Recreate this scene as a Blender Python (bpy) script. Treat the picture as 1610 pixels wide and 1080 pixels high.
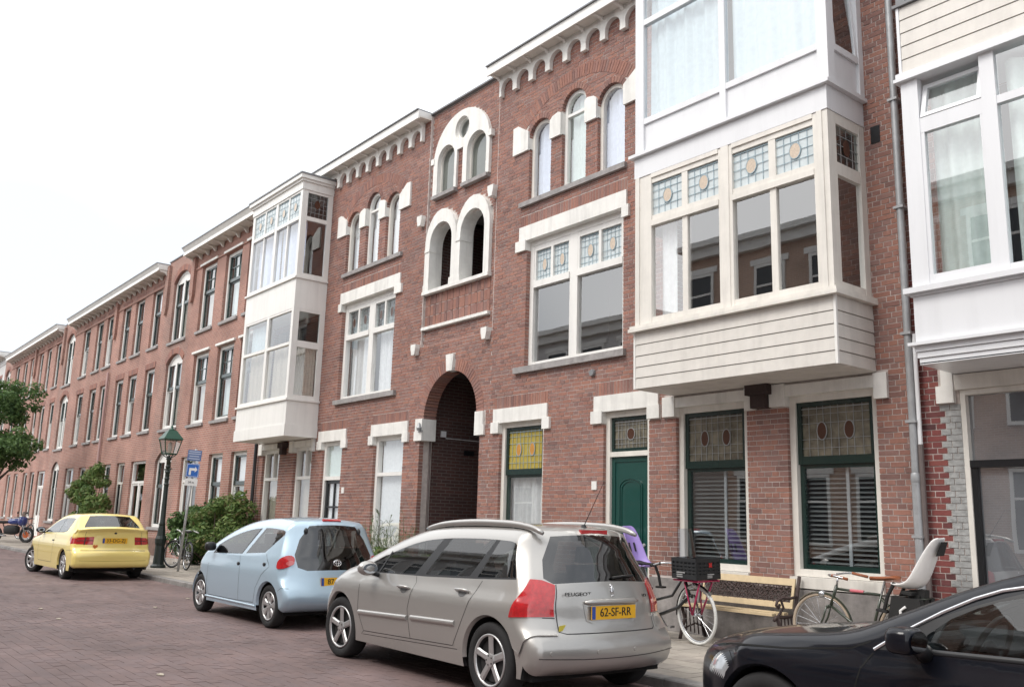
import bpy, math, random
from mathutils import Vector, Matrix
from mathutils.geometry import delaunay_2d_cdt
random.seed(7)
for o in list(bpy.data.objects): bpy.data.objects.remove(o)
sc=bpy.context.scene; COL=sc.collection
R=math.radians; PI=math.pi
# ---------------------------------------------------------------- camera
cd=bpy.data.cameras.new('camera'); cam=bpy.data.objects.new('camera',cd); COL.objects.link(cam); sc.camera=cam
cd.sensor_width=36; cd.sensor_fit='HORIZONTAL'; cd.lens=31.602; cd.clip_start=.05; cd.clip_end=2000
cr,cu,cf=(.6266,.778817,.028588),(.134381,-.144104,.980396),(-.767668,.610474,.194953)
cam.matrix_world=Matrix(((cr[0],cu[0],-cf[0],0),(cr[1],cu[1],-cf[1],-9.8),(cr[2],cu[2],-cf[2],1.39),(0,0,0,1)))
# ---------------------------------------------------------------- sky and sun
SUN_EL,SUN_AZ=R(52),R(188)      # overcast: weak wide sun behind the photographer
w=bpy.data.worlds.new('World'); sc.world=w; w.use_nodes=True
nt=w.node_tree; nt.nodes.clear()
def wn(t,**k):
    n=nt.nodes.new(t)
    for a,b in k.items(): setattr(n,a,b)
    return n
out=wn('ShaderNodeOutputWorld'); bg=wn('ShaderNodeBackground'); bg.inputs[1].default_value=.1
sky=wn('ShaderNodeTexSky',sky_type='NISHITA',sun_disc=False,sun_elevation=SUN_EL,sun_rotation=SUN_AZ,dust_density=4,air_density=1)
tc=wn('ShaderNodeTexCoord'); nz=wn('ShaderNodeTexNoise'); nz.inputs['Scale'].default_value=1.1; nz.inputs['Detail'].default_value=3
mpw=wn('ShaderNodeMapping'); mpw.inputs['Location'].default_value=(3.1,0.4,0); nt.links.new(tc.outputs['Generated'],mpw.inputs['Vector']); nt.links.new(mpw.outputs[0],nz.inputs['Vector'])
rp=wn('ShaderNodeValToRGB'); rp.color_ramp.elements[0].position=.40; rp.color_ramp.elements[1].position=.58
rp.color_ramp.elements[0].color=(.475,.50,.535,1); rp.color_ramp.elements[1].color=(1,1,1,1)
nt.links.new(nz.outputs['Fac'],rp.inputs[0])
sc1=wn('ShaderNodeVectorMath',operation='SCALE'); sc1.inputs['Scale'].default_value=11.5
nt.links.new(rp.outputs[0],sc1.inputs[0])
mx=wn('ShaderNodeMix',data_type='RGBA'); mx.inputs[0].default_value=.88
nt.links.new(sky.outputs[0],mx.inputs[6]); nt.links.new(sc1.outputs[0],mx.inputs[7])
nt.links.new(mx.outputs[2],bg.inputs[0]); nt.links.new(bg.outputs[0],out.inputs[0])
sl=bpy.data.lights.new('sun','SUN'); sl.energy=1.1; sl.angle=R(25); sl.color=(1,.96,.9)
so=bpy.data.objects.new('sun',sl); COL.objects.link(so); so.location=(-20,-30,40)
sd=Vector((math.sin(SUN_AZ)*math.cos(SUN_EL),math.cos(SUN_AZ)*math.cos(SUN_EL),math.sin(SUN_EL)))
so.rotation_euler=sd.to_track_quat('Z','Y').to_euler()
vs=sc.view_settings; vs.view_transform='Standard'; vs.look='None'; vs.exposure=0.97; vs.gamma=1
try: vs.use_curve_mapping=False
except Exception: pass
# ---------------------------------------------------------------- materials
MAT={}
def mat(name,col,rough=.6,metal=0,noise=0,nscale=8,bump=0,bscale=40,rnd=None,coat=0,spec=.5,nrange=(.7,1.25),obj=False,emit=None,alpha=None,trans=0,patch=0,streak=0):
    """procedural material: base colour, optional large stain noise, fine bump, per piece colour spread"""
    if name in MAT: return MAT[name]
    m=bpy.data.materials.new(name); m.use_nodes=True; MAT[name]=m
    t=m.node_tree; b=t.nodes['Principled BSDF']
    b.inputs['Roughness'].default_value=rough; b.inputs['Metallic'].default_value=metal
    b.inputs['Specular IOR Level'].default_value=spec
    if coat: b.inputs['Coat Weight'].default_value=coat; b.inputs['Coat Roughness'].default_value=.03
    N=lambda k:t.nodes.new(k)
    pos=N('ShaderNodeNewGeometry' if not obj else 'ShaderNodeTexCoord')
    P=pos.outputs['Position' if not obj else 'Object']
    if rnd:
        if rnd[0]=='attr': a=N('ShaderNodeAttribute'); a.attribute_name='rnd'; src=a.outputs['Fac']
        elif rnd[0]=='wave': src=None
        else: a=N('ShaderNodeObjectInfo'); src=a.outputs['Random']
        r=N('ShaderNodeValToRGB'); els=r.color_ramp.elements
        cs=rnd[1]
        els[0].position=0; els[0].color=(*cs[0],1); els[1].position=1; els[1].color=(*cs[-1],1)
        for i,c in enumerate(cs[1:-1]):
            e=els.new((i+1)/(len(cs)-1)); e.color=(*c,1)
        t.links.new(src,r.inputs[0]); c_out=r.outputs[0]
    else:
        rgb=N('ShaderNodeRGB'); rgb.outputs[0].default_value=(*col,1); c_out=rgb.outputs[0]
    if noise:
        n=N('ShaderNodeTexNoise'); n.inputs['Scale'].default_value=nscale; n.inputs['Detail'].default_value=5; n.inputs['Roughness'].default_value=.62
        t.links.new(P,n.inputs['Vector'])
        mr=N('ShaderNodeMapRange'); mr.inputs[1].default_value=.3; mr.inputs[2].default_value=.7
        mr.inputs[3].default_value=1-(1-nrange[0])*noise; mr.inputs[4].default_value=1+(nrange[1]-1)*noise
        t.links.new(n.outputs['Fac'],mr.inputs[0])
        mul=N('ShaderNodeVectorMath'); mul.operation='SCALE'
        t.links.new(c_out,mul.inputs[0]); t.links.new(mr.outputs[0],mul.inputs['Scale']); c_out=mul.outputs[0]
    def grime(sock,scl,det,lo,hi,dark,lite):
        mp=N('ShaderNodeMapping'); mp.inputs['Scale'].default_value=scl; t.links.new(P,mp.inputs['Vector'])
        n=N('ShaderNodeTexNoise'); n.inputs['Scale'].default_value=1; n.inputs['Detail'].default_value=det; n.inputs['Roughness'].default_value=.65; t.links.new(mp.outputs[0],n.inputs['Vector'])
        mr=N('ShaderNodeMapRange'); mr.inputs[1].default_value=lo; mr.inputs[2].default_value=hi; mr.inputs[3].default_value=dark; mr.inputs[4].default_value=lite; t.links.new(n.outputs['Fac'],mr.inputs[0])
        mul=N('ShaderNodeVectorMath'); mul.operation='SCALE'; t.links.new(sock,mul.inputs[0]); t.links.new(mr.outputs[0],mul.inputs['Scale']); return mul.outputs[0]
    if patch: c_out=grime(c_out,(.55,.55,.8),6,.32,.68,1-.28*patch,1+.18*patch)
    if streak: c_out=grime(c_out,(5.5,5.5,.55),5,.28,.55,1-.3*streak,1.0)
    t.links.new(c_out,b.inputs['Base Color'])
    if bump:
        n=N('ShaderNodeTexNoise'); n.inputs['Scale'].default_value=bscale; n.inputs['Detail'].default_value=4
        t.links.new(P,n.inputs['Vector'])
        bp=N('ShaderNodeBump'); bp.inputs['Strength'].default_value=bump; bp.inputs['Distance'].default_value=.01
        t.links.new(n.outputs['Fac'],bp.inputs['Height']); t.links.new(bp.outputs[0],b.inputs['Normal'])
    if emit: b.inputs['Emission Color'].default_value=(*emit[0],1); b.inputs['Emission Strength'].default_value=emit[1]
    if trans:
        b.inputs['Transmission Weight'].default_value=trans
    return m
def glass(name,tint=(1,1,1),ior=1.75,rough=.0,keep=1.0,wavy=0.0):
    """thin window pane: fresnel reflection over a tinted see-through sheet; keep<1 adds a dark absorbing film"""
    if name in MAT: return MAT[name]
    m=bpy.data.materials.new(name); m.use_nodes=True; MAT[name]=m; t=m.node_tree; t.nodes.clear()
    N=lambda k:t.nodes.new(k)
    o=N('ShaderNodeOutputMaterial'); mixs=N('ShaderNodeMixShader'); tr=N('ShaderNodeBsdfTransparent'); gl=N('ShaderNodeBsdfGlossy')
    tr.inputs[0].default_value=(tint[0]*keep,tint[1]*keep,tint[2]*keep,1); gl.inputs['Roughness'].default_value=rough; gl.inputs[0].default_value=(1,1,1,1)
    ge=N('ShaderNodeNewGeometry')
    # Schlick reflectance of both faces of the sheet, the same from either side
    dt=N('ShaderNodeVectorMath'); dt.operation='DOT_PRODUCT'; t.links.new(ge.outputs['Normal'],dt.inputs[0]); t.links.new(ge.outputs['Incoming'],dt.inputs[1])
    def M(op,a,b=None):
        q=N('ShaderNodeMath'); q.operation=op
        for i,v in enumerate((a,b)):
            if v is None: continue
            if isinstance(v,(int,float)): q.inputs[i].default_value=v
            else: t.links.new(v,q.inputs[i])
        return q.outputs[0]
    F0=min(.5,2*((ior-1)/(ior+1))**2/(1+((ior-1)/(ior+1))**2))
    fac=M('ADD',M('MULTIPLY',M('POWER',M('SUBTRACT',1.0,M('ABSOLUTE',dt.outputs['Value'])),4.2),1-F0),F0)
    if wavy:
        n=N('ShaderNodeTexNoise'); n.inputs['Scale'].default_value=1.3; n.inputs['Detail'].default_value=1
        t.links.new(ge.outputs['Position'],n.inputs['Vector'])
        bp=N('ShaderNodeBump'); bp.inputs['Strength'].default_value=wavy; bp.inputs['Distance'].default_value=.02
        t.links.new(n.outputs['Fac'],bp.inputs['Height']); t.links.new(bp.outputs[0],gl.inputs['Normal'])
    t.links.new(fac,mixs.inputs[0]); t.links.new(tr.outputs[0],mixs.inputs[1]); t.links.new(gl.outputs[0],mixs.inputs[2]); t.links.new(mixs.outputs[0],o.inputs[0])
    return m
def cloth(name,col,tl=.5):
    if name in MAT: return MAT[name]
    m=bpy.data.materials.new(name); m.use_nodes=True; MAT[name]=m; t=m.node_tree; t.nodes.clear()
    N=lambda k:t.nodes.new(k)
    o=N('ShaderNodeOutputMaterial'); mi=N('ShaderNodeMixShader'); d=N('ShaderNodeBsdfDiffuse'); tl_=N('ShaderNodeBsdfTranslucent')
    ge=N('ShaderNodeNewGeometry'); n=N('ShaderNodeTexNoise'); n.inputs['Scale'].default_value=14; t.links.new(ge.outputs['Position'],n.inputs['Vector'])
    mr=N('ShaderNodeMapRange'); mr.inputs[3].default_value=.85; mr.inputs[4].default_value=1.1; t.links.new(n.outputs['Fac'],mr.inputs[0])
    sv=N('ShaderNodeVectorMath'); sv.operation='SCALE'; sv.inputs[0].default_value=col; t.links.new(mr.outputs[0],sv.inputs['Scale'])
    t.links.new(sv.outputs[0],d.inputs[0]); t.links.new(sv.outputs[0],tl_.inputs[0])
    mi.inputs[0].default_value=tl; t.links.new(d.outputs[0],mi.inputs[1]); t.links.new(tl_.outputs[0],mi.inputs[2]); t.links.new(mi.outputs[0],o.inputs[0])
    return m
def brickmat(name,c1,c2,mortar,scale=1.0):
    """far brickwork: coursed brick pattern in metres on the wall plane"""
    if name in MAT: return MAT[name]
    m=bpy.data.materials.new(name); m.use_nodes=True; MAT[name]=m; t=m.node_tree; b=t.nodes['Principled BSDF']; b.inputs['Roughness'].default_value=.85
    N=lambda k:t.nodes.new(k)
    g=N('ShaderNodeNewGeometry'); s=N('ShaderNodeSeparateXYZ'); t.links.new(g.outputs['Position'],s.inputs[0])
    ad=N('ShaderNodeMath'); ad.operation='ADD'; t.links.new(s.outputs[0],ad.inputs[0]); t.links.new(s.outputs[1],ad.inputs[1])
    c=N('ShaderNodeCombineXYZ'); t.links.new(ad.outputs[0],c.inputs[0]); t.links.new(s.outputs[2],c.inputs[1])
    k=N('ShaderNodeTexBrick'); t.links.new(c.outputs[0],k.inputs['Vector'])
    k.inputs['Scale'].default_value=scale; k.inputs['Brick Width'].default_value=.22; k.inputs['Row Height'].default_value=.0665; k.inputs['Mortar Size'].default_value=.008
    k.inputs['Color1'].default_value=(*c1,1); k.inputs['Color2'].default_value=(*c2,1); k.inputs['Mortar'].default_value=(*mortar,1)
    n=N('ShaderNodeTexNoise'); n.inputs['Scale'].default_value=.9; n.inputs['Detail'].default_value=6; t.links.new(g.outputs['Position'],n.inputs['Vector'])
    mr=N('ShaderNodeMapRange'); mr.inputs[1].default_value=.3; mr.inputs[2].default_value=.7; mr.inputs[3].default_value=.75; mr.inputs[4].default_value=1.2; t.links.new(n.outputs['Fac'],mr.inputs[0])
    mu=N('ShaderNodeVectorMath'); mu.operation='SCALE'; t.links.new(k.outputs[0],mu.inputs[0]); t.links.new(mr.outputs[0],mu.inputs['Scale']); t.links.new(mu.outputs[0],b.inputs['Base Color'])
    bp=N('ShaderNodeBump'); bp.inputs['Strength'].default_value=.35; bp.inputs['Distance'].default_value=.006; bp.invert=True
    t.links.new(k.outputs['Fac'],bp.inputs['Height']); t.links.new(bp.outputs[0],b.inputs['Normal'])
    return m
# ---------------------------------------------------------------- mesh helpers
LOCAL=set()
class MB:
    def __init__(s): s.v=[]; s.f=[]; s.r=[]
    def add(s,vs,fs,rv=None):
        n=len(s.v); s.v+=[tuple(a) for a in vs]; s.f+=[tuple(i+n for i in f) for f in fs]
        s.r+=[rv if rv is not None else 0.0]*len(fs); return s
    def box(s,x0,x1,y0,y1,z0,z1,rv=None,back=True):
        if x0>x1: x0,x1=x1,x0
        if y0>y1: y0,y1=y1,y0
        if z0>z1: z0,z1=z1,z0
        f=[(0,1,5,4),(0,4,7,3),(1,2,6,5),(4,5,6,7),(0,3,2,1)]
        if back: f.append((3,7,6,2))
        return s.add([(x0,y0,z0),(x1,y0,z0),(x1,y1,z0),(x0,y1,z0),(x0,y0,z1),(x1,y0,z1),(x1,y1,z1),(x0,y1,z1)],f,rv)
    def quad(s,*p): return s.add(p,[tuple(range(len(p)))])
    def prism(s,poly,y0,y1,ax='y'):
        """polygon in (x,z) pushed from y0 to y1"""
        n=len(poly)
        a=sum(poly[i][0]*poly[(i+1)%n][1]-poly[(i+1)%n][0]*poly[i][1] for i in range(n))
        if a<0: poly=poly[::-1]
        if y0>y1: y0,y1=y1,y0
        g=(lambda p,y:(p[0],y,p[1])) if ax=='y' else ((lambda p,y:(y,p[0],p[1])) if ax=='x' else (lambda p,y:(p[0],p[1],y)))
        vs=[g(p,y0) for p in poly]+[g(p,y1) for p in poly]
        fs=[tuple(range(n)),tuple(range(2*n-1,n-1,-1))]+[(i,n+i,n+(i+1)%n,(i+1)%n) for i in range(n)]
        if ax=='x': fs=[f[::-1] for f in fs]
        if ax=='z': fs=[f[::-1] for f in fs]
        return s.add(vs,fs)
    def tube(s,pts,r,n=8,closed=False,caps=True):
        pts=[Vector(p) for p in pts]; m=len(pts); rs=r if isinstance(r,(list,tuple)) else [r]*m
        base=len(s.v); ring=[]; up=None
        for i,p in enumerate(pts):
            a=pts[(i-1)%m] if (i>0 or closed) else p; b=pts[(i+1)%m] if (i<m-1 or closed) else p
            d=(b-a).normalized()
            if up is None:
                up=Vector((0,0,1)) if abs(d.z)<.9 else Vector((1,0,0))
            u=(up-d*up.dot(d))
            if u.length<1e-6: u=d.orthogonal()
            u.normalize(); up=u; q=d.cross(u)
            ring.append([p+(u*math.cos(2*PI*k/n)+q*math.sin(2*PI*k/n))*rs[i] for k in range(n)])
        for rg in ring: s.v+=[tuple(x) for x in rg]
        mm=m if closed else m-1
        for i in range(mm):
            j=(i+1)%m
            for k in range(n):
                s.f.append((base+i*n+k,base+i*n+(k+1)%n,base+j*n+(k+1)%n,base+j*n+k)); s.r.append(0)
        if caps and not closed:
            s.f.append(tuple(base+k for k in range(n-1,-1,-1))); s.f.append(tuple(base+(m-1)*n+k for k in range(n))); s.r+=[0,0]
        return s
    def lathe(s,prof,c=(0,0,0),n=16,ax='z',caps=True):
        """prof: list of (radius,height)"""
        b=len(s.v)
        for r,h in prof:
            for k in range(n):
                a=2*PI*k/n; u,v_=r*math.cos(a),r*math.sin(a)
                p={'z':(u,v_,h),'y':(u,h,v_),'x':(h,u,v_)}[ax]
                s.v.append((p[0]+c[0],p[1]+c[1],p[2]+c[2]))
        for i in range(len(prof)-1):
            for k in range(n):
                q=(b+i*n+k,b+i*n+(k+1)%n,b+(i+1)*n+(k+1)%n,b+(i+1)*n+k)
                s.f.append(q if ax!='y' else q[::-1]); s.r.append(0)
        if caps and prof[0][0]>1e-6: s.f.append(tuple(b+k for k in (range(n-1,-1,-1) if ax!='y' else range(n)))); s.r.append(0)
        if caps and prof[-1][0]>1e-6: s.f.append(tuple(b+(len(prof)-1)*n+k for k in (range(n) if ax!='y' else range(n-1,-1,-1)))); s.r.append(0)
        return s
    def ring(s,outer,inner,y0,y1):
        """open or closed strip frame between two (x,z) paths: front face, both edges"""
        n=len(outer); 
        vs=[(p[0],y0,p[1]) for p in outer]+[(p[0],y0,p[1]) for p in inner]+[(p[0],y1,p[1]) for p in outer]+[(p[0],y1,p[1]) for p in inner]
        fs=[]
        for i in range(n-1):
            fs+= [(i,i+1,n+i+1,n+i),(n+i,n+i+1,3*n+i+1,3*n+i),(i+1,i,2*n+i,2*n+i+1),(2*n+i,3*n+i,3*n+i+1,2*n+i+1)]
        fs+=[(0,n,3*n,2*n),(n-1,2*n-1+0,4*n-1,3*n-1)]
        return s.add(vs,fs)
    def build(s,name,m,parent=None,smooth=False,rnd=False,loc=None):
        me=bpy.data.meshes.new(name); me.from_pydata(s.v,[],s.f); me.update()
        if rnd:
            a=me.attributes.new('rnd','FLOAT','FACE'); a.data.foreach_set('value',s.r)
        return link(name,me,m,parent,smooth)
def link(name,me,m,parent=None,smooth=False):
    o=bpy.data.objects.new(name,me); COL.objects.link(o)
    if m is not None and not me.materials: me.materials.append(m if not isinstance(m,str) else MAT[m])
    if smooth: me.polygons.foreach_set('use_smooth',[True]*len(me.polygons))
    if parent is not None:
        o.parent=parent
        if parent.name not in LOCAL: 
            r=parent
            while r.parent: r=r.parent
            if parent==r: o.location=-r.location
    return o
def empty(name,loc,rz=0,local=False):
    o=bpy.data.objects.new(name,None); COL.objects.link(o); o.location=loc; o.rotation_euler=(0,0,rz); o.empty_display_size=.2
    if local: LOCAL.add(o.name)
    return o
def tag(o,label=None,cat=None,group=None,kind=None):
    for k,v in (('label',label),('category',cat),('group',group),('kind',kind)):
        if v: o[k]=v
    return o
def copy_tree(o,parent=None):
    c=o.copy(); COL.objects.link(c); c.parent=parent
    for ch in list(o.children): copy_tree(ch,c)
    return c
def autosmooth(o,ang=35):
    """smooth shading with sharp edges kept"""
    me=o.data; me.polygons.foreach_set('use_smooth',[True]*len(me.polygons))
    try: me.set_sharp_from_angle(angle=R(ang))
    except Exception: pass
    return o
# ================================================================ material set
WHITE=mat('white_paint',(.78,.77,.74),.45,noise=.25,nscale=3,nrange=(.85,1.05),streak=.3)
UPVC=mat('white_plastic_frame',(.73,.74,.76),.3,noise=.1,nscale=2,nrange=(.9,1.03),streak=.22)
CREAM=mat('cream_paint',(.74,.71,.655),.5,noise=.5,nscale=4,nrange=(.85,1.06),bump=.1,bscale=60,streak=.5)
BOARD=mat('grey_cream_board',(.66,.63,.585),.55,noise=.5,nscale=5,nrange=(.85,1.08),streak=.35)
BGAP=mat('board_gap',(.24,.225,.21),.8)
STONE=mat('white_painted_stone',(.80,.79,.755),.7,noise=.5,nscale=6,nrange=(.82,1.05),bump=.2,streak=.65)
SILL=mat('grey_stone_sill',(.30,.285,.28),.8,noise=.8,nscale=9,nrange=(.7,1.25),bump=.3)
PLINTH=mat('grey_render_plinth',(.27,.25,.24),.9,noise=1,nscale=5,nrange=(.65,1.3),bump=.5,bscale=60,streak=.5,patch=.7)
LEAD=mat('dark_lead',(.20,.205,.215),.55,noise=.5)
GREEN=mat('dark_green_paint',(.008,.026,.022),.25,coat=.3)
DOORG=mat('door_green_paint',(.006,.055,.045),.3,coat=.4,noise=.3)
BLACKP=mat('black_paint',(.012,.013,.015),.3)
DARKB=mat('dark_corbel_stone',(.045,.028,.026),.8,noise=.8)
ZINC=mat('grey_zinc_pipe',(.36,.37,.38),.45,metal=.3,noise=.6,nscale=5)
ZINC2=mat('brown_pipe',(.13,.105,.10),.6,noise=.5)
MORT=mat('mortar',(.52,.46,.43),.95,noise=.6,nscale=10,bump=.3,bscale=120)
MORTD=mat('mortar_dark',(.13,.10,.09),.95,noise=.6,nscale=10)
RC=[(0.195, 0.108, 0.094), (0.266, 0.131, 0.106), (0.303, 0.144, 0.109), (0.328, 0.158, 0.117), (0.284, 0.148, 0.122), (0.236, 0.138, 0.121), (0.315, 0.168, 0.131)]
BRK=mat('red_brick',(.2,.07,.05),.82,noise=.5,nscale=30,bump=.35,bscale=90,rnd=('attr',RC),patch=.8,streak=.25)
BRKO=mat('red_brick_single',(.2,.07,.05),.82,noise=.5,nscale=30,bump=.35,bscale=90,rnd=('obj',RC),patch=.8,streak=.25)
RC2=[(0.079, 0.03, 0.032), (0.158, 0.045, 0.043), (0.194, 0.052, 0.048), (0.216, 0.065, 0.054), (0.13, 0.045, 0.047)]
BRK2=mat('crimson_brick',(.2,.05,.05),.8,noise=.5,nscale=30,bump=.35,bscale=90,rnd=('obj',RC2))
WBRK=mat('white_painted_brick',(.36,.365,.36),.7,noise=.9,nscale=14,nrange=(.55,1.15),bump=.4,bscale=60)
IBRK=brickmat('shaded_brickwork',(.095,.042,.036),(.068,.034,.032),(.13,.11,.10))  # shade of the deep passage put into the colour, darker than the facade brick
ROOM=mat('room_plaster',(.22,.21,.2),.9)
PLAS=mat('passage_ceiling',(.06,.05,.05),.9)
FARB=brickmat('far_red_brickwork',(.355,.168,.125),(.285,.132,.103),(.39,.305,.265))
FARB2=brickmat('far_brown_brickwork',(.33,.168,.13),(.25,.128,.103),(.38,.31,.27))
GL=glass('window_glass',(.95,.97,.98),2.12,wavy=.04)
GLD=glass('dark_window_glass',(.5,.55,.56),1.65,wavy=.03)
GLP=glass('pale_leaded_glass',(.85,.92,.94),1.7)
CURT=cloth('white_net_curtain',(.86,.87,.87),.12)
CURB=cloth('pale_blue_curtain',(.66,.77,.81),.12)
CURG=cloth('pale_green_curtain',(.70,.80,.76),.12)
CURV=cloth('beige_curtain',(.62,.57,.49),.12)
CURL=cloth('lavender_curtain',(.70,.76,.90),.12)
BLIND=cloth('white_roller_blind',(.86,.88,.89),.12)
FILM=mat('grey_window_film',(.20,.205,.22),.35,noise=.3,nscale=3,spec=.3)
SLAT=mat('grey_blind_slat',(.17,.185,.185),.5)
STGY=mat('yellow_glass',(.42,.33,.07),.2,noise=.5,nscale=20)
STGO=mat('orange_glass_medallion',(.52,.25,.06),.2,noise=.4)
STGB=mat('brown_glass_medallion',(.075,.034,.022),.15)
STGT=mat('tan_glass_medallion',(.58,.48,.38),.3,noise=.6,nscale=40,nrange=(.7,1.2))
PALEG=mat('pale_blue_obscured_glass',(.54,.60,.615),.15,noise=.4,nscale=9,spec=.6)
SMOK=mat('smoky_amber_glass',(.155,.14,.105),.12,noise=1,nscale=7,nrange=(.5,1.6),spec=.7)
CAME=mat('lead_came',(.30,.31,.31),.5)
CAMEP=mat('pale_lead_came',(.30,.40,.45),.5)
# ================================================================ openings
class Rect:
    def __init__(s,xa,xb,za,zb): s.xa,s.xb,s.za,s.zb=min(xa,xb),max(xa,xb),za,zb
    def ivs(s,z): return [(s.xa,s.xb)] if s.za<z<s.zb else []
    def breaks(s): return [s.za,s.zb]
class Arch:
    """jambs xa..xb from za to spring zs, then a circular arc of the given rise"""
    def __init__(s,xa,xb,za,zs,rise): 
        s.xa,s.xb,s.za,s.zs,s.rise=min(xa,xb),max(xa,xb),za,zs,rise
        h=(s.xb-s.xa)/2; s.c=(s.xa+s.xb)/2; s.rad=(h*h+rise*rise)/(2*rise); s.cz=zs+rise-s.rad
    def grow(s,d): 
        a=Arch(s.xa,s.xb,s.za,s.zs,s.rise); a.rad+=d; a.g=d; return a
    def ivs(s,z):
        g=getattr(s,'g',0)
        if s.za<z<=s.zs and not g: return [(s.xa,s.xb)]
        if z<=s.zs: return [(s.xa,s.xb)] if z>s.za else []
        q=s.rad**2-(z-s.cz)**2
        if q<=0 or z>s.cz+s.rad: return []
        q=math.sqrt(q); return [(s.c-q,s.c+q)]
    def breaks(s):
        t=s.cz+s.rad; return [s.za,s.zs]+[s.zs+(t-s.zs)*k/10 for k in range(1,11)]
    def path(s,n=14,inset=0):
        """left foot, over the arc, right foot"""
        h=(s.xb-s.xa)/2; a=math.asin(min(1,h/s.rad)); r=s.rad-inset; 
        if a>PI/2-.02 and s.rise>=h*.99: a=PI/2
        P=[(s.xa+inset,s.za)]
        P+=[(s.c-r*math.sin(a*(1-2*k/n)),s.cz+r*math.cos(a*(1-2*k/n))) for k in range(n+1)]
        if a<PI/2-.05:
            P=[(s.xa+inset,s.za)]+[(min(max(x,s.xa+inset),s.xb-inset),z) for x,z in P[1:]]
        return P+[(s.xb-inset,s.za)]
class Ring:
    """the band between two radii above z0, for brick patterns"""
    def __init__(s,cx,cz,ri,ro,z0): s.cx,s.cz,s.ri,s.ro,s.z0=cx,cz,ri,ro,z0
    def ivs(s,z):
        if z<s.z0: return []
        d=abs(z-s.cz)
        if d>=s.ro: return []
        o=math.sqrt(s.ro**2-d*d)
        if d>=s.ri: return [(s.cx-o,s.cx+o)]
        i=math.sqrt(s.ri**2-d*d); return [(s.cx-o,s.cx-i),(s.cx+i,s.cx+o)]
    def breaks(s): return []
def subtract(x0,x1,cuts):
    iv=[(x0,x1)]
    for a,b in cuts:
        n=[]
        for c,d in iv:
            if b<=c or a>=d: n.append((c,d)); continue
            if a>c: n.append((c,a))
            if b<d: n.append((b,d))
        iv=n
    return iv
def wall_sheet(mb,x0,x1,z0,z1,holes,y,depth,g=0.0,ledge=True):
    """front sheet of a wall with its reveals, cut at every opening"""
    zs=sorted({z0,z1}|{b for h in holes for b in h.breaks() if z0<b<z1})
    for a,b in zip(zs,zs[1:]):
        if b-a<1e-5: continue
        m=(a+b)/2
        for c,d in subtract(x0,x1,[(i[0]-g,i[1]+g) for h in holes for i in h.ivs(m)]):
            mb.quad((c,y,a),(d,y,a),(d,y,b),(c,y,b))
            if c>x0+1e-4: mb.quad((c,y+depth,a),(c,y,a),(c,y,b),(c,y+depth,b))
            if d<x1-1e-4: mb.quad((d,y,a),(d,y+depth,a),(d,y+depth,b),(d,y,b))
    for h in holes:
        if isinstance(h,Rect) and ledge:
            if h.zb<z1: mb.quad((h.xa,y,h.zb),(h.xb,y,h.zb),(h.xb,y+depth,h.zb),(h.xa,y+depth,h.zb))
            if h.za>z0: mb.quad((h.xa,y+depth,h.za),(h.xb,y+depth,h.za),(h.xb,y,h.za),(h.xa,y,h.za))
CH=.0665
def lay_bricks(x0,x1,z0,z1,cuts,y):
    """cross bond courses clipped at openings; returns (x0,x1,z0,z1,y) per brick"""
    out=[]; rr=random.Random(int(abs(x0)*1000))
    k=int(math.floor(z0/CH))
    while k*CH<z1-.02:
        za=max(k*CH,z0); zb=min((k+1)*CH-.011,z1)
        if zb-za<.02: k+=1; continue
        m=(za+zb)/2
        pit,off=((.11,0) if k%2 else (.22,.055 if (k//2)%2 else .165))
        for c,d in subtract(x0,x1,[i for h in cuts for i in h.ivs(m)]):
            n=int(math.floor((c-off)/pit)); row=[]
            while n*pit+off<d:
                a,b=max(n*pit+off,c),min((n+1)*pit+off-.0105,d)
                if b-a>.028: row.append([a,b])
                n+=1
            if row:      # no slivers at the jambs: the end bricks take up the rest
                if c>x0+1e-4: row[0][0]=c
                if d<x1-1e-4: row[-1][1]=d
            out+=[(a,b,za,zb,y+rr.uniform(-.003,.002)) for a,b in row]
        k+=1
    return out
def bricks_build(house,bl,near,msingle,mjoin,depth=.1):
    """the bricks nearest the photographer as single parts, the rest as one joined part"""
    bl=sorted(bl,key=lambda b:(b[0])**2+9.8**2+(b[2]-1.4)**2) if near else bl
    if near:
        unit=MB().box(0,1,0,1,0,1,back=False); me=None
        for a,b,c,d,y in bl[:near]:
            if me is None:
                o=unit.build('brick',msingle,house); me=o.data
            else: o=link('brick',me,None,house)
            o.location=Vector((a,y,c))-house.location; o.scale=(b-a,depth,d-c)
    mb=MB(); rr=random.Random(5)
    for a,b,c,d,y in bl[near:]: mb.box(a,b,y,y+depth,c,d,rr.random(),back=False)
    return mb
def voussoirs(mb,cx,cz,ri,ro,a0,a1,y,depth,w=.066,rr=random.Random(3)):
    """radial bricks between angles measured from straight up, left negative"""
    n=max(2,int((a1-a0)*ri/w))
    for k in range(n):
        p=a0+(a1-a0)*k/n; q=a0+(a1-a0)*(k+1)/n; g=.005
        P=lambda r,t:(cx+r*math.sin(t),cz+r*math.cos(t))
        gi,go=g/ri,g/ro; yy=y-.005+rr.uniform(-.002,.002)
        A,B,C_,D=P(ri,p+gi),P(ri,q-gi),P(ro,q-go),P(ro,p+go)
        mb.add([(t[0],yy,t[1]) for t in (A,B,C_,D)]+[(t[0],yy+depth,t[1]) for t in (A,B,C_,D)],[(0,1,2,3),(0,4,5,1),(1,5,6,2),(2,6,7,3),(3,7,4,0)],rr.random())
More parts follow.
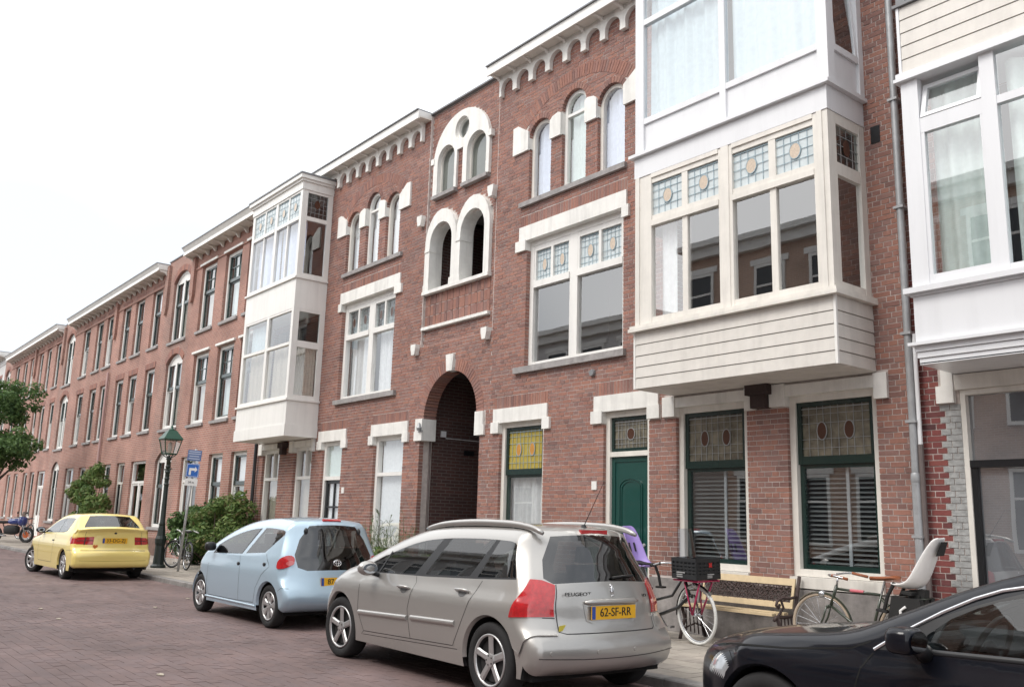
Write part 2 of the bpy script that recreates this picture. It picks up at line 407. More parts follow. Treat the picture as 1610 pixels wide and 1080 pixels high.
def soldiers(mb,xa,xb,za,zb,y,rr=random.Random(4)):
    n=int(round((xb-xa)/.066)); p=(xb-xa)/n
    for k in range(n):
        yy=y+rr.uniform(-.003,.002); mb.box(xa+k*p+.005,xa+(k+1)*p-.005,yy,yy+.1,za,zb,rr.random(),back=False)
def shell(house,x0,x1,z1,y0=.02,y1=7,floors=(),m=None):
    """side, back and party walls, floors and roof that close the rooms"""
    mb=MB()
    mb.quad((x0,y0,-.1),(x0,y1,-.1),(x0,y1,z1),(x0,y0,z1)); mb.quad((x1,y1,-.1),(x1,y0,-.1),(x1,y0,z1),(x1,y1,z1))
    mb.quad((x0,y1,-.1),(x1,y1,-.1),(x1,y1,z1),(x0,y1,z1)); mb.quad((x0,y0,z1),(x0,y1,z1),(x1,y1,z1),(x1,y0,z1))
    for f in floors: mb.box(x0+.01,x1-.01,.32,y1-.01,f-.12,f)
    mb.quad((x0,3.0,-.1),(x1,3.0,-.1),(x1,3.0,z1-.01),(x0,3.0,z1-.01))
    return mb.build('room_shell',m or ROOM,house)
# ================================================================ windows
def curtain(par,xa,xb,za,zb,y,m,folds=.11,amp=.025,name='curtain',seed=0,gather=0):
    rr=random.Random(seed+int(abs(xa)*977)); n=max(8,int((xb-xa)/.018)); mb=MB(); ph=rr.uniform(0,6); rows=5
    f1=2*PI/folds*rr.uniform(.85,1.15); f2=f1*.43
    for j in range(rows):
        z=za+(zb-za)*j/(rows-1); sp=1-gather*math.sin(PI*j/(rows-1))
        for i in range(n+1):
            x=xa+(xb-xa)*i/n
            mb.v.append((xa+(x-xa)*sp,y+amp*math.sin(f1*x+ph+.3*j)*.7+amp*.6*math.sin(f2*x+1.3*ph+.2*j),z))
    for j in range(rows-1):
        for i in range(n):
            mb.f.append((j*(n+1)+i,j*(n+1)+i+1,(j+1)*(n+1)+i+1,(j+1)*(n+1)+i)); mb.r.append(0)
    return mb.build(name,m,par,smooth=True)
def frame_bars(mb,xa,xb,za,zb,t,y,d,vert=(),hor=(),tv=None,th=None,bot=None):
    """outer frame butted from bars; vert/hor: (centre, lo, hi) inner bars"""
    b=bot if bot else t; tv=tv or t; th=th or t
    mb.box(xa,xa+t,y,y+d,za,zb); mb.box(xb-t,xb,y,y+d,za,zb)
    mb.box(xa+t,xb-t,y+.002,y+d,zb-t,zb); mb.box(xa+t,xb-t,y+.002,y+d,za,za+b)
    for c,lo,hi in hor: mb.box(lo,hi,y+.004,y+d-.004,c-th/2,c+th/2)
    for c,lo,hi in vert: mb.box(c-tv/2,c+tv/2,y+.006,y+d-.006,lo,hi)
def pane(par,xa,xb,za,zb,y,m,name='pane',tilt=0):
    rr=random.Random(int(abs(xa)*991+za*77)); e=rr.uniform(-.004,.004); e2=rr.uniform(-.004,.004)
    mb=MB(); mb.quad((xa,y+e,za),(xb,y-e,za),(xb,y-e+e2+tilt,zb),(xa,y+e+e2+tilt,zb)); return mb.build(name,m,par)
def leaded(par,xa,xb,za,zb,y,came,medal,ncol=5,nrow=4,ovals=1,bg=None,name='leaded_light',w=.0055):
    """stained glass: lead cames and oval medallions set just in front of the pane"""
    if bg: pane(par,xa,xb,za,zb,y+.006,bg,'coloured_glass')
    mb=MB()
    lr=random.Random(int(abs(xa)*771+za*13))
    for i in range(1,ncol): 
        x=xa+(xb-xa)*(i/ncol+lr.uniform(-.012,.012)); mb.box(x-w/2,x+w/2,y-.006,y-.001,za,zb)
    for j in range(1,nrow):
        z=za+(zb-za)*((.16,.34,.66,.84)[j-1] if nrow==5 else j/nrow); mb.box(xa,xb,y-.0065,y-.0015,z-w/2,z+w/2)
    mb.box(xa,xb,y-.007,y-.001,zb-.03,zb-.018)
    mb.build(name,came,par)
    for k in range(ovals):
        cx=xa+(xb-xa)*(k+1)/(ovals+1) if ovals>1 else (xa+xb)/2
        if ovals==2: cx=xa+(xb-xa)*(.3 if k==0 else .7)
        cz=(za+zb)/2; rx,rz=min(.075,(xb-xa)*.135 if ovals==1 else .062),min(.105,(zb-za)*.2)
        P=[(cx+rx*math.cos(t*PI/9),cz+rz*math.sin(t*PI/9)) for t in range(18)]
        MB().prism(P,y-.009,y-.0015).build('medallion',medal,par)
        Q=[(cx+(rx+.01)*math.cos(t*PI/9),cz+(rz+.01)*math.sin(t*PI/9)) for t in range(19)]
        MB().ring(Q,P+P[:1],y-.011,y-.002).build('medallion_came',came,par)
def lintel(house,xa,xb,za,zb,ears,y=0,name='lintel'):
    """white stone lintel with stepped ears hanging beside the opening"""
    l=MB().box(xa,xb,y-.035,y+.09,za,zb).build(name,STONE,house)
    for e in ears: MB().box(e[0],e[1],y-.05,y+.085,e[2],e[3]).build('lintel_ear',STONE,l)
    return l
# ================================================================ the mirrored pair of houses beside the passage
def pair_house(side):
    mir=side=='L'
    f=(lambda x:-28.4-x) if mir else (lambda x:x)
    S=lambda a,b:tuple(sorted((f(a),f(b))))
    x0,x1=(-23.2,-15.34) if mir else (-12.91,-5.0)
    h=empty('brick_house',((x0+x1)/2,0,0))
    holes=[];pats=[];ring=MB()
    cuts=[]
    # ---- second floor: three arched lights
    A=[Arch(*S(-11.97,-11.37),7.09,8.295,.3),Arch(*S(-11.08,-10.47),7.09,8.53,.305),Arch(*S(-10.185,-9.555),7.09,8.28,.315)]
    for a in A:
        holes.append(a.grow(.03)); pats.append(a.grow(.09))
    bx=f(-10.775); bigR=2.24; bz=6.98
    pats.append(Ring(bx,bz,bigR-.19,bigR-.02,8.6))
    # skewback stones
    blocks=[[(-12.41,8.08),(-11.97,8.08),(-11.97,8.44),(-12.27,8.63),(-12.41,8.62)],[(-11.37,8.085),(-11.08,8.085),(-11.08,8.50),(-11.15,8.53),(-11.30,8.50),(-11.37,8.44)],
            [(-10.47,8.085),(-10.185,8.085),(-10.185,8.44),(-10.25,8.50),(-10.40,8.53),(-10.47,8.50)],[(-9.555,8.08),(-9.12,8.08),(-9.12,8.62),(-9.26,8.63),(-9.555,8.44)]]
    for b in blocks:
        xs=[p[0] for p in b]; pats.append(Rect(f(min(xs)),f(max(xs)),8.08,max(p[1] for p in b)-.03))
        MB().prism([(f(x),z) for x,z in b],-.045,.1).build('skewback_stone',STONE,h)
    # ---- first floor window
    W1=Rect(*S(-11.97,-9.575),4.05,6.345); holes.append(W1)
    pats+= [Rect(*S(-12.165,-9.485),6.345,6.62),Rect(*S(-12.25,-12.0),6.17,6.36),Rect(*S(-9.54,-9.425),6.17,6.36),Rect(*S(-12.165,-9.485),6.625,6.835)]
    soldiers(ring,*S(-12.16,-9.49),6.628,6.83,0)
    a,b=S(-12.165,-9.485); lintel(h,a,b,6.345,6.62,[(*S(-12.25,-11.966),6.17,6.365),(*S(-9.579,-9.425),6.17,6.365)])
    MB().box(*S(-12.2,-9.505),-.07,.12,3.945,4.05).build('window_sill',SILL,h)
    MB().box(*S(-12.17,-9.5),-.065,.1,7.0,7.088).build('window_sill',SILL,h)
    # ---- ground floor: window, door
    W0=Rect(*S(-12.6,-11.405),.85 if not mir else .55,3.11); D0=Rect(*S(-9.985,-9.035),.0,3.105); holes+=[W0,D0]
    for xa,xb,e in ((-12.77,-11.30,((-12.815,-12.596),(-11.409,-11.225))),(-10.177,-8.83,((-10.23,-9.981),(-9.039,-8.80)))):
        a,b=S(xa,xb); lintel(h,a,b,3.11,3.365,[(*S(*q),2.935,3.13) for q in e])
        pats+=[Rect(a,b,3.11,3.365),Rect(a,b,3.368,3.58)]+[Rect(*S(*q),2.935,3.13) for q in e]
        soldiers(ring,a+.004,b-.004,3.371,3.575,0)
    # ---- ground floor windows under the bay
    if not mir: U=[Rect(-8.515,-7.30,.70,3.06),Rect(-6.69,-5.475,.70,3.06)]
    else: U=[Rect(-22.75,-21.72,.70,3.06),Rect(-20.87,-19.9,.70,3.06)]
    holes+=U
    for u in U:
        lintel(h,u.xa-.02,u.xb+.02,3.06,3.20,[(u.xa-.225,u.xa+.004,2.935,3.22),(u.xb-.004,u.xb+(.165 if not mir else .12),2.92,3.22)])
        pats.append(Rect(u.xa-.225,u.xb+.165,2.935,3.23))
        pats.append(Rect(u.xa,u.xb,.7,.85))
    # hole behind the bays
    bxa,bxb=(-8.46,-5.56) if not mir else (-22.6,-19.85)
    for z in ((3.75,6.2),(6.8,9.3)): holes.append(Rect(bxa,bxb,*z))
    # ---- brickwork
    ztop=9.83; zpl=.70
    pl_x=(-8.99,-5.0) if not mir else (-23.2,-19.6)
    pats_l=pats+[Rect(x0-.1,x1+.1,-1,.02)]
    low=Rect(*pl_x,-1,zpl); low2=Rect(x0,x1,-1,.12)
    cuts=holes+pats+[low,low2]
    bl=lay_bricks(x0,x1,0,ztop,cuts,0)
    mb=bricks_build(h,bl,300 if not mir else 0,BRKO,BRK)
    for a in A:
        rad=(a.xb-a.xa)/2; voussoirs(mb,a.c,a.cz,rad+.002,rad+.108,-PI/2,PI/2,0,.1,.06)
    th=math.asin(1.5/bigR); voussoirs(mb,bx,bz,bigR-.21,bigR,-th,th,0,.09,.062)
    mb.v+= []; n=len(mb.v); mb.f+=[tuple(i+n for i in q) for q in ring.f]; mb.v+=ring.v; mb.r+=ring.r
    o=mb.build('brickwork',BRK,h,rnd=True); o['kind']='stuff'
    bk=MB(); wall_sheet(bk,x0,x1,0,ztop+.15,holes,.005,.32,.005,False); bk.build('mortar_wall',MORT,h)
    fl=[3.62,6.62]; shell(h,x0,x1,ztop+.15,.012,7,fl)
    # plinth
    pa,pb=pl_x; segs=subtract(pa,pb,[])
    MB().box(pa,pb,-.05,.1,-.1,zpl-.002).build('plinth',PLINTH,h)
    for s in subtract(x0,x1,[pl_x]+[i for q in (D0,) for i in [(q.xa,q.xb)]]): MB().box(s[0],s[1],-.025,.1,-.1,.115).build('plinth',PLINTH,h)
    # ---- frieze and cornice
    ca,cb=x0-.02,x1
    MB().box(ca,cb,-.30,.1,9.835,9.86).build('cornice_soffit',CREAM,h)
    MB().box(ca,cb,-.335,-.302,9.80,9.985).build('cornice_fascia',WHITE,h)
    MB().box(ca-.01,cb,-.37,.3,9.987,10.012).build('cornice_capping',LEAD,h)
    MB().box(ca,cb,-.30,.25,9.862,9.985).build('cornice_core',WHITE,h)
    for k in range(9 if mir else 9):
        xa=-12.84+.472*k; xb=xa+.472; r=.176; c=(xa+xb)/2
        P=[(xa,9.415),(xa+.065,9.415),(xa+.06,9.545)]+[(c-r*math.cos(PI*t/10),9.545+r*math.sin(PI*t/10)) for t in range(11)]+[(xb-.06,9.545),(xb-.065,9.415),(xb,9.415),(xb,9.834),(xa,9.834)]
        MB().prism([(f(x),z) for x,z in P],-.085,-.004).build('frieze_arch',STONE,h)
        for xx in ((xa,) if k<8 else (xa,xb)):
            a,b=S(xx-.028,xx+.028); MB().prism([(-.29,9.835),(-.06,9.835),(-.06,9.72),(-.09,9.755),(-.14,9.79),(-.29,9.80)],a,b,'x').build('cornice_bracket',STONE,h)
    # ---- window joinery: arched lights
    for i,a in enumerate(A):
        w=empty('arched_window',(0,0,0)); w.parent=h; w.location=-h.location
        LOCAL.add(w.name)
        P=a.path(); fr=MB().ring(P,a.path(inset=.065),.07,.15); fr.box(a.xa+.065,a.xb-.065,.075,.15,7.09,7.15)
        if i==1: fr.box(a.xa+.065,a.xb-.065,.075,.145,8.40,8.45)
        bpy.data.objects.remove(w)
        w=fr.build('arched_window',CREAM if i!=1 else WHITE,h)
        I=a.path(inset=.066); mm=MB(); mm.add([(x,.115,z) for x,z in I],[tuple(range(len(I)))]); mm.build('pane',GL,w)
        cm=[CURL,CURG,CURL][i] if not mir else CURT
        curtain(w,a.xa+.03,a.xb-.03,7.1,8.8,.21,cm,.16,.02)
    # first floor window frame
    xa,xb=W1.xa,W1.xb; c=f(-10.83); fr=MB()
    tz=5.525
    frame_bars(fr,xa,xb,4.05,6.345,.10,.09,.12,vert=[(c,4.13,6.245)],hor=[],tv=.19,bot=.085)
    for lo,hi in ((xa+.1,c-.095),(c+.095,xb-.1)):
        fr.box(lo,hi,.075,.2,tz-.055,tz+.06); m_=(lo+hi)/2; fr.box(m_-.03,m_+.03,.1,.19,tz+.06,6.15)
        fr.box(lo,hi,.1,.19,6.15,6.245); fr.box(lo,lo+.04,.1,.19,tz+.06,6.15); fr.box(hi-.04,hi,.1,.19,tz+.06,6.15)
    wd=fr.build('window',WHITE,h)
    for lo,hi in ((xa+.1,c-.095),(c+.095,xb-.1)):
        m_=(lo+hi)/2
        for p,q in ((lo+.04,m_-.03),(m_+.03,hi-.04)):
            pane(wd,p,q,tz+.06,6.15,.15,GLP); leaded(wd,p,q,tz+.06,6.15,.142,CAMEP if not mir else CAME,STGT if not mir else STGB,5,5,1,PALEG if not mir else None)
        pane(wd,lo,hi,4.135,tz-.055,.15,GL)
        curtain(wd,lo,hi,4.1,6.2,.30,CURT if mir else CURG,.1) if mir else None
    if not mir:
        for lo,hi in ((xa+.1,c-.095),(c+.095,xb-.1)): pane(wd,lo,hi,tz+.05,6.2,.24,CURT,'light_panel')
    # vent and number plate
    if not mir: MB().lathe([(.0,-.05),(.05,-.05),(.06,-.03),(.06,.02)],(-10.23,0,3.756),12,'y').build('vent_cap',LEAD,h)
    MB().box(f(-10.167)-.055,f(-10.167)+.055,-.018,.0,1.92,2.05).build('number_plate',WHITE,h)
    return h,f,S,W0,D0,U
def stained_sash(wd,xa,xb,za,zb,y,fm,bg,came,medal,ovals,ncol,nrow,glassm):
    m=MB(); frame_bars(m,xa,xb,za,zb,.06,y,.06,bot=.10); s=m.build('sash',fm,wd)
    pane(wd,xa+.06,xb-.06,za+.1,zb-.06,y+.03,glassm)
    leaded(wd,xa+.06,xb-.06,za+.1,zb-.06,y+.022,came,medal,ncol,nrow,ovals,bg)
# ---------------------------------------------------------------- right house
H1,f,S,W0,D0,U=pair_house('R')
tag(H1,'red brick house with cream bay window, green front door and slatted blinds below','house')
def green_window(h,w,bg,slats):
    xa,xb=w.xa,w.xb; fr=MB()
    frame_bars(fr,xa,xb,.85,w.zb,.085,.06,.12); fr.box(xa-.0,xb+.0,-.04,.2,.715,.845)
    wd=fr.build('window',CREAM,h); a,b=xa+.085,xb-.085
    stained_sash(wd,a,b,2.20,w.zb-.085,.095,GREEN,bg,CAME if slats else CAMEP,STGB if slats else STGO,2,9,5,GLD if slats else GL)
    m=MB(); frame_bars(m,a,b,.935,2.215,.06,.13,.05); m.build('lower_sash',GREEN,wd)
    pane(wd,a+.06,b-.06,.99,2.16,.155,GL)
    if slats:
        n=21; me=None; cx=(a+b)/2
        for k in range(n):
            z=1.02+k*.056
            q=MB(); q.add([(a+.05,.215,-.012),(b-.05,.215,-.012),(b-.05,.262,.014),(a+.05,.262,.014),(a+.05,.216,-.009),(b-.05,.216,-.009),(b-.05,.263,.017),(a+.05,.263,.017)],[(0,1,2,3),(4,7,6,5),(0,4,5,1),(2,6,7,3)])
            if me is None: o=q.build('blind_slat',SLAT,wd); me=o.data
            else: o=link('blind_slat',me,None,wd)
            o.location.z=z
        MB().box(cx+.06,cx+.10,.20,.214,.99,2.18).build('reflection_bar',mat('grey_reflection_bar',(.36,.40,.42),.5),wd)  # pale upright bar standing in for a bright reflection in the pane
    else: curtain(wd,a,b,.9,2.2,.26,CURT,.13,.03)
    return wd
w=W0; w2=Rect(w.xa,w.xb,.85,w.zb); green_window(H1,w2,STGY,False)
for u in U: green_window(H1,u,SMOK,True)
MB().box(W0.xa-.06,W0.xb+.06,-.06,.1,.76,.848).build('window_sill',SILL,H1)
# corbel between the windows
c=MB(); c.box(-7.21,-6.87,-.16,.05,3.10,3.232); c.box(-7.15,-6.93,-.13,.05,2.93,3.10); c.build('corbel',DARKB,H1)
# front door
def front_door(h,d):
    fr=MB(); xa,xb=d.xa,d.xb
    frame_bars(fr,xa,xb,.02,d.zb,.085,.06,.12,hor=[(2.455,xa+.085,xb-.085)],th=.075,bot=.03); dr=fr.build('door_frame',CREAM,h)
    a,b=xa+.085,xb-.085
    m=MB(); frame_bars(m,a,b,2.495,d.zb-.085,.05,.1,.06); m.build('fanlight',GREEN,dr)
    pane(dr,a+.05,b-.05,2.545,d.zb-.135,.13,GLD); leaded(dr,a+.05,b-.05,2.545,d.zb-.135,.122,CAME,STGB,9,5,1,SMOK)
    m=MB(); m.box(a,b,.12,.17,.03,2.418); m.box(a,a+.07,.105,.12,.03,2.418); m.box(b-.07,b,.105,.12,.03,2.418); m.box(a+.07,b-.07,.106,.12,2.34,2.418)
    l=m.build('door',DOORG,h)
    cx=(a+b)/2; hw=(b-a)/2-.15
    def arcp(z0,rise,e): return [(cx-hw+e,z0)]+[(cx+(hw-e)*math.sin(t*PI/2),z0+rise*math.cos(t*PI/2)-e*.5) for t in [-.95+.19*k for k in range(11)]]+[(cx+hw-e,z0)]
    for e,yy in ((0,.108),(.035,.112)):
        P=[(cx-hw+e,1.15+e)]+[(cx+(hw-e)*math.sin(PI/2*t),1.98+.12*math.cos(PI/2*t)-e) for t in [-1+.2*k for k in range(11)]]+[(cx+hw-e,1.15+e),(cx-hw+e,1.15+e)]
        Q=[(cx-hw+e+.022,1.172+e)]+[(cx+(hw-e-.022)*math.sin(PI/2*t),1.958+.12*math.cos(PI/2*t)-e) for t in [-1+.2*k for k in range(11)]]+[(cx+hw-e-.022,1.172+e),(cx-hw+e+.022,1.172+e)]
        MB().ring(P,Q,yy-.004,.121).build('door_moulding',DOORG,l)
    fr=MB(); frame_bars(fr,cx-hw,cx+hw,.22,1.02,.03,.108,.013); fr.build('door_moulding',DOORG,l)
    MB().box(cx-.16,cx+.16,.112,.12,1.06,1.12).build('letter_slot',ZINC,l)
    MB().lathe([(.0,-.045),(.022,-.045),(.028,-.03),(.012,-.02),(.012,.0)],(b-.1,.12,1.12),10,'y').build('door_knob',ZINC,l)
front_door(H1,D0)
MB().box(D0.xa-.02,D0.xb+.02,-.12,.3,-.1,.02).build('door_step',SILL,H1)
# downpipe and vent hole
d=MB(); d.tube([(-5.0,-.1,9.6),(-5.0,-.1,1.99)],.042,12); d.tube([(-5.0,-.1,1.98),(-5.0,-.1,.05)],.05,12); d.lathe([(.046,0),(.054,.02),(.054,.1),(.046,.12)],(-5.0,-.1,1.93),12)
for z in (8.2,6.45,5.1,3.6,2.6,1.35): d.box(-5.06,-4.94,-.155,.0,z,z+.03)
autosmooth(d.build('downpipe',ZINC,H1))
MB().box(-5.37,-5.25,-.005,.012,6.05,6.27).build('vent_hole',BLACKP,H1)
# ================================================================ bay windows
def bay_box(name,h): 
    return MB()
def side_glass(par,x,ya,yb,za,zb,m): 
    mb=MB(); mb.quad((x,ya,za),(x,yb,za),(x,yb,zb),(x,ya,zb)); return mb.build('pane',m,par)
def bar_front(mb,y,lst,d=.07):
    for a,b,c,e in lst: mb.box(a,b,y,y+d,c,e)
def right_bay():
    xl,xr,yf=-8.56,-5.46,-.8
    m=MB()
    # main shell: floor, ceiling slabs
    b=MB(); b.box(xl+.03,xr-.03,yf+.03,-.005,3.25,3.30); b.box(xl+.03,xr-.03,yf+.03,.3,6.32,6.60); b.box(xl,xr,yf,.3,9.55,9.7)
    bay=b.build('bay_window',CREAM,H1)
    # soffit boards running along the bay
    n=8
    for k in range(n):
        ya=yf+.01+(.78)*k/n; MB().box(xl+.01,xr-.01,ya,ya+.78/n-.008,3.232,3.249).build('soffit_board',BOARD,bay)
    # siding
    hz=[3.236,3.388,3.54,3.695,3.852,4.03]
    for k in range(5):
        z0,z1=hz[k]+.005,hz[k+1]-.005
        MB().prism([(yf-.012,z0),(yf-.004,z1),(yf+.03,z1),(yf+.03,z0)],xl+.02,xr-.022,'x').build('siding_board',BOARD,bay)
        for sx,xx in ((1,xr),(-1,xl)):
            p=[(xx+sx*.012,z0),(xx+sx*.004,z1),(xx-sx*.03,z1),(xx-sx*.03,z0)]
            MB().prism(p,yf+.022,-.01).build('siding_board',BOARD,bay)
    q=MB(); q.box(xl+.01,xr-.01,yf+.005,-.01,3.25,4.03); q.build('siding_backing',BGAP,bay)
    for xx in (xr-.018,xl-.014): MB().box(xx,xx+.032,yf-.014,yf+.02,3.236,4.03).build('corner_trim',WHITE,bay)
    s=MB(); s.box(xl-.06,xr+.075,yf-.085,0,4.03,4.075); s.box(xl-.045,xr+.06,yf-.065,0,4.077,4.115); s.build('bay_sill',CREAM,bay)
    # middle windows
    fr=MB(); y=yf
    fr.box(xl,-8.25,y,y+.09,4.117,6.30); fr.box(-7.07,-6.85,y,y+.09,4.117,6.30); fr.box(-5.66,xr,y,y+.09,4.117,6.30)
    fr.box(xl+.02,xl+.09,y-.015,y,4.117,6.30); fr.box(-5.60,-5.53,y-.015,y,4.117,6.30); fr.box(-7.02,-6.90,y-.012,y,4.117,6.30)
    for a,b in ((-8.25,-7.07),(-6.85,-5.66)):
        fr.box(a,b,y+.01,y+.085,4.117,4.215); fr.box(a,b,y-.012,y+.085,5.525,5.60); fr.box(a,b,y+.012,y+.085,5.60,5.68); fr.box(a,b,y+.01,y+.085,6.165,6.24); fr.box(a,b,y-.01,y+.085,6.24,6.30)
        c=(a+b)/2+.005; fr.box(c-.045,c+.045,y+.014,y+.08,4.215,5.525); fr.box(c-.05,c+.05,y+.014,y+.08,5.68,6.165)
    # side frames
    for x,sx in ((xr,-1),(xl,1)):
        t=sx*.07; X=lambda a,b:(min(x+a*sx,x+b*sx),max(x+a*sx,x+b*sx))
        fr.box(*X(.0,.07),yf+.09,yf+.17,4.117,6.30); fr.box(*X(.0,.07),-.12,0,4.117,6.30)
        for za,zb in ((4.117,4.215),(5.525,5.68),(6.165,6.30)): fr.box(*X(.004,.066),yf+.17,-.12,za,zb)
    wd=fr.build('window_frame',CREAM,bay)
    for a,b in ((-8.25,-7.07),(-6.85,-5.66)):
        c=(a+b)/2+.005
        for p,q in ((a,c-.045),(c+.045,b)):
            pane(bay,p,q,4.215,5.525,y+.045,GL); pane(bay,p,q,5.68,6.165,y+.045,GLP); leaded(bay,p,q,5.68,6.165,y+.038,CAMEP,STGT,5,4,1,PALEG)
    for x in (xr-.035,xl+.035):
        side_glass(bay,x,yf+.17,-.12,4.215,5.525,GL); side_glass(bay,x,yf+.17,-.12,5.68,6.165,GLD)
        lead=MB(); 
        for k in range(1,4): yy=yf+.17+(.51)*k/4; lead.box(x+.008,x+.014,yy-.004,yy+.004,5.68,6.165)
        for k in range(1,4): zz=5.68+.485*k/4; lead.box(x+.008,x+.0135,yf+.17,-.12,zz-.004,zz+.004)
        lead.build('leaded_light',CAME,bay)
        mm=MB(); P=[(-.375+.07*math.cos(t*PI/8),5.92+.11*math.sin(t*PI/8)) for t in range(16)]; mm.prism(P,x+.006,x+.016,'x'); mm.build('medallion',STGB,bay)
    # light blinds in the two left upper lights
    curtain(bay,-8.22,-7.1,5.62,6.2,yf+.14,CURT,.3,.004,'blind'); curtain(bay,-6.83,-5.68,5.62,6.2,yf+.14,CURT,.3,.004,'blind')
    # fascia and ledge
    fa=MB(); fa.box(xl-.005,xr+.008,yf-.012,yf+.02,6.302,6.607); fa.box(xr-.02,xr+.008,yf+.02,0,6.302,6.607); fa.box(xl-.005,xl+.02,yf+.02,0,6.302,6.607); fa.build('bay_fascia',UPVC,bay)
    le=MB(); le.box(xl-.07,xr+.07,yf-.075,0,6.608,6.655); le.build('bay_ledge',UPVC,bay)
    # upper storey
    up=MB(); y=yf
    up.box(xl,-8.40,y,y+.08,6.657,9.5); up.box(-7.03,-6.93,y,y+.08,6.657,9.5); up.box(-5.565,xr+.04,y,y+.08,6.657,9.5)
    for a,b in ((-8.40,-7.03),(-6.93,-5.565)):
        up.box(a,b,y+.004,y+.08,7.105,7.19); up.box(a,b,y+.004,y+.08,6.657,6.70); up.box(a,b,y+.004,y+.08,9.3,9.5)
    up.box(-8.40,-7.03,y+.004,y+.08,8.68,8.77)
    for x,sx in ((xr+.04,-1),(xl,1)):
        X=lambda a,b:(min(x+a*sx,x+b*sx),max(x+a*sx,x+b*sx))
        up.box(*X(0,.07),yf+.08,yf+.15,6.657,9.5); up.box(*X(0,.07),-.1,0,6.657,9.5)
        for za,zb in ((6.657,6.70),(7.105,7.19),(9.3,9.5)): up.box(*X(.004,.066),yf+.15,-.1,za,zb)
    up.build('upper_window_frame',UPVC,bay)
    pn=MB(); 
    for a,b in ((-8.40,-7.03),(-6.93,-5.565)): pn.box(a+.0,b,y+.035,y+.07,6.70,7.105)
    for x in (xr-.01,xl+.03): pn.box(x-.015,x+.015,yf+.15,-.1,6.70,7.105)
    pn.build('infill_panel',UPVC,bay)
    pane(bay,-8.40,-7.03,7.19,8.68,y+.04,GL); pane(bay,-8.40,-7.03,8.77,9.3,y+.04,GL); pane(bay,-6.93,-5.565,7.19,9.3,y+.04,GL)
    side_glass(bay,xl+.03,yf+.15,-.1,7.19,9.3,GL)
    # tilted open side light
    sg=MB(); sg.quad((xr+.01,yf+.16,7.2),(xr+.01,-.11,7.2),(xr-.11,-.11,9.28),(xr-.11,yf+.16,9.28)); sg.build('tilted_pane',GL,bay)
    tf=MB()
    for ya,yb in ((yf+.15,yf+.20),(-.15,-.10)): tf.add([(xr-.01,ya,7.19),(xr+.03,ya,7.19),(xr+.03,yb,7.19),(xr-.01,yb,7.19),(xr-.13,ya,9.28),(xr-.09,ya,9.28),(xr-.09,yb,9.28),(xr-.13,yb,9.28)],[(0,1,5,4),(1,2,6,5),(2,3,7,6),(3,0,4,7)])
    tf.build('tilted_sash',UPVC,bay)
    curtain(bay,-8.38,-7.05,7.15,9.4,yf+.16,CURB,.17,.03); curtain(bay,-6.92,-5.58,7.15,9.4,yf+.16,CURB,.19,.03,seed=3)
    # vertical net by the left pane of the middle storey
    curtain(bay,-8.24,-7.95,4.2,5.6,yf+.2,CURT,.09,.02)
    rf=MB(); rf.box(xl-.1,xr+.14,yf-.12,.2,9.7,9.9); rf.build('bay_roof',UPVC,bay)
right_bay()
# ---------------------------------------------------------------- left house
H2,f,S,W0,D0,U=pair_house('L')
tag(H2,'red brick house with tall white bay window left of the arched passage','house')
def plain_window(h,w,zt,mt,blind=None,y=.07,bot=.1,split=None,cm=None,z0=None):
    za=z0 if z0 is not None else w.za; fr=MB()
    vt=[(split,zt+.03,w.zb-.09)] if split else []
    frame_bars(fr,w.xa,w.xb,za,w.zb,.09,y,.11,hor=[(zt,w.xa+.09,w.xb-.09)],vert=vt,th=.075,tv=.05,bot=bot)
    wd=fr.build('window',mt,h)
    pane(wd,w.xa+.09,w.xb-.09,za+bot,zt-.037,y+.06,GL); pane(wd,w.xa+.09,w.xb-.09,zt+.037,w.zb-.09,y+.06,GL)
    if blind=='roller': MB().box(w.xa+.09,w.xb-.09,y+.13,y+.14,za+bot,w.zb-.09).build('roller_blind',BLIND,wd)
    elif blind: curtain(wd,w.xa+.08,w.xb-.08,za+.05,w.zb-.05,y+.2,cm or CURT,.12,.025)
    return wd
plain_window(H2,W0,2.31,WHITE,'roller',z0=.6)
MB().box(W0.xa-.06,W0.xb+.06,-.06,.1,.47,.548).build('window_sill',SILL,H2)
for u in U: plain_window(H2,u,2.31,WHITE,'net',z0=.85,split=(u.xa+u.xb)/2+.03,cm=CURV); 
for u in U: MB().box(u.xa,u.xb,-.05,.2,.702,.848).build('window_sill',SILL,H2)
c=MB(); c.box(-21.55,-21.25,-.16,.05,3.06,3.2); c.box(-21.48,-21.32,-.13,.05,2.9,3.06); c.build('corbel',DARKB,H2)
# glazed door
def glazed_door(h,d):
    fr=MB(); xa,xb=d.xa,d.xb
    frame_bars(fr,xa,xb,.02,d.zb,.085,.06,.12,hor=[(2.27,xa+.085,xb-.085)],th=.085,bot=.03); dr=fr.build('door_frame',WHITE,h)
    a,b=xa+.085,xb-.085; pane(dr,a,b,2.315,d.zb-.085,.12,GL)
    MB().box(a,b,.16,.165,2.3,d.zb-.08).build('roller_blind',CURG,dr)
    m=MB(); frame_bars(m,a,b,.03,2.225,.075,.11,.05,vert=[((a+b)/2-.0,.3,2.15)],hor=[(1.62,a+.075,b-.075),(1.06,a+.075,b-.075),(.4,a+.075,b-.075)],th=.04,tv=.045,bot=.25)
    l=m.build('door',BLACKP,h); pane(l,a+.07,b-.07,.28,2.15,.14,GL); MB().box(a+.05,b-.05,.18,.185,.28,2.15).build('door_curtain',BLIND,l)
    MB().box(a+.02,a+.05,.07,.11,1.1,1.25).build('door_handle',ZINC,l)
glazed_door(H2,D0)
MB().box(D0.xa-.02,D0.xb+.02,-.12,.3,-.1,.02).build('door_step',SILL,H2)
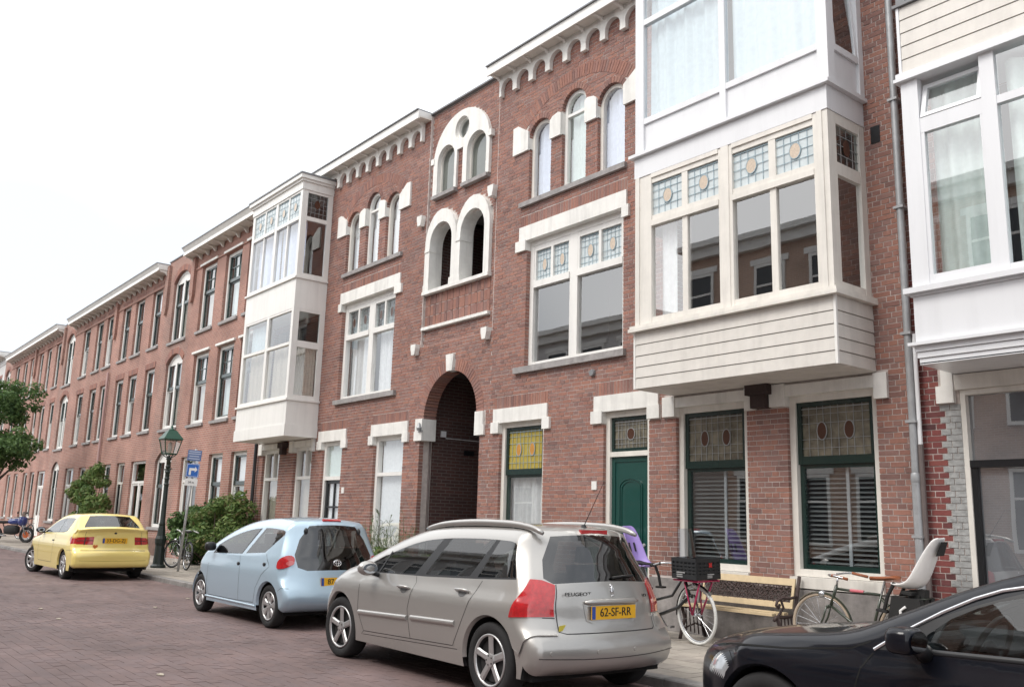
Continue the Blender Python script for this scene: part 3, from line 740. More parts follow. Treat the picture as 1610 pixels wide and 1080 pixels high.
d=MB(); d.tube([(-23.05,-.08,9.6),(-23.05,-.08,.05)],.045,10); autosmooth(d.build('downpipe',BLACKP,H2))
def left_bay():
    xl,xr,yf=-22.72,-19.72,-.83
    b=MB(); b.box(xl+.02,xr-.02,yf+.03,-.005,3.24,3.30); b.box(xl+.02,xr-.02,yf+.02,.3,6.32,7.03); b.box(xl,xr,yf,.3,9.4,9.55)
    bay=b.build('bay_window',WHITE,H2)
    fr=MB(); y=yf
    # apron and bands
    for za,zb,e in ((3.225,3.50,.02),(6.295,7.035,0)):
        fr.box(xl-e,xr+e,y-e,y+.03,za,zb); fr.box(xr-.03,xr+e,y+.03,0,za,zb); fr.box(xl-e,xl+.03,y+.03,0,za,zb)
    fr.box(xl,xr,y,y+.05,3.502,4.06); fr.box(xr-.05,xr,y+.05,0,3.502,4.06); fr.box(xl,xl+.05,y+.05,0,3.502,4.06)
    for za,zb in ((4.062,4.11),(7.037,7.085)): 
        fr.box(xl-.04,xr+.04,y-.045,0,za,zb)
    for (za,zb,tz,th) in ((4.112,6.293,5.44,.07),(7.087,9.30,8.585,.085)):
        fr.box(xl,xl+.14,y,y+.08,za,zb); fr.box(xr-.12,xr,y,y+.08,za,zb); fr.box(-21.25,-21.12,y,y+.08,za,zb)
        for p,q in ((xl+.14,-21.25),(-21.12,xr-.12)):
            fr.box(p,q,y+.006,y+.075,za,za+.08); fr.box(p,q,y+.006,y+.075,zb-.05,zb); fr.box(p,q,y-.008,y+.075,tz-th/2,tz+th/2)
            if za>7: c=(p+q)/2; fr.box(c-.03,c+.03,y+.01,y+.07,za+.08,zb-.05)
        for x,sx in ((xr,-1),(xl,1)):
            X=lambda a,b_:(min(x+a*sx,x+b_*sx),max(x+a*sx,x+b_*sx))
            fr.box(*X(0,.07),y+.08,y+.15,za,zb); fr.box(*X(0,.07),-.13,0,za,zb)
            for c,e in ((za,za+.1),(tz-.08 if za<7 else tz-.05,tz+.08 if za<7 else tz+.05),(zb-.06,zb)): fr.box(*X(.004,.066),y+.15,-.13,c,e)
    fr.build('window_frame',WHITE,bay)
    for (za,zb,tz,th) in ((4.112,6.293,5.44,.07),(7.087,9.30,8.585,.085)):
        for p,q in ((xl+.14,-21.25),(-21.12,xr-.12)):
            if za>7:
                c=(p+q)/2
                for s,t in ((p,c-.03),(c+.03,q)):
                    pane(bay,s,t,za+.08,tz-th/2,y+.04,GL); pane(bay,s,t,tz+th/2,zb-.05,y+.04,GLP); leaded(bay,s,t,tz+th/2,zb-.05,y+.033,CAMEP,STGT,4,4,1,PALEG)
            else: pane(bay,p,q,za+.08,tz-th/2,y+.04,GL); pane(bay,p,q,tz+th/2,zb-.05,y+.04,GL)
        for x in (xr-.035,xl+.035): side_glass(bay,x,y+.15,-.13,za+.1,tz-.05,GL); side_glass(bay,x,y+.15,-.13,tz+.05,zb-.06,GLD)
    x=xr-.03; P=[(-.41+.075*math.cos(t*PI/8),8.98+.11*math.sin(t*PI/8)) for t in range(16)]; MB().prism(P,x,x+.01,'x').build('medallion',STGB,bay)
    ld=MB()
    for k in range(1,5): yy=y+.15+.55*k/5; ld.box(x+.001,x+.007,yy-.004,yy+.004,8.64,9.24)
    for k in range(1,5): zz=8.64+.6*k/5; ld.box(x+.001,x+.0065,y+.15,-.13,zz-.004,zz+.004)
    ld.build('leaded_light',CAME,bay)
    curtain(bay,xl+.15,-21.27,4.15,5.45,y+.2,CURV,.14,.03); curtain(bay,-21.1,xr-.13,4.15,5.45,y+.2,CURV,.15,.03)
    sc_=MB(); 
    n=24; 
    for j in (0,1):
        for i in range(n+1): sc_.v.append((xr-.16+.02*math.sin(i*1.9),y+.15+.56*i/n,4.15+1.25*j))
    for i in range(n): sc_.f.append((i,i+1,n+2+i,n+1+i)); sc_.r.append(0)
    sc_.build('curtain',CURV,bay,smooth=True)
    curtain(bay,xl+.15,-21.27,7.1,8.6,y+.22,CURL,.2,.02); curtain(bay,-21.1,xr-.13,7.1,8.6,y+.22,CURL,.2,.02)
    curtain(bay,xl+.15,-21.6,5.5,6.2,y+.2,CURB,.1,.02)
    rf=MB(); rf.box(xl-.02,xr+.02,y-.02,.1,9.302,9.50); rf.box(xl-.06,xr+.06,y-.06,.1,9.50,9.56); rf.box(xl-.10,xr+.10,y-.11,.1,9.56,9.66); rf.build('bay_cornice',WHITE,bay)
    MB().box(xl-.12,xr+.12,y-.13,.2,9.66,9.70).build('bay_capping',LEAD,bay)
left_bay()
# ================================================================ passage house between the pair
HP=empty('passage_house',(-14.125,0,0))
tag(HP,'narrow red brick house with open arched passage, white twin arched loggia and round window','house')
x0,x1=-15.34,-12.91; yr=.055; xc=-14.2
def passage():
    h=HP
    PA=Arch(-15.08,-13.32,3.36,3.361,.879); PJ=Rect(-15.2,-13.2,0,2.94); PS=Rect(-15.08,-13.32,2.93,3.37)
    # ----- lower wall, flush
    zl=4.85
    ringp=MB()
    pats=[PA.grow(.19),PJ,Rect(-15.36,-13.03,2.935,3.375),Rect(-14.33,-14.07,4.24,4.56),Rect(x0,x1,-1,.1)]
    bl=lay_bricks(x0,x1,0,zl,pats,0)
    mb=bricks_build(h,bl,0,BRKO,BRK)
    voussoirs(mb,xc,3.361,.88,1.10,-PI/2,-.145,0,.3,.062); voussoirs(mb,xc,3.361,.88,1.10,.145,PI/2,0,.3,.062)
    # ----- upper wall, set back
    LO=Rect(-15.25,-13.12,5.95,7.35); 
    lan=[Arch(-15.0,-14.38,8.03,8.745,.31),Arch(-13.95,-13.30,8.03,8.70,.325)]
    tri=[Rect(-15.15,-14.30,7.95,8.8),Rect(-14.09,-13.2,7.95,8.8)]; R0=1.0
    half=Arch(-15.15,-13.2,8.78,8.781,.9)
    cx=half.c
    up=[Rect(-15.31,-13.09,5.19,6.9),Arch(-15.31,-14.19,6.9,6.95,.74),Arch(-14.21,-13.09,6.9,6.95,.74),Rect(-14.6,-13.8,6.95,7.3)]+tri+[half]
    bl=lay_bricks(x0+.02,x1-.02,zl,9.93,up,yr)
    m2=bricks_build(h,bl,0,BRKO,BRK)
    n=len(mb.v); mb.f+=[tuple(i+n for i in q) for q in m2.f]; mb.v+=m2.v; mb.r+=m2.r
    # pier between the lancets, soldier apron
    bl=lay_bricks(-14.30,-14.09,7.95,8.82,[],yr-.02)
    m2=bricks_build(h,bl,0,BRKO,BRK); n=len(mb.v); mb.f+=[tuple(i+n for i in q) for q in m2.f]; mb.v+=m2.v; mb.r+=m2.r
    nn=22
    for k in range(nn):
        p=-15.31+2.22*k/nn; off=-.007 if k%2 else 0
        for j in range(3):
            za=5.255+j*.225; mb.box(p+.006,p+2.22/nn-.006,yr+off,yr+.1,za+.005,za+.216,random.random(),back=False)
    o=mb.build('brickwork',BRK,h,rnd=True); o['kind']='stuff'
    bk=MB()
    wall_sheet(bk,x0,x1,0,zl,[PA.grow(.05),PJ,Rect(-15.13,-13.27,2.9,3.4)],.005,.3,.005,False)
    bk.quad((x0,.005,zl),(x1,.005,zl),(x1,.07,zl),(x0,.07,zl))
    wall_sheet(bk,x0,x1,zl,9.95,[LO]+[a.grow(.0) for a in lan]+[Arch(-14.4,-13.9,9.02,9.27,.25)],yr+.005,.25,.005,False)
    for xx in (x0,x1-.02): bk.box(xx,xx+.02,.004,.1,zl,9.93)
    bk.build('mortar_wall',MORT,h)
    sh=MB()
    for xx,s in ((x0,1),(x1,-1)): sh.quad((xx,.02,4.3),(xx,6,4.3),(xx,6,9.95),(xx,.02,9.95))
    sh.quad((x0,6,-.1),(x1,6,-.1),(x1,6,9.95),(x0,6,9.95)); sh.box(x0,x1,.1,6,9.9,9.95); sh.box(x0,x1,.35,6,7.8,7.9); sh.box(x0,x1,.35,6,4.35,4.5)
    sh.build('room_shell',ROOM,h)
    MB().box(x0-.01,x1+.01,-.02,.3,9.955,9.99).build('parapet_coping',LEAD,h)
    # ----- stone dressings
    MB().prism([(-14.33,4.56),(-14.07,4.56),(-14.105,4.235),(-14.295,4.235)],-.05,.1).build('keystone',STONE,h)
    for sg in (-1,1):
        e=lambda d:xc+sg*d
        MB().prism([(e(.88),3.37),(e(1.13),3.37),(e(1.13),3.12),(e(1.165),3.12),(e(1.165),2.935),(e(.88),2.935)],-.04,.3).build('impost_stone',STONE,h)
    for x,z in ((-15.45,4.80),(-13.045,4.80),(-15.46,7.57),(-12.99,7.56)):
        q=MB(); q.prism([(x-.09,z+.11),(x+.09,z+.11),(x+.09,z+.03),(x+.05,z-.11),(x-.05,z-.11),(x-.09,z+.03)],-.11,.05); q.build('corbel_stone',STONE,h)
    # ----- loggia surround: two arches on a shared column
    def harch(xa,xb,zs,zr,n=12): 
        c=(xa+xb)/2; r=(xb-xa)/2; return [(c-r*math.cos(PI*k/n),zs+zr*math.sin(PI*k/n)) for k in range(n+1)]
    for i,(xa,xb,ia,ib) in enumerate(((-15.31,-14.2,-15.14,-14.35),(-14.2,-13.09,-14.05,-13.26))):
        outer=[(xa,6.0),(xa,6.9)]+harch(xa,xb,6.98,.70)+[(xb,6.9),(xb,6.0)]
        inner=[(ia,6.0),(ia,6.87)]+harch(ia,ib,6.98,.42)+[(ib,6.87),(ib,6.0)]
        lg=MB().ring(outer,inner,-.02,.30).build('loggia_arch',STONE,h)
        MB().box(ia-.16 if i==0 else ia-.15,ia+.012,-.035,.29,6.84,6.90).build('impost_band',STONE,lg)
    for a,b in ((-15.16,-14.96),(-14.39,-14.02)): MB().box(a-.16 if a<-15 else a,b-.16 if a<-15 else b,-.03,.28,6.0,6.14).build('column_base',STONE,h)
    MB().box(-15.33,-13.07,-.045,.32,5.93,6.0).build('loggia_sill',STONE,h)
    MB().box(-15.33,-13.07,-.02,.1,5.19,5.25).build('apron_strip',STONE,h)
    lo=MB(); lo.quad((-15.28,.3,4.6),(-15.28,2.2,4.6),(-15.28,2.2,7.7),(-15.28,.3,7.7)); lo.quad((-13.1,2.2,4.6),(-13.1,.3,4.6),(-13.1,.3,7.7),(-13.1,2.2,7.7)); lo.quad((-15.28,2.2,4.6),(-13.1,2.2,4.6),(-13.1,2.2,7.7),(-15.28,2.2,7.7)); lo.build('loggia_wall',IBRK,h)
    MB().tube([(-15.05,1.0,5.0),(-15.05,1.0,7.6)],.025,8).build('loggia_pole',WHITE,h); MB().lathe([(.03,0),(.05,.03),(.03,.06)],(-15.05,1.0,6.4),8).build('pole_collar',WHITE,h)
    # ----- white surround of the lancets and roundel (flat plate with real openings)
    yp=.0
    def plate(poly,name):
        o=MB().prism(poly,yp,.2).build(name,STONE,h); return o
    L,Rr=lan
    lp=L.path(10); rp=Rr.path(10)
    zspr=8.82
    # left leg and right leg as ring strips round each lancet, then the tympanum pieces
    for a,(xa,xb) in ((L,(-15.15,-14.30)),(Rr,(-14.09,-13.2))):
        for p,q in ((xa,a.xa+.004),(a.xb-.004,xb)): MB().box(p,q,yp-.012,.2,8.03,8.299).build('lancet_jamb',STONE,h)
    # tympanum: half disc minus lancet heads and roundel, via constrained triangulation
    def circ(cx_,cz_,r,n,a0=0,a1=2*PI): return [(cx_+r*math.cos(a0+(a1-a0)*k/n),cz_+r*math.sin(a0+(a1-a0)*k/n)) for k in range(n)]
    R1=(-13.2+15.15)/2; outer=[(-15.15,8.30),(-14.30,8.30),(-14.30,8.83),(-14.09,8.83),(-14.09,8.30),(-13.2,8.30)]+[(cx+R1*math.cos(PI*k/24),8.76+.90*math.sin(PI*k/24)) for k in range(25)]
    hol=[circ(-14.15,9.27,.245,20)]
    for a in (L,Rr): hol.append([(x,max(z,8.2)) for x,z in a.path(12)])
    tri_plate(h,'tympanum',outer,hol,yp-.012,.2,STONE)
    P=[(-14.15+.245*math.cos(2*PI*k/20),9.27+.245*math.sin(2*PI*k/20)) for k in range(21)]
    Q=[(-14.15+.205*math.cos(2*PI*k/20),9.27+.205*math.sin(2*PI*k/20)) for k in range(21)]
    rw=MB().ring(P,Q,.06,.15).build('round_window',STONE,h); m=MB(); m.add([(x,.12,z) for x,z in Q[:-1]],[tuple(range(20))]); m.build('pane',GLD,rw); pane(rw,-14.4,-13.9,9.02,9.52,.16,CURV,'blind')
    for a in lan:
        w=MB().ring(a.path(12),a.path(12,.035),.08,.15).build('lancet_window',CREAM,h); I=a.path(12,.035); m=MB(); m.add([(x,.12,z) for x,z in I],[tuple(range(len(I)))]); m.build('pane',GLD,w)
        MB().box(a.xa+.03,a.xb-.03,.15,.155,8.03,9.1).build('blind',CURV,w)
        MB().box(a.xa-.13,a.xb+.07,-.05,.12,7.955,8.03).build('window_sill',SILL,h)
    for x,z in ((-15.17,8.75),(-13.17,8.77)): MB().box(x-.05,x+.05,-.035,.1,z,z+.13).build('shoulder_stone',STONE,h)
    # ----- inside of the passage
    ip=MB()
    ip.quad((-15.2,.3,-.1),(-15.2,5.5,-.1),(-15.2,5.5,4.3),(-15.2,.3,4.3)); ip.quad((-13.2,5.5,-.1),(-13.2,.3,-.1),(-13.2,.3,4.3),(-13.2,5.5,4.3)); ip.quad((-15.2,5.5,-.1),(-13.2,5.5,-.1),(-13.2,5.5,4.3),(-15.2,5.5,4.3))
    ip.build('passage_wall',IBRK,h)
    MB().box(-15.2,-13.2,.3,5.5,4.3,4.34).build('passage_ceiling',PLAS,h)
    for k in range(7): MB().box(-15.19,-13.21,1.5+.28*k,5.4,.0+.17*k,.17*(k+1)-.004).build('stair_step',SILL,h)
    MB().tube([(-13.32,.6,.95),(-13.32,3.0,2.2)],.03,8).build('handrail',mat('handrail_wood',(.25,.19,.17),.6),h)
    MB().box(-13.75,-13.5,.55,.75,0,1.28).build('passage_bin',mat('dark_slate_plastic',(.03,.04,.05),.6),h)
    MB().tube([(-15.17,.24,.05),(-15.17,.24,3.05)],.02,8).build('cable_pipe',ZINC2,h)
    lm=MB(); lm.lathe([(.0,0),(.045,.01),(.06,.06),(.03,.12),(.02,.16)],(-15.13,-.07,3.12),10); lm.box(-15.2,-15.06,-.05,-.03,3.1,3.14); autosmooth(lm.build('wall_lamp',ZINC,h))
    MB().box(-15.198,-15.17,.5,.62,3.05,3.17).build('junction_box',UPVC,h); MB().tube([(-15.18,.62,3.03),(-15.18,3.0,3.03)],.008,6).build('cable',UPVC,h)
    MB().box(-15.199,-15.185,1.1,1.35,2.72,2.82).build('vent_grille',BLACKP,h)
def tri_plate(h,name,outer,holes,y0,y1,m):
    """flat plate with openings: faces plus the edges of every loop"""
    vs=[Vector(p) for p in outer]; loops=[list(range(len(vs)))]
    for q in holes:
        b=len(vs); vs+=[Vector(p) for p in q]; loops.append(list(range(b,len(vs))))
    ed=[(l[i],l[(i+1)%len(l)]) for l in loops for i in range(len(l))]
    rv,re,rf,*_=delaunay_2d_cdt(vs,ed,[],0,1e-5)
    def inside(p,poly):
        c=False; n=len(poly)
        for i in range(n):
            a,b=poly[i],poly[(i+1)%n]
            if (a[1]>p[1])!=(b[1]>p[1]) and p[0]<(b[0]-a[0])*(p[1]-a[1])/(b[1]-a[1])+a[0]: c=not c
        return c
    mb=MB(); mb.v=[(v.x,y0,v.y) for v in rv]
    for f in rf:
        c=((rv[f[0]].x+rv[f[1]].x+rv[f[2]].x)/3,(rv[f[0]].y+rv[f[1]].y+rv[f[2]].y)/3)
        if inside(c,outer) and not any(inside(c,q) for q in holes): mb.f.append(tuple(f)); mb.r.append(0)
    for l in [outer]+holes:
        for i in range(len(l)):
            a,b=l[i],l[(i+1)%len(l)]
            if l is outer and abs(a[1]-8.30)<.001 and abs(b[1]-8.30)<.001: continue
            if l is not outer and (a[1]<8.25 or b[1]<8.25) and abs(a[1]-b[1])<.01: continue
            mb.quad((a[0],y0,a[1]),(a[0],y1,a[1]),(b[0],y1,b[1]),(b[0],y0,b[1]))
    return mb.build(name,m,h)
passage()
# ================================================================ house at the right edge
H0=empty('brick_house',(-3.2,0,0)); tag(H0,'house at the right edge with white bay, boarded panel and white painted brick quoins','house')
def right_edge_house():
    h=H0; x0,x1=-4.995,-1.2
    win=Rect(-4.51,-1.6,.55,2.93)
    holes=[win,Rect(-4.45,-1.5,3.9,6.2),Rect(-4.45,-1.5,7.2,9)]
    quo=[]
    pats=[Rect(-4.74,-4.5,2.80,3.16),Rect(-4.69,-1.5,2.93,3.2)]
    bl=lay_bricks(x0,x1,.0,9.9,holes+pats,0)
    red=[];white=[]
    for b in bl:
        k=int(round(b[2]/CH)); lim=-4.73 if k%2 else -4.675
        lim+=.0
        if b[2]<2.79 and b[2]>.3 and b[1]>lim+.03:
            if b[0]<lim: red.append((b[0],lim-.01,*b[2:])); white.append((lim,min(b[1],-4.51),*b[2:])) if b[1]-lim>.03 else None
            else: white.append(b)
        else: red.append(b)
    vis=[b for b in red if b[0]<-4.45]; rest=[b for b in red if b[0]>=-4.45]
    vis.sort(key=lambda b:b[2]); 
    mb=bricks_build(h,vis[:220]+[],220,BRK2,BRK2)
    mb=MB()
    for a,b,c,d,y in vis[220:]+rest: mb.box(a,b,y,y+.1,c,d,random.random(),back=False)
    o=mb.build('brickwork',BRK,h,rnd=True); o['kind']='stuff'
    me=None
    for a,b,c,d,y in white:
        if me is None: o=MB().box(0,1,0,1,0,1,back=False).build('white_brick',WBRK,h); me=o.data
        else: o=link('white_brick',me,None,h)
        o.location=Vector((a,y-.004,c-.002))-h.location; o.scale=(b-a,.1,d-c+.004)
    bk=MB(); wall_sheet(bk,x0,x1,0,9.9,holes,.005,.3,.005,False); bk.build('mortar_wall',MORT,h)
    shell(h,x0,x1,9.9,.012,7,[3.4,6.6])
    # stone ears beside the window head
    q=MB(); q.box(-4.69,-4.56,-.04,.1,2.99,3.22); q.build('lintel_ear',STONE,h); MB().box(-4.745,-4.555,-.055,.1,2.80,2.988).build('lintel_ear',STONE,h)
    MB().box(-4.553,-1.6,-.03,.1,2.935,3.1).build('lintel',CREAM,h)
    # display window
    fr=MB(); frame_bars(fr,-4.51,-1.6,.55,2.93,.055,.0,.14); wd=fr.build('window',CREAM,h)
    m=MB(); m.box(-4.455,-1.65,.0,.07,2.10,2.175); m.box(-4.455,-4.395,.02,.07,.6,2.10); m.build('window_bar',BLACKP,wd)
    m=MB(); m.box(-4.455,-1.65,.075,.085,2.175,2.875); m.box(-4.395,-1.65,.076,.084,.6,2.10); m.build('window_film',FILM,wd)
    pane(wd,-4.455,-1.65,2.175,2.875,.068,GL); pane(wd,-4.395,-1.65,.6,2.10,.066,GL)
    MB().box(-4.53,-1.5,-.06,.1,.45,.548).build('window_sill',SILL,h); MB().box(-4.99,-1.3,-.03,.1,-.1,.12).build('plinth',PLINTH,h)
    # second pipe under the bay
    d=MB(); d.tube([(-4.93,-.09,2.36),(-4.93,-.09,.05)],.03,10); autosmooth(d.build('downpipe',ZINC2,h)); d=MB(); d.tube([(-4.93,-.09,3.6),(-4.93,-.09,2.35)],.024,10); autosmooth(d.build('downpipe',UPVC,h))
    # ---- bay
    xl,xr,y=-4.555,-1.45,-.8
    b=MB(); b.box(xl+.03,xr-.03,y+.03,-.005,3.13,3.2); b.box(xl+.02,xr,y+.02,.3,6.4,7.1); bay=b.build('bay_window',WHITE,h)
    n=7
    for k in range(n): ya=y+.02+.76*k/n; MB().box(xl+.02,xr-.02,ya,ya+.76/n-.008,3.118,3.13).build('soffit_board',BOARD,bay)
    fr=MB()
    for k,(za,zb,e) in enumerate(((3.11,3.175,-.02),(3.18,3.24,-.005),(3.245,3.305,.01))): fr.box(xl-e,xr+e,y-e,-.0,za,zb)
    fr.box(xl-.06,xr+.06,y-.06,0,3.307,3.34); fr.box(xl,xr,y,0,3.342,3.83)
    fr.box(xl-.02,xr+.02,y-.02,0,3.832,3.86); fr.box(xl-.07,xr+.07,y-.075,0,3.862,3.92)
    fr.build('bay_apron',UPVC,bay)
    fr=MB()
    fr.box(xl,-4.37,y,y+.1,3.922,6.26); fr.box(-3.72,-3.575,y,y+.09,3.922,6.26); fr.box(-4.37,-3.72,y+.006,y+.09,3.922,4.04); fr.box(-3.575,xr,y+.006,y+.09,3.922,4.0)
    fr.box(-4.37,-3.72,y+.008,y+.09,5.62,5.79); fr.box(-3.575,xr,y+.008,y+.09,5.675,5.76)
    fr.box(-4.37,-4.33,y+.01,y+.08,4.04,5.62); fr.box(-3.75,-3.72,y+.01,y+.08,4.04,5.62)
    fr.box(xl,xl+.07,y+.1,y+.18,3.922,6.26); fr.box(xl,xl+.07,-.1,0,3.922,6.26)
    fr.build('window_frame',UPVC,bay)
    pane(bay,-4.33,-3.75,4.04,5.62,y+.04,GL); pane(bay,-3.575,xr,4.0,5.675,y+.04,GL); pane(bay,-3.575,xr,5.76,6.26,y+.04,GL); side_glass(bay,xl+.03,y+.18,-.1,3.922,6.26,GL)
    # top hung light tilted out
    tf=MB(); t=.10
    def tb(xa,xb,za,zb):
        g=lambda z:y-.0+.12*(z-5.79)/.45*1.0
        tf.add([(xa,g(za),za),(xb,g(za),za),(xb,g(za)+.05,za),(xa,g(za)+.05,za),(xa,g(zb),zb),(xb,g(zb),zb),(xb,g(zb)+.05,zb),(xa,g(zb)+.05,zb)],[(0,1,5,4),(0,4,7,3),(1,2,6,5),(4,5,6,7),(0,3,2,1),(3,7,6,2)])
    tb(-4.36,-4.31,5.795,6.2);tb(-3.77,-3.725,5.795,6.2);tb(-4.31,-3.77,5.795,5.84);tb(-4.31,-3.77,6.15,6.2); tf.build('tilted_sash',UPVC,bay)
    gq=MB(); gq.quad((-4.31,y+.03,5.84),(-3.77,y+.03,5.84),(-3.77,y+.125,6.15),(-4.31,y+.125,6.15)); gq.build('tilted_pane',GL,bay)
    curtain(bay,-4.35,-3.74,4.06,6.2,y+.24,CURG,.16,.035); curtain(bay,-3.56,xr,4.0,6.2,y+.24,CURG,.2,.04)
    fs=MB(); fs.box(xl-.05,xr+.05,y-.06,0,6.262,6.30); fs.box(xl-.03,xr+.03,y-.045,0,6.302,6.36); fs.build('bay_fascia',UPVC,bay)
    for k in range(5):
        za=6.368+.159*k; MB().prism([(y-.01,za+.004),(y-.002,za+.154),(y+.03,za+.154),(y+.03,za+.004)],xl+.035,xr,'x').build('siding_board',BOARD,bay)
    MB().box(xl,xl+.032,y-.014,y+.03,6.362,7.16).build('corner_trim',UPVC,bay); q=MB(); q.box(xl+.01,xr,y+.01,-.01,6.362,7.15); q.build('siding_backing',BGAP,bay)
    fs=MB(); fs.box(xl-.03,xr,y-.04,0,7.165,7.2); fs.box(xl,xl+.1,y,y+.08,7.2,8.6); fs.build('bay_ledge',LEAD,bay); pane(bay,xl+.1,xr,7.2,8.6,y+.04,GL); MB().box(xl,xr,y,.3,8.6,8.9).build('bay_roof',UPVC,bay)
right_edge_house()
# ================================================================ the terrace running away to the left
def sash(h,xa,xb,za,zb,kind,rr,arch=None,y=.09):
    """white outer frame, dark sashes; kind: grid | blind | plain | twin"""
    t=.10; fr=MB()
    if arch:
        P=arch.path(8); fr.ring(P,arch.path(8,t),y,y+.1); fr.box(xa+t,xb-t,y+.004,y+.1,za,za+t); ztop=arch.zs
        fr.box(xa+t,xb-t,y+.02,y+.09,arch.zs-.05,arch.zs+arch.rise-.02)
        fr.box((xa+xb)/2-.07,(xa+xb)/2+.07,y-.005,y+.1,za+t,arch.zs)
    else: frame_bars(fr,xa,xb,za,zb,t,y,.1); ztop=zb-t
    w=fr.build('sash_window',WHITE,h)
    mz=za+(ztop-za)*.62
    cols=[(xa+t,xb-t)] if not arch else [(xa+t,(xa+xb)/2-.07),((xa+xb)/2+.07,xb-t)]
    for a,b in cols:
        d=MB(); frame_bars(d,a,b,mz,ztop,.05,y+.02,.05); 
        d.box(a,b,y+.01,y+.07,mz-.05,mz+.05)
        if kind=='grid':
            for k in (1,2): d.box(a+(b-a)*k/3-.012,a+(b-a)*k/3+.012,y+.03,y+.06,mz+.05,ztop-.05)
            d.box(a+.05,b-.05,y+.031,y+.059,(mz+ztop)/2,(mz+ztop)/2+.025)
        d.build('upper_sash',GREEN,w)
        d=MB(); frame_bars(d,a,b,za+t,mz-.05,.045,y+.045,.04); d.build('lower_sash',GREEN if rr.random()<.7 else WHITE,w)
        m_=MB(); m_.quad((a,y+.06,mz),(b,y+.06,mz),(b,y+.06,ztop),(a,y+.06,ztop)); m_.quad((a,y+.075,za+t),(b,y+.075,za+t),(b,y+.075,mz),(a,y+.075,mz)); m_.build('pane',GL,w)
    q=rr.random()
    if kind=='blind' or q<.3: MB().box(xa+t,xb-t,y+.15,y+.155,mz-.1*rr.random(),ztop).build('roller_blind',BLIND if rr.random()<.7 else CURT,w)
    if q<.75: curtain(w,xa+.08,xb-.08,za+.05,zb-.05,y+.22,[CURT,CURG,CURV][int(rr.random()*3)],.14,.025)
    return w
def door_unit(h,xa,xb,za,zb,white,y=.08):
    m=WHITE if white else BLACKP
    fr=MB(); zt=zb-.75; frame_bars(fr,xa,xb,za,zb,.09,y,.1,hor=[(zt,xa+.09,xb-.09)],th=.08,bot=.04,vert=[((xa+xb)/2,za+.05,zt-.04)],tv=.12); d=fr.build('door_frame',WHITE if white else CREAM,h)
    pane(d,xa+.09,xb-.09,zt+.04,zb-.09,y+.05,GL)
    l=MB(); c=(xa+xb)/2
    for a,b in ((xa+.09,c-.06),(c+.06,xb-.09)):
        l.box(a,b,y+.03,y+.07,za+.04,1.0); frame_bars(l,a,b,1.0,zt-.04,.07,y+.03,.04)
    lo=l.build('door_leaf',m,d)
    pane(d,xa+.1,xb-.1,1.05,zt-.1,y+.05,GLD)
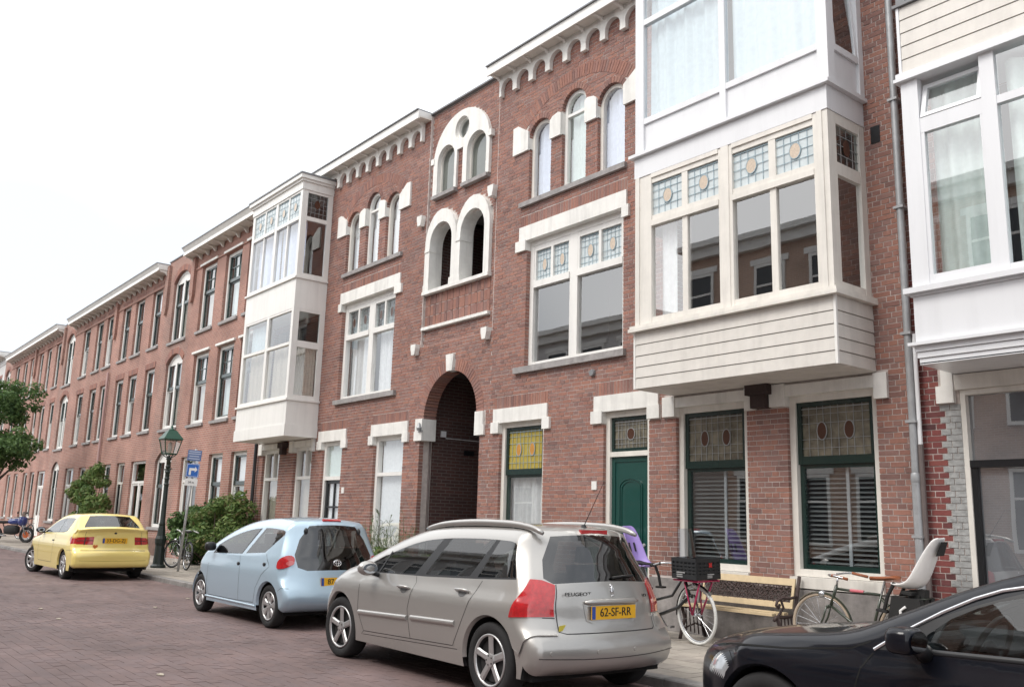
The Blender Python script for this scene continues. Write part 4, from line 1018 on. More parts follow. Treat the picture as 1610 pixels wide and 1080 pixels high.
def terrace(name,label,x0,x1,wins,ztop,corn,bm,rr,grid=False,seg=None,ground=(),pil=None,light=False):
    h=empty(name,((x0+x1)/2,0,0)); tag(h,label,'house')
    holes=[];jobs=[]
    for xa,xb,za,zb,ar in wins:
        if ar: a=Arch(xa,xb,za,zb,ar); holes.append(a); jobs.append((a,xa,xb,za,zb))
        else: holes.append(Rect(xa,xb,za,zb)); jobs.append((None,xa,xb,za,zb))
    gj=[]
    for g in ground:
        holes.append(Rect(*g[:4]) if g[4]!='arch' else Arch(g[0],g[1],g[2],g[3],.34)); gj.append((g,holes[-1]))
    mb=MB(); wall_sheet(mb,x0,x1,-.1,ztop,holes,0,.25); 
    w=mb.build('wall',bm,h)
    shell(h,x0,x1,ztop,.012,6,[3.5,6.6])
    for a,xa,xb,za,zb in jobs:
        sash(h,xa,xb,za,zb,'grid' if grid else rr.choice(['blind','plain']),rr,a)
        MB().box(xa-.07,xb+.07,-.06,.09,za-.09,za).build('window_sill',SILL,h)
        if a: r=MB(); voussoirs(r,a.c,a.cz,a.rad+.002,a.rad+.21,-math.asin(min(1,(a.xb-a.xa)/2/a.rad)),math.asin(min(1,(a.xb-a.xa)/2/a.rad)),-.015,.1,.09); r.build('arch_bricks',mat('far_arch_brick',(.2,.08,.06),.85,rnd=('attr',RC)),h,rnd=True)
        elif grid: MB().box(xa-.1,xb+.1,-.06,.05,zb+.03,zb+.10).build('lintel',STONE,h)
        else: 
            r=MB(); soldiers(r,xa-.05,xb+.05,zb+.003,zb+.2,-.012); r.build('arch_bricks',mat('far_arch_brick',(.2,.08,.06),.85,rnd=('attr',RC)),h,rnd=True)
    for g,o in gj:
        if g[4]=='door': door_unit(h,g[0],g[1],g[2],g[3],g[5])
        elif g[4]=='arch': sash(h,g[0],g[1],g[2],g[3],'plain',rr,o); MB().box(g[0]-.07,g[1]+.07,-.06,.09,g[2]-.09,g[2]).build('window_sill',SILL,h)
        else: sash(h,g[0],g[1],g[2],g[3],'blind',rr); MB().box(g[0]-.07,g[1]+.07,-.06,.09,g[2]-.09,g[2]).build('window_sill',SILL,h)
    MB().box(x0,x1,-.04,.0-.002,-.1,.55).build('plinth',mat('brown_plinth',(.15,.09,.07),.85,noise=.8),h) if not ground or all(g[2]>.5 for g in ground) else None
    if corn:
        MB().box(x0-.02,x1+.02,-.40,.05,ztop-.14,ztop-.10).build('cornice_soffit',CREAM,h)
        MB().prism([(-.42,ztop-.15),(-.40,ztop-.02),(-.48,ztop+.10),(.2,ztop+.10),(.2,ztop-.099),(-.40,ztop-.099)],x0-.05,x1+.05,'x').build('cornice',WHITE,h)
        MB().box(x0-.06,x1+.06,-.5,.25,ztop+.102,ztop+.13).build('cornice_capping',LEAD,h)
        n=int((x1-x0)/.62); p=(x1-x0)/n; me=None
        for k in range(n+1):
            xx=x0+k*p
            if me is None: o=MB().prism([(-.34,ztop-.142),(-.02,ztop-.142),(-.02,ztop-.32),(-.07,ztop-.31),(-.16,ztop-.21),(-.34,ztop-.18)],-.035,.035,'x').build('cornice_bracket',CREAM,h); me=o.data
            else: o=link('cornice_bracket',me,None,h)
            o.location=Vector((xx,0,0))-h.location
        MB().box(x0,x1,-.03,-.002,ztop-.62,ztop-.55).build('string_course',bm,h)
    else: MB().box(x0-.02,x1+.02,-.03,.3,ztop,ztop+.04).build('parapet_coping',LEAD,h)
    for xx in (pil or []): 
        q=MB(); q.box(xx-.16,xx+.16,-.1,-.002,8.55,ztop-.16); q.prism([(xx-.16,8.55),(xx+.16,8.55),(xx+.05,8.25),(xx-.05,8.25)],-.09,-.002); q.build('pilaster',bm,h)
    return h
rr=random.Random(11)
def rows(xs,z2=(7.15,9.32),z1=(4.12,6.38)): return [(a,b,z2[0],z2[1],None) for a,b in xs]+[(a,b,z1[0],z1[1],None) for a,b in xs]
def arched(xa,xb): return [(xa,xb,7.14,9.28,.34),(xa,xb,4.13,6.38,.31)]
terrace('brick_house','brick house with white lintels and small paned dark upper sashes behind the hedge',-29.57,-23.2,rows([(-28.8,-27.5),(-26.75,-25.47),(-24.95,-23.75)]),9.95,True,FARB,rr,grid=True,
    ground=[(-29.05,-27.5,.1,3.12,'door',True),(-26.66,-25.58,1.0,3.12,'win'),(-24.95,-23.83,1.0,3.12,'win')],pil=[-29.5])
terrace('brick_house','narrow brick house with arched windows directly behind the street lamp',-32.25,-29.57,arched(-31.55,-29.9),10.2,False,FARB2,rr,ground=[(-31.65,-30.0,.9,3.08,'arch')],pil=[-32.15])
W5=[(-33.87,-32.76),(-35.95,-34.85),(-37.66,-36.58),(-39.93,-38.78),(-41.56,-40.5),(-43.75,-42.6)]
terrace('brick_house','long brick house with twelve tall sash windows behind the yellow car',-45.25,-32.25,rows(W5,(7.24,9.42),(4.19,6.46)),10.0,True,FARB,rr,
    ground=[(-34.36,-32.66,.1,3.16,'door',True),(-36.17,-35.15,.1,3.16,'door',False),(-38.0,-37.0,.9,3.16,'win'),(-40.1,-39.0,.9,3.16,'win'),(-41.8,-40.7,.9,3.16,'win'),(-44.15,-42.7,.1,3.18,'door',True)],pil=[-38.45])
d=MB(); d.tube([(-38.6,-.08,6.9),(-38.58,-.08,.1)],.05,8); d.build('downpipe',mat('pink_brown_pipe',(.45,.3,.28),.6),bpy.data.objects['brick_house.005'] if False else [o for o in bpy.data.objects if o.get('label','').startswith('long brick house with twelve')][0])
terrace('brick_house','narrow brick house with arched windows far down the street',-47.45,-45.25,arched(-46.85,-45.2+.0-.1),10.25,False,FARB2,rr,ground=[(-46.85,-45.4,.85,3.2,'arch')],pil=[-47.35])
W7=[(-49.07,-48.03),(-51.1,-50.1),(-52.85,-51.9),(-55.1,-54.15),(-56.9,-55.85),(-59.1,-57.95)]
terrace('brick_house','brick house with cornice partly hidden by the street tree at the left',-60.35,-47.45,rows(W7,(7.3,9.5),(4.25,6.52)),10.1,True,FARB,rr,
    ground=[(-49.8,-48.15,.1,3.2,'door',True),(-51.5,-50.5,.9,3.2,'win'),(-53.2,-52.2,.9,3.2,'win'),(-55.6,-54.6,.9,3.2,'win'),(-57.6,-56.6,.9,3.2,'win')],pil=[-53.55])
terrace('brick_house','last narrow brick house with arched window beside the pale end house',-62.7,-60.35,arched(-62.2,-60.75),10.35,False,FARB2,rr)
PALE=mat('pale_stucco',(.55,.54,.53),.8,noise=.5,nscale=1)
terrace('corner_house','pale stucco house at the far left end of the terrace',-70,-62.7,rows([(-64.6,-63.4),(-67,-65.8)]),10.75,True,PALE,rr)
# ================================================================ houses across the street (seen as reflections)
OPPB=brickmat('opposite_brickwork',(.46,.30,.22),(.38,.24,.18),(.5,.42,.36))
def opposite(label,x0,x1,top,y,bm):
    h=empty('brick_house',((x0+x1)/2,y,0)); tag(h,label,'house'); h.location=((x0+x1)/2,y,0)
    g=MB(); g.box(x0,x1,y-8,y,-.1,top); o=g.build('wall',bm,h)
    c=MB(); c.box(x0-.1,x1+.1,y,y+.45,top-.1,top+.1); c.box(x0,x1,y,y+.25,top-.45,top-.1); c.build('cornice',WHITE,h)
    n=int((x1-x0)/2.2); p=(x1-x0)/n
    for k in range(n):
        for za,zb in (((.8,3.0),(4.1,6.4),(7.2,9.0)) if top<11 else ((.9,3.2),(4.5,6.8),(8.0,10.2))):
            if zb>top-.6: continue
            xa=x0+k*p+.45; xb=xa+p-.9
            f=MB(); f.box(xa,xa+.1,y,y+.06,za,zb); f.box(xb-.1,xb,y,y+.06,za,zb); f.box(xa+.1,xb-.1,y,y+.06,zb-.1,zb); f.box(xa+.1,xb-.1,y,y+.06,za,za+.1); f.box(xa+.1,xb-.1,y,y+.05,za+1.4,za+1.47); f.box(xa-.15,xb+.15,y,y+.05,zb+.02,zb+.22)
            w=f.build('window',WHITE,h); MB().box(xa+.1,xb-.1,y+.001,y+.02,za+.1,zb-.1).build('pane',mat('dark_reflective_pane',(.03,.035,.04),.05),w)
opposite('tall brown brick house across the street mirrored in the cream bay',-21,-9,11.2,-16.5,OPPB)
opposite('lower brick house across the street mirrored in the first floor window',-40,-24,9.9,-16.5,PALE)
opposite('brick house across the street behind the photographer',-8.8,6,9.4,-16.5,FARB)
# ================================================================ ground, road, kerb, pavement
GRD=mat('earth',(.10,.085,.08),.95,noise=1,nscale=.5)
g=MB(); g.quad((-600,-600,-.16),(600,-600,-.16),(600,600,-.16),(-600,600,-.16)); tag(g.build('ground',GRD),kind='structure')
RB=[(0.1419, 0.0987, 0.0944), (0.1503, 0.1029, 0.0972), (0.1573, 0.1071, 0.0999), (0.1489, 0.1057, 0.1021), (0.1447, 0.1036, 0.1013), (0.1629, 0.112, 0.1041)]
ROADM=mat('road_joint_sand',(.138,.10,.094),.95,noise=1,nscale=2,bump=.3)
CLK=mat('clinker_paver',(.13,.08,.08),.75,noise=1,nscale=1.1,nrange=(.82,1.16),bump=.25,bscale=70,rnd=('attr',RB),patch=.55)
CLKO=mat('clinker_paver_single',(.13,.08,.08),.75,noise=1,nscale=1.1,nrange=(.82,1.16),bump=.25,bscale=70,rnd=('obj',RB),patch=.55)
KY=-2.95; RZ=-.09
r=MB(); r.box(-90,25,-9.6,KY-.15,-.15,RZ-.006); road=tag(r.build('road',ROADM),kind='structure')
bl=[]; rq=random.Random(21)
j=0; y=KY-.155
while y>-9.55:
    off=(j%2)*.105; n=0; x=-62-off
    xs=-62
    step=.21
    lim=2.5 if y<-4 else 0
    while x<-2.0:
        # visible wedge only
        bl.append((x,y)); x+=step
    y-=.105; j+=1
camx,camy=0,-9.8
def seen(x,y):
    dx,dy=x-camx,y-camy
    d=-.7677*dx+.6105*dy; s=.6266*dx+.7788*dy
    return d>3.5 and -0.62<s/d*1.0<.60
bl=[b for b in bl if seen(*b)]
bl.sort(key=lambda b:(b[0]-camx)**2+(b[1]-camy)**2)
near=[b for b in bl if (b[0]>-15)]
mb=MB()
for i,(x,y) in enumerate(bl):
    dz=rq.uniform(-.0015,.001); tx=rq.uniform(-.0015,.0015)
    if i<300:
        if i==0: o=MB().box(0,.207,-.102,0,-.05,0,back=True).build('clinker',CLKO,road); cme=o.data
        else: o=link('clinker',cme,None,road)
        o.location=(x,y,RZ+dz)
    elif x>-26 or rq.random()<1:
        X1=x+.207
        mb.add([(x,y-.102,RZ+dz-.02),(X1,y-.102,RZ+dz-.02),(X1,y,RZ+dz-.02),(x,y,RZ+dz-.02),(x,y-.102,RZ+dz+tx),(X1,y-.102,RZ+dz-tx),(X1,y,RZ+dz-tx),(x,y,RZ+dz+tx)],[(4,5,6,7),(0,1,5,4),(1,2,6,5)] if x>-16 else [(4,5,6,7)],rq.random())
o=mb.build('clinker_field',CLK,road,rnd=True); o['kind']='stuff'
# leaf litter and pale spots on the road
LIT=mat('pale_litter',(.45,.40,.32),.8)
for k,(x,y) in enumerate(((-15.38, -6.487), (-13.894, -6.568), (-14.986, -4.922), (-16.329, -3.94), (-8.851, -6.81))):
    q=MB(); a=rq.uniform(0,3); P=[(x+.05*math.cos(a+t)*(1+.4*math.sin(3*t)),y+.03*math.sin(a+t)) for t in [i*PI/4 for i in range(8)]]
    q.prism(P,RZ+.004,RZ+.012,'z'); tag(q.build('fallen_leaf',LIT),['pale dry leaf on the road, leftmost of the scattered leaves','pale dry leaf on the road, second from the left edge','pale dry leaf in mid road left of the blue hatchback','pale dry leaf on the road nearest the blue hatchback front wheel','pale dry leaf on the road nearest the bottom edge of the picture'][k],'leaf','dry leaves on the road')
# kerb
KB=mat('kerb_concrete',(.22,.21,.20),.85,noise=1,nscale=6,nrange=(.65,1.2),bump=.3,rnd=('obj',[(.19,.18,.175),(.25,.24,.23)]))
kb=MB(); kb.box(-90,25,KY-.148,KY-.002,-.15,-.105); kerb=tag(kb.build('kerb',ROADM),kind='structure')
km=None
for k in range(66):
    x=-62+k
    if km is None: o=MB().prism([(KY-.15,-.104),(KY-.148,-.012),(KY-.138,.0),(KY-.002,.004),(KY-.002,-.104)],.004,.994,'x').build('kerb_stone',KB,kerb); km=o.data
    else: o=link('kerb_stone',km,None,kerb)
    o.location=(x,0,0)
# pavement tiles
PB=[(.285,.255,.225),(.33,.295,.255),(.36,.325,.28),(.31,.28,.245)]
TIL=mat('paving_tile',(.24,.22,.2),.88,noise=1,nscale=1.7,nrange=(.72,1.2),bump=.3,bscale=80,rnd=('attr',PB),patch=1); TILO=mat('paving_tile_single',(.24,.22,.2),.88,noise=1,nscale=1.7,nrange=(.72,1.2),bump=.3,bscale=80,rnd=('obj',PB),patch=1)
p=MB(); p.box(-90,25,KY,7,-.15,-.008); pav=tag(p.build('pavement',ROADM),kind='structure')
tl=[]; j=0; y=KY+.002
while y<-.0-.06:
    x=-62+(j%2)*.15
    while x<0: tl.append((x,y)); x+=.3
    y+=.3; j+=1
for jx in range(12):   # passage floor
    pass
tl.sort(key=lambda b:b[0]**2+(b[1]+9.8)**2)
tl=[t for t in tl if seen(t[0],t[1])or seen(t[0]+.3,t[1])]
mb=MB()
for i,(x,y) in enumerate(tl):
    w_=min(.294,-.055-y); dz=rq.uniform(-.003,.002); 
    if i<300 and w_>.29:
        if i==0 or 'tme' not in globals(): o=MB().box(0,.294,0,.294,-.04,0).build('paving_tile',TILO,pav); tme=o.data
        else: o=link('paving_tile',tme,None,pav)
        o.location=(x,y,dz)
    else: mb.box(x,x+.294,y,y+w_,-.03,dz,rq.random())
o=mb.build('paving_field',TIL,pav,rnd=True); o['kind']='stuff'
# far side pavement
f_=MB(); f_.box(-90,25,-16.5,-9.6,-.15,.0); tag(f_.build('far_pavement',mat('far_paving',(.2,.19,.18),.9,noise=1)),kind='structure')
# ================================================================ cars
def carpaint(name,col,metal=.0,flake=0,coat=1.0,spec=.5):
    m=mat(name,col,.32,metal=metal,noise=.12,nscale=2,nrange=(.9,1.08),obj=True,spec=spec); b=m.node_tree.nodes['Principled BSDF']
    b.inputs['Coat Weight'].default_value=coat; b.inputs['Coat Roughness'].default_value=.04
    return m
TYRE=mat('tyre_rubber',(.018,.018,.019),.85,noise=.6,nscale=20,obj=True)
ALLOY=mat('alloy_rim',(.52,.52,.52),.35,metal=.7,noise=.4,nscale=9,obj=True)
DISC=mat('brake_disc',(.022,.022,.023),.7)
TRIM=mat('black_trim',(.014,.015,.017),.4,obj=True)
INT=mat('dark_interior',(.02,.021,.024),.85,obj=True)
SEAT=mat('seat_cloth',(.05,.052,.06),.9,noise=.4,obj=True)
WELL=mat('wheel_well',(.008,.008,.008),.95)
CGL=glass('car_glass',(.60,.66,.66),1.5)
CGD=glass('dark_car_glass',(.16,.18,.18),1.6)
REDL=mat('red_lamp',(.42,.012,.016),.12,coat=1,noise=.6,nscale=28,nrange=(.6,1.5),obj=True)
ORNL=mat('amber_lamp',(.65,.16,.04),.15,coat=1)
WHTL=mat('clear_lamp',(.42,.44,.46),.1,metal=.4,coat=1,noise=.5,nscale=20,obj=True)
CHROME=mat('chrome',(.75,.76,.78),.12,metal=1)
PLY=mat('yellow_plate',(.78,.42,.012),.4)
PLB=mat('blue_plate_band',(.02,.07,.32),.4)
INK=mat('black_ink',(.012,.012,.012),.5)
def text_mesh(s,size,font_scale=1.0,ext=.002):
    c=bpy.data.curves.new('t','FONT'); c.body=s; c.size=size; c.align_x='CENTER'; c.align_y='CENTER'; c.extrude=ext; c.offset=.0
    o=bpy.data.objects.new('t',c); COL.objects.link(o); dg=bpy.context.evaluated_depsgraph_get(); me=bpy.data.meshes.new_from_object(o.evaluated_get(dg)); bpy.data.objects.remove(o); bpy.data.curves.remove(c)
    return me
def put_text(name,s,size,m,parent,loc,rot,sx=1.0):
    me=text_mesh(s,size); me.name=name; o=link(name,me,m,parent); o.location=loc; o.rotation_euler=rot; o.scale=(sx,1,1); return o
def smoothpoly(pts,step):
    """Catmull-Rom resample of an open polyline"""
    P=[Vector(p) for p in pts]; out=[]
    for i in range(len(P)-1):
        a=P[i-1] if i else P[0]*2-P[1]; b=P[i]; c=P[i+1]; d=P[i+2] if i+2<len(P) else P[-1]*2-P[-2]
        n=max(1,int((c-b).length/step))
        for k in range(n):
            t=k/n; out.append(.5*((2*b)+(c-a)*t+(2*a-5*b+4*c-d)*t*t+(3*b-a-3*c+d)*t**3))
    out.append(P[-1]); return out
def pin(p,poly):
    c=False; n=len(poly); x,y=p
    for i in range(n):
        a,b=poly[i],poly[(i+1)%n]
        if (a[1]>y)!=(b[1]>y) and x<(b[0]-a[0])*(y-a[1])/(b[1]-a[1])+a[0]: c=not c
    return c
def sstep(t): t=max(0,min(1,t)); return t*t*(3-2*t)
class Car:
    def __init__(s,**k): s.sh=.03; s.zs=.74; s.shw=.17; s.crt=0; s.crl=.5; s.__dict__.update(k)
    def deform(s,x,y,z):
        W=s.W; u=min(1.1,abs(y)/W)
        t=max(0,(z-s.zb)/(s.zr-s.zb)); f=1-s.tum*min(1.15,t)**1.1
        if z<s.zm: f*=1-s.tuck*((s.zm-z)/s.zm)**2
        f*=1-s.sh*sstep((z-s.zs)/s.shw)
        xr=s.x_r; xf=s.x_f
        X=x
        X+=s.cr*(s.crl+(1-s.crl)*sstep((z-.45)/.3))*(1+s.crt*sstep((z-.95)/.4))*u**s.pr*sstep((xr+s.lr-x)/s.lr)
        X-=s.cf*u**s.pf*sstep((x-(xf-s.lf))/s.lf)
        Z=z-s.crown*u*u*sstep((z-.55)/.5)
        pl=1-.05*sstep((x-(xf-1.1))/1.1)**2-.03*sstep((xr+.9-x)/.9)**2
        return Vector((X,y*f*pl,Z))
    def inv(s,xp,zp,y=None):
        y=s.W if y is None else y; x,z=xp,zp
        for _ in range(25):
            d=s.deform(x,y,z); x-=(d.x-xp)*.8; z-=(d.z-zp)*.8
        return (x,z)
    def build(s):
        root=empty('parked_car',s.loc,PI+s.yaw,local=True); tag(root,s.label,'car'); s.root=root
        O=smoothpoly(s.outline,.045); n=len(O); W=s.W
        N=[]
        for i in range(n):
            d=(O[min(n-1,i+1)]-O[max(0,i-1)]).normalized(); N.append(Vector((d.y,-d.x)))   # inward normal (outline runs front->rear over the top)
        # orientation check
        c=sum(O,Vector((0,0)))/n
        if (c-O[n//2]).dot(N[n//2])<0: N=[-q for q in N]
        rad=[s.rad(p.x,p.y) for p in O]
        verts={};VL=[];faces=[]
        def vid(p):
            k=(round(p[0],4),round(p[1],4),round(p[2],4))
            if k not in verts: verts[k]=len(VL); VL.append(p)
            return verts[k]
        NB=10; top_s=[0]
        for i in range(1,n): top_s.append(top_s[-1]+(O[i]-O[i-1]).length)
        # ---------- top strip (s,y)
        def at_s(sv):
            if sv<=0: return O[0],rad[0]
            for i in range(n-1):
                if sv<=top_s[i+1]+1e-9:
                    t=(sv-top_s[i])/(top_s[i+1]-top_s[i]); return O[i].lerp(O[i+1],t),rad[i]*(1-t)+rad[i+1]*t
            return O[-1],rad[-1]
        def s_of(z=None,x=None,part='rear'):
            best=None
            rng=range(n-1)
            for i in rng:
                a,b=O[i],O[i+1]
                if part=='rear' and top_s[i]<s.s_split*top_s[-1]: continue
                if part=='front' and top_s[i]>s.s_split*top_s[-1]: continue
                if z is not None and (a.y-z)*(b.y-z)<=0 and a.y!=b.y: return top_s[i]+(z-a.y)/(b.y-a.y)*(top_s[i+1]-top_s[i])
                if x is not None and (a.x-x)*(b.x-x)<=0 and a.x!=b.x: return top_s[i]+(x-a.x)/(b.x-a.x)*(top_s[i+1]-top_s[i])
            return top_s[-1]*.5
        s.s_of=s_of; s.at_s=at_s
        polys=[(nm,[(s_of(z=q[1],part='rear'),q[0]) for q in pl]) for nm,pl in s.rear]+[(nm,[(s_of(x=q[1],part='any') if True else 0,q[0]) for q in pl]) for nm,pl in s.front]
        vs=[];ed=[]
        bl=[];br=[]
        for i in range(n):
            h=W-rad[i]; bl.append(len(vs)); vs.append(Vector((top_s[i],h))); br.append(len(vs)); vs.append(Vector((top_s[i],-h)))
            for k in range(-5,6):
                vs.append(Vector((top_s[i]+.0001*k,h*k/6)))
        for i in range(n-1): ed+=[(bl[i],bl[i+1]),(br[i],br[i+1])]
        for nm,pl in polys:
            b=len(vs); vs+=[Vector(p) for p in densify(pl,.05)]; m=len(vs)-b; ed+=[(b+i,b+(i+1)%m) for i in range(m)]
        rv,_,rf,*_=delaunay_2d_cdt(vs,ed,[],0,1e-5)
        P3=[]
        for v in rv:
            o,_r=at_s(v.x); P3.append(s.deform(o.x,v.y,o.y))
        for f in rf:
            cx=sum(rv[i].x for i in f)/3; cy=sum(rv[i].y for i in f)/3
            o,_r=at_s(cx)
            if abs(cy)>W-_r+1e-6: continue
            lab='body'
            for nm,pl in polys:
                if pin((cx,cy),pl): lab=nm
            faces.append(([vid(P3[i]) for i in f],lab))
        # ---------- bevel strips
        for sg in (1,-1):
            grid=[]
            for i in range(n):
                row=[]
                for k in range(NB+1):
                    t=PI/2*k/NB; p=O[i]+N[i]*rad[i]*(1-math.cos(t)); y=W-rad[i]+rad[i]*math.sin(t)
                    row.append((p,vid(s.deform(p.x,sg*y,p.y))))
                grid.append(row)
            for i in range(n-1):
                for k in range(NB):
                    q=[(i,k),(i+1,k),(i+1,k+1),(i,k+1)]
                    for tri in ((q[0],q[1],q[2]),(q[0],q[2],q[3])):
                        ox=sum(O[a].x for a,_ in tri)/3; oz=sum(O[a].y for a,_ in tri)/3; kk=sum(b for _,b in tri)/3/NB
                        lab=s.bev(ox,oz,top_s[i]/top_s[-1],kk); ids=[grid[a][b][1] for a,b in tri]
                        faces.append((ids,lab if lab=='body' else lab+('/L' if sg>0 else '/R')))
        # ---------- side sheet
        ins=[O[i]+N[i]*rad[i] for i in range(n)]
        zb0=s.sill
        dom=[(p.x,p.y) for p in ins]
        bottom=densify_open([dom[-1],(s.x_r+.25,zb0),(s.x_f-.25,zb0),dom[0]],.06)[1:-1]
        dom=dom+bottom
        arches=[[s.inv(cx+r*math.cos(2*PI*k/48),cz+r*math.sin(2*PI*k/48)) for k in range(48)] for cx,cz,r in s.arches]
        sp=[(nm,[s.inv(*q) for q in densify(pl,.05)]) for nm,pl in s.side]
        vs=[Vector(p) for p in dom]; m=len(vs); ed=[(i,(i+1)%m) for i in range(m)]
        for pl in arches+[q for _,q in sp]:
            b=len(vs); vs+=[Vector(p) for p in pl]; mm=len(vs)-b; ed+=[(b+i,b+(i+1)%mm) for i in range(mm)]
        x=s.x_r
        gx=[s.x_r+.06*i for i in range(int((s.x_f-s.x_r)/.06)+1)]
        for ix,x in enumerate(gx):
            z=zb0+.03
            while z<s.zr:
                p=(x+(.03 if int(z*100)%2 else 0),z)
                if pin(p,dom) and not any(pin(p,a) for a in arches): vs.append(Vector(p))
                z+=.055
        rv,_,rf,*_=delaunay_2d_cdt(vs,ed,[],0,1e-5)
        for sg in (1,-1):
            P3=[s.deform(v.x,sg*W,v.y) for v in rv]
            for f in rf:
                c=(sum(rv[i].x for i in f)/3,sum(rv[i].y for i in f)/3)
                if not pin(c,dom) or any(pin(c,a) for a in arches): continue
                lab='body'
                for nm,pl in sp:
                    if pin(c,pl): lab=nm
                ids=[vid(P3[i]) for i in f]
                faces.append((ids if sg<0 else ids[::-1],(lab+('/L' if sg>0 else '/R')) if lab!='body' else lab))
        # ---------- normals and orientation
        ctr=Vector(((s.x_r+s.x_f)/2,0,.7)); nor=[Vector((0,0,0)) for _ in VL]; F2=[]
        for ids,lab in faces:
            if len(set(ids))<3: continue
            a,b,c=VL[ids[0]],VL[ids[1]],VL[ids[2]]; nn=(b-a).cross(c-a)
            if len(ids)==4: nn=(VL[ids[2]]-VL[ids[0]]).cross(VL[ids[3]]-VL[ids[1]])
            if nn.length<1e-10: continue
            m=sum((VL[i] for i in ids),Vector((0,0,0)))/len(ids); ref=Vector((m.x-max(s.x_r+.7,min(s.x_f-.7,m.x)),m.y*1.2,(m.z-.75)*1.0))
            if nn.dot(ref)<0: ids=ids[::-1]; nn=-nn
            for i in ids: nor[i]+=nn
            F2.append((ids,lab))
        nor=[q.normalized() if q.length>0 else Vector((0,0,1)) for q in nor]
        s.VL,s.nor=VL,nor
        groups={}
        for ids,lab in F2: groups.setdefault(lab,[]).append(ids)
        s.parts={}
        for lab,fs in groups.items():
            base=lab.split('/')[0]; nm,m=s.partmat[base]
            mp={};vv=[];nn=[];ff=[]
            for ids in fs:
                q=[]
                for i in ids:
                    if i not in mp: mp[i]=len(vv); vv.append(VL[i]); nn.append(nor[i])
                    q.append(mp[i])
                ff.append(tuple(q))
            me=bpy.data.meshes.new(nm); me.from_pydata([tuple(v) for v in vv],[],ff); me.update()
            me.polygons.foreach_set('use_smooth',[True]*len(me.polygons))
            o=link(nm,me,m,root); me.normals_split_custom_set_from_vertices([tuple(q) for q in nn]); s.parts[lab]=o
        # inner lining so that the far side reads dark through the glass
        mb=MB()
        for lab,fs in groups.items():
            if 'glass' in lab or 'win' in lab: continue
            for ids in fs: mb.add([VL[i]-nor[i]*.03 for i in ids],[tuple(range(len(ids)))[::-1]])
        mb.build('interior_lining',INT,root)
        u=MB(); u.box(s.x_r+.3,s.x_f-.35,-W+.12,W-.12,s.sill-.02,s.sill+.06); u.build('underbody',WELL,root)
        for cx,cz,r in s.arches:
            for sg in (1,-1):
                q=MB(); k=20; ya,yb=sg*(W*.86),sg*(W-.34)
                A=[(cx+(r+.012)*math.cos(PI*(i/k*.9+.05)),cz+(r+.012)*math.sin(PI*(i/k*.9+.05))) for i in range(k+1)]
                E=[s.side_pt(a[0],a[1],0,sg)[0] for a in A]; E=[Vector((e.x,e.y-sg*.03,e.z)) for e in E]
                for i in range(k): q.quad(E[i],E[i+1],(E[i+1].x,yb,E[i+1].z),(E[i].x,yb,E[i].z))
                q.add([(a.x,yb,a.z) for a in E],[tuple(range(len(A)))]); q.build('wheel_well',WELL,root)
                # painted arch lip
                q=MB(); k=36
                for i in range(k):
                    pts=[]
                    for j in (i,i+1):
                        t=PI*(j/k*1.16-.08); a=(cx+r*math.cos(t),cz+r*math.sin(t)); b=(cx+(r-.018)*math.cos(t),cz+(r-.018)*math.sin(t))
                        p0=s.side_pt(a[0],a[1],0,sg)[0]; p1=s.side_pt(b[0],b[1],0,sg)[0]; p1=Vector((p1.x,p1.y-sg*.035,p1.z)); pts.append((p0,p1))
                    if min(p[0].z for p in pts)>s.sill+.05: q.quad(pts[0][0],pts[1][0],pts[1][1],pts[0][1])
                if q.v: q.build('arch_lip',s.paint,root,smooth=True)
        return root
    def side_pt(s,xp,zp,off=0,sg=1):
        x,z=s.inv(xp,zp); p=s.deform(x,sg*s.W,z); e=.01
        n=(s.deform(x+e,sg*s.W,z)-s.deform(x-e,sg*s.W,z)).cross(s.deform(x,sg*s.W,z+e)-s.deform(x,sg*s.W,z-e)).normalized()
        if n.y*sg<0: n=-n
        return p+n*off,n
    def wrap_pt(s,q,z,sg=1,off=0):
        """point on the rear corner: q metres from the rear face edge round to the side"""
        def base(q,z):
            sv=s.s_of(z=z,part='rear'); o,r=s.at_s(sv); o2,_=s.at_s(sv+.01); o1,_=s.at_s(sv-.01)
            d=(o2-o1).normalized(); n=Vector((d.y,-d.x)); n=n if n.x>0 else -n; n=Vector((abs(n.x),n.y))
            qb=r*PI/2
            if q<=0: return s.deform(o.x,sg*(s.W-r+q),o.y)
            if q<qb: t=q/r; p=o+n*r*(1-math.cos(t)); return s.deform(p.x,sg*(s.W-r+r*math.sin(t)),p.y)
            p=o+n*(r+q-qb); return s.deform(p.x,sg*s.W,p.y)
        p=base(q,z)
        if off:
            e=.012; nn=(base(q+e,z)-base(q-e,z)).cross(base(q,z+e)-base(q,z-e)).normalized()
            if nn.dot(Vector((-1,sg,0)))<0: nn=-nn
            p=p+nn*off
        return p
    def lens(s,name,poly,m,sg=1,off=.012,step=.025,edge=.02):
        """raised lens or panel that wraps the rear corner; poly in (q,z)"""
        P=densify(poly,step); vs=[Vector(p) for p in P]; n=len(vs); ed=[(i,(i+1)%n) for i in range(n)]
        x0=min(p[0] for p in P);x1=max(p[0] for p in P);z0=min(p[1] for p in P);z1=max(p[1] for p in P)
        a=x0
        while a<x1:
            b=z0
            while b<z1:
                if pin((a,b),poly): vs.append(Vector((a+.003,b)))
                b+=step
            a+=step
        rv,_,rf,*_=delaunay_2d_cdt(vs,ed,[],0,1e-5)
        mb=MB(); mb.v=[tuple(s.wrap_pt(v.x,v.y,sg,off)) for v in rv]
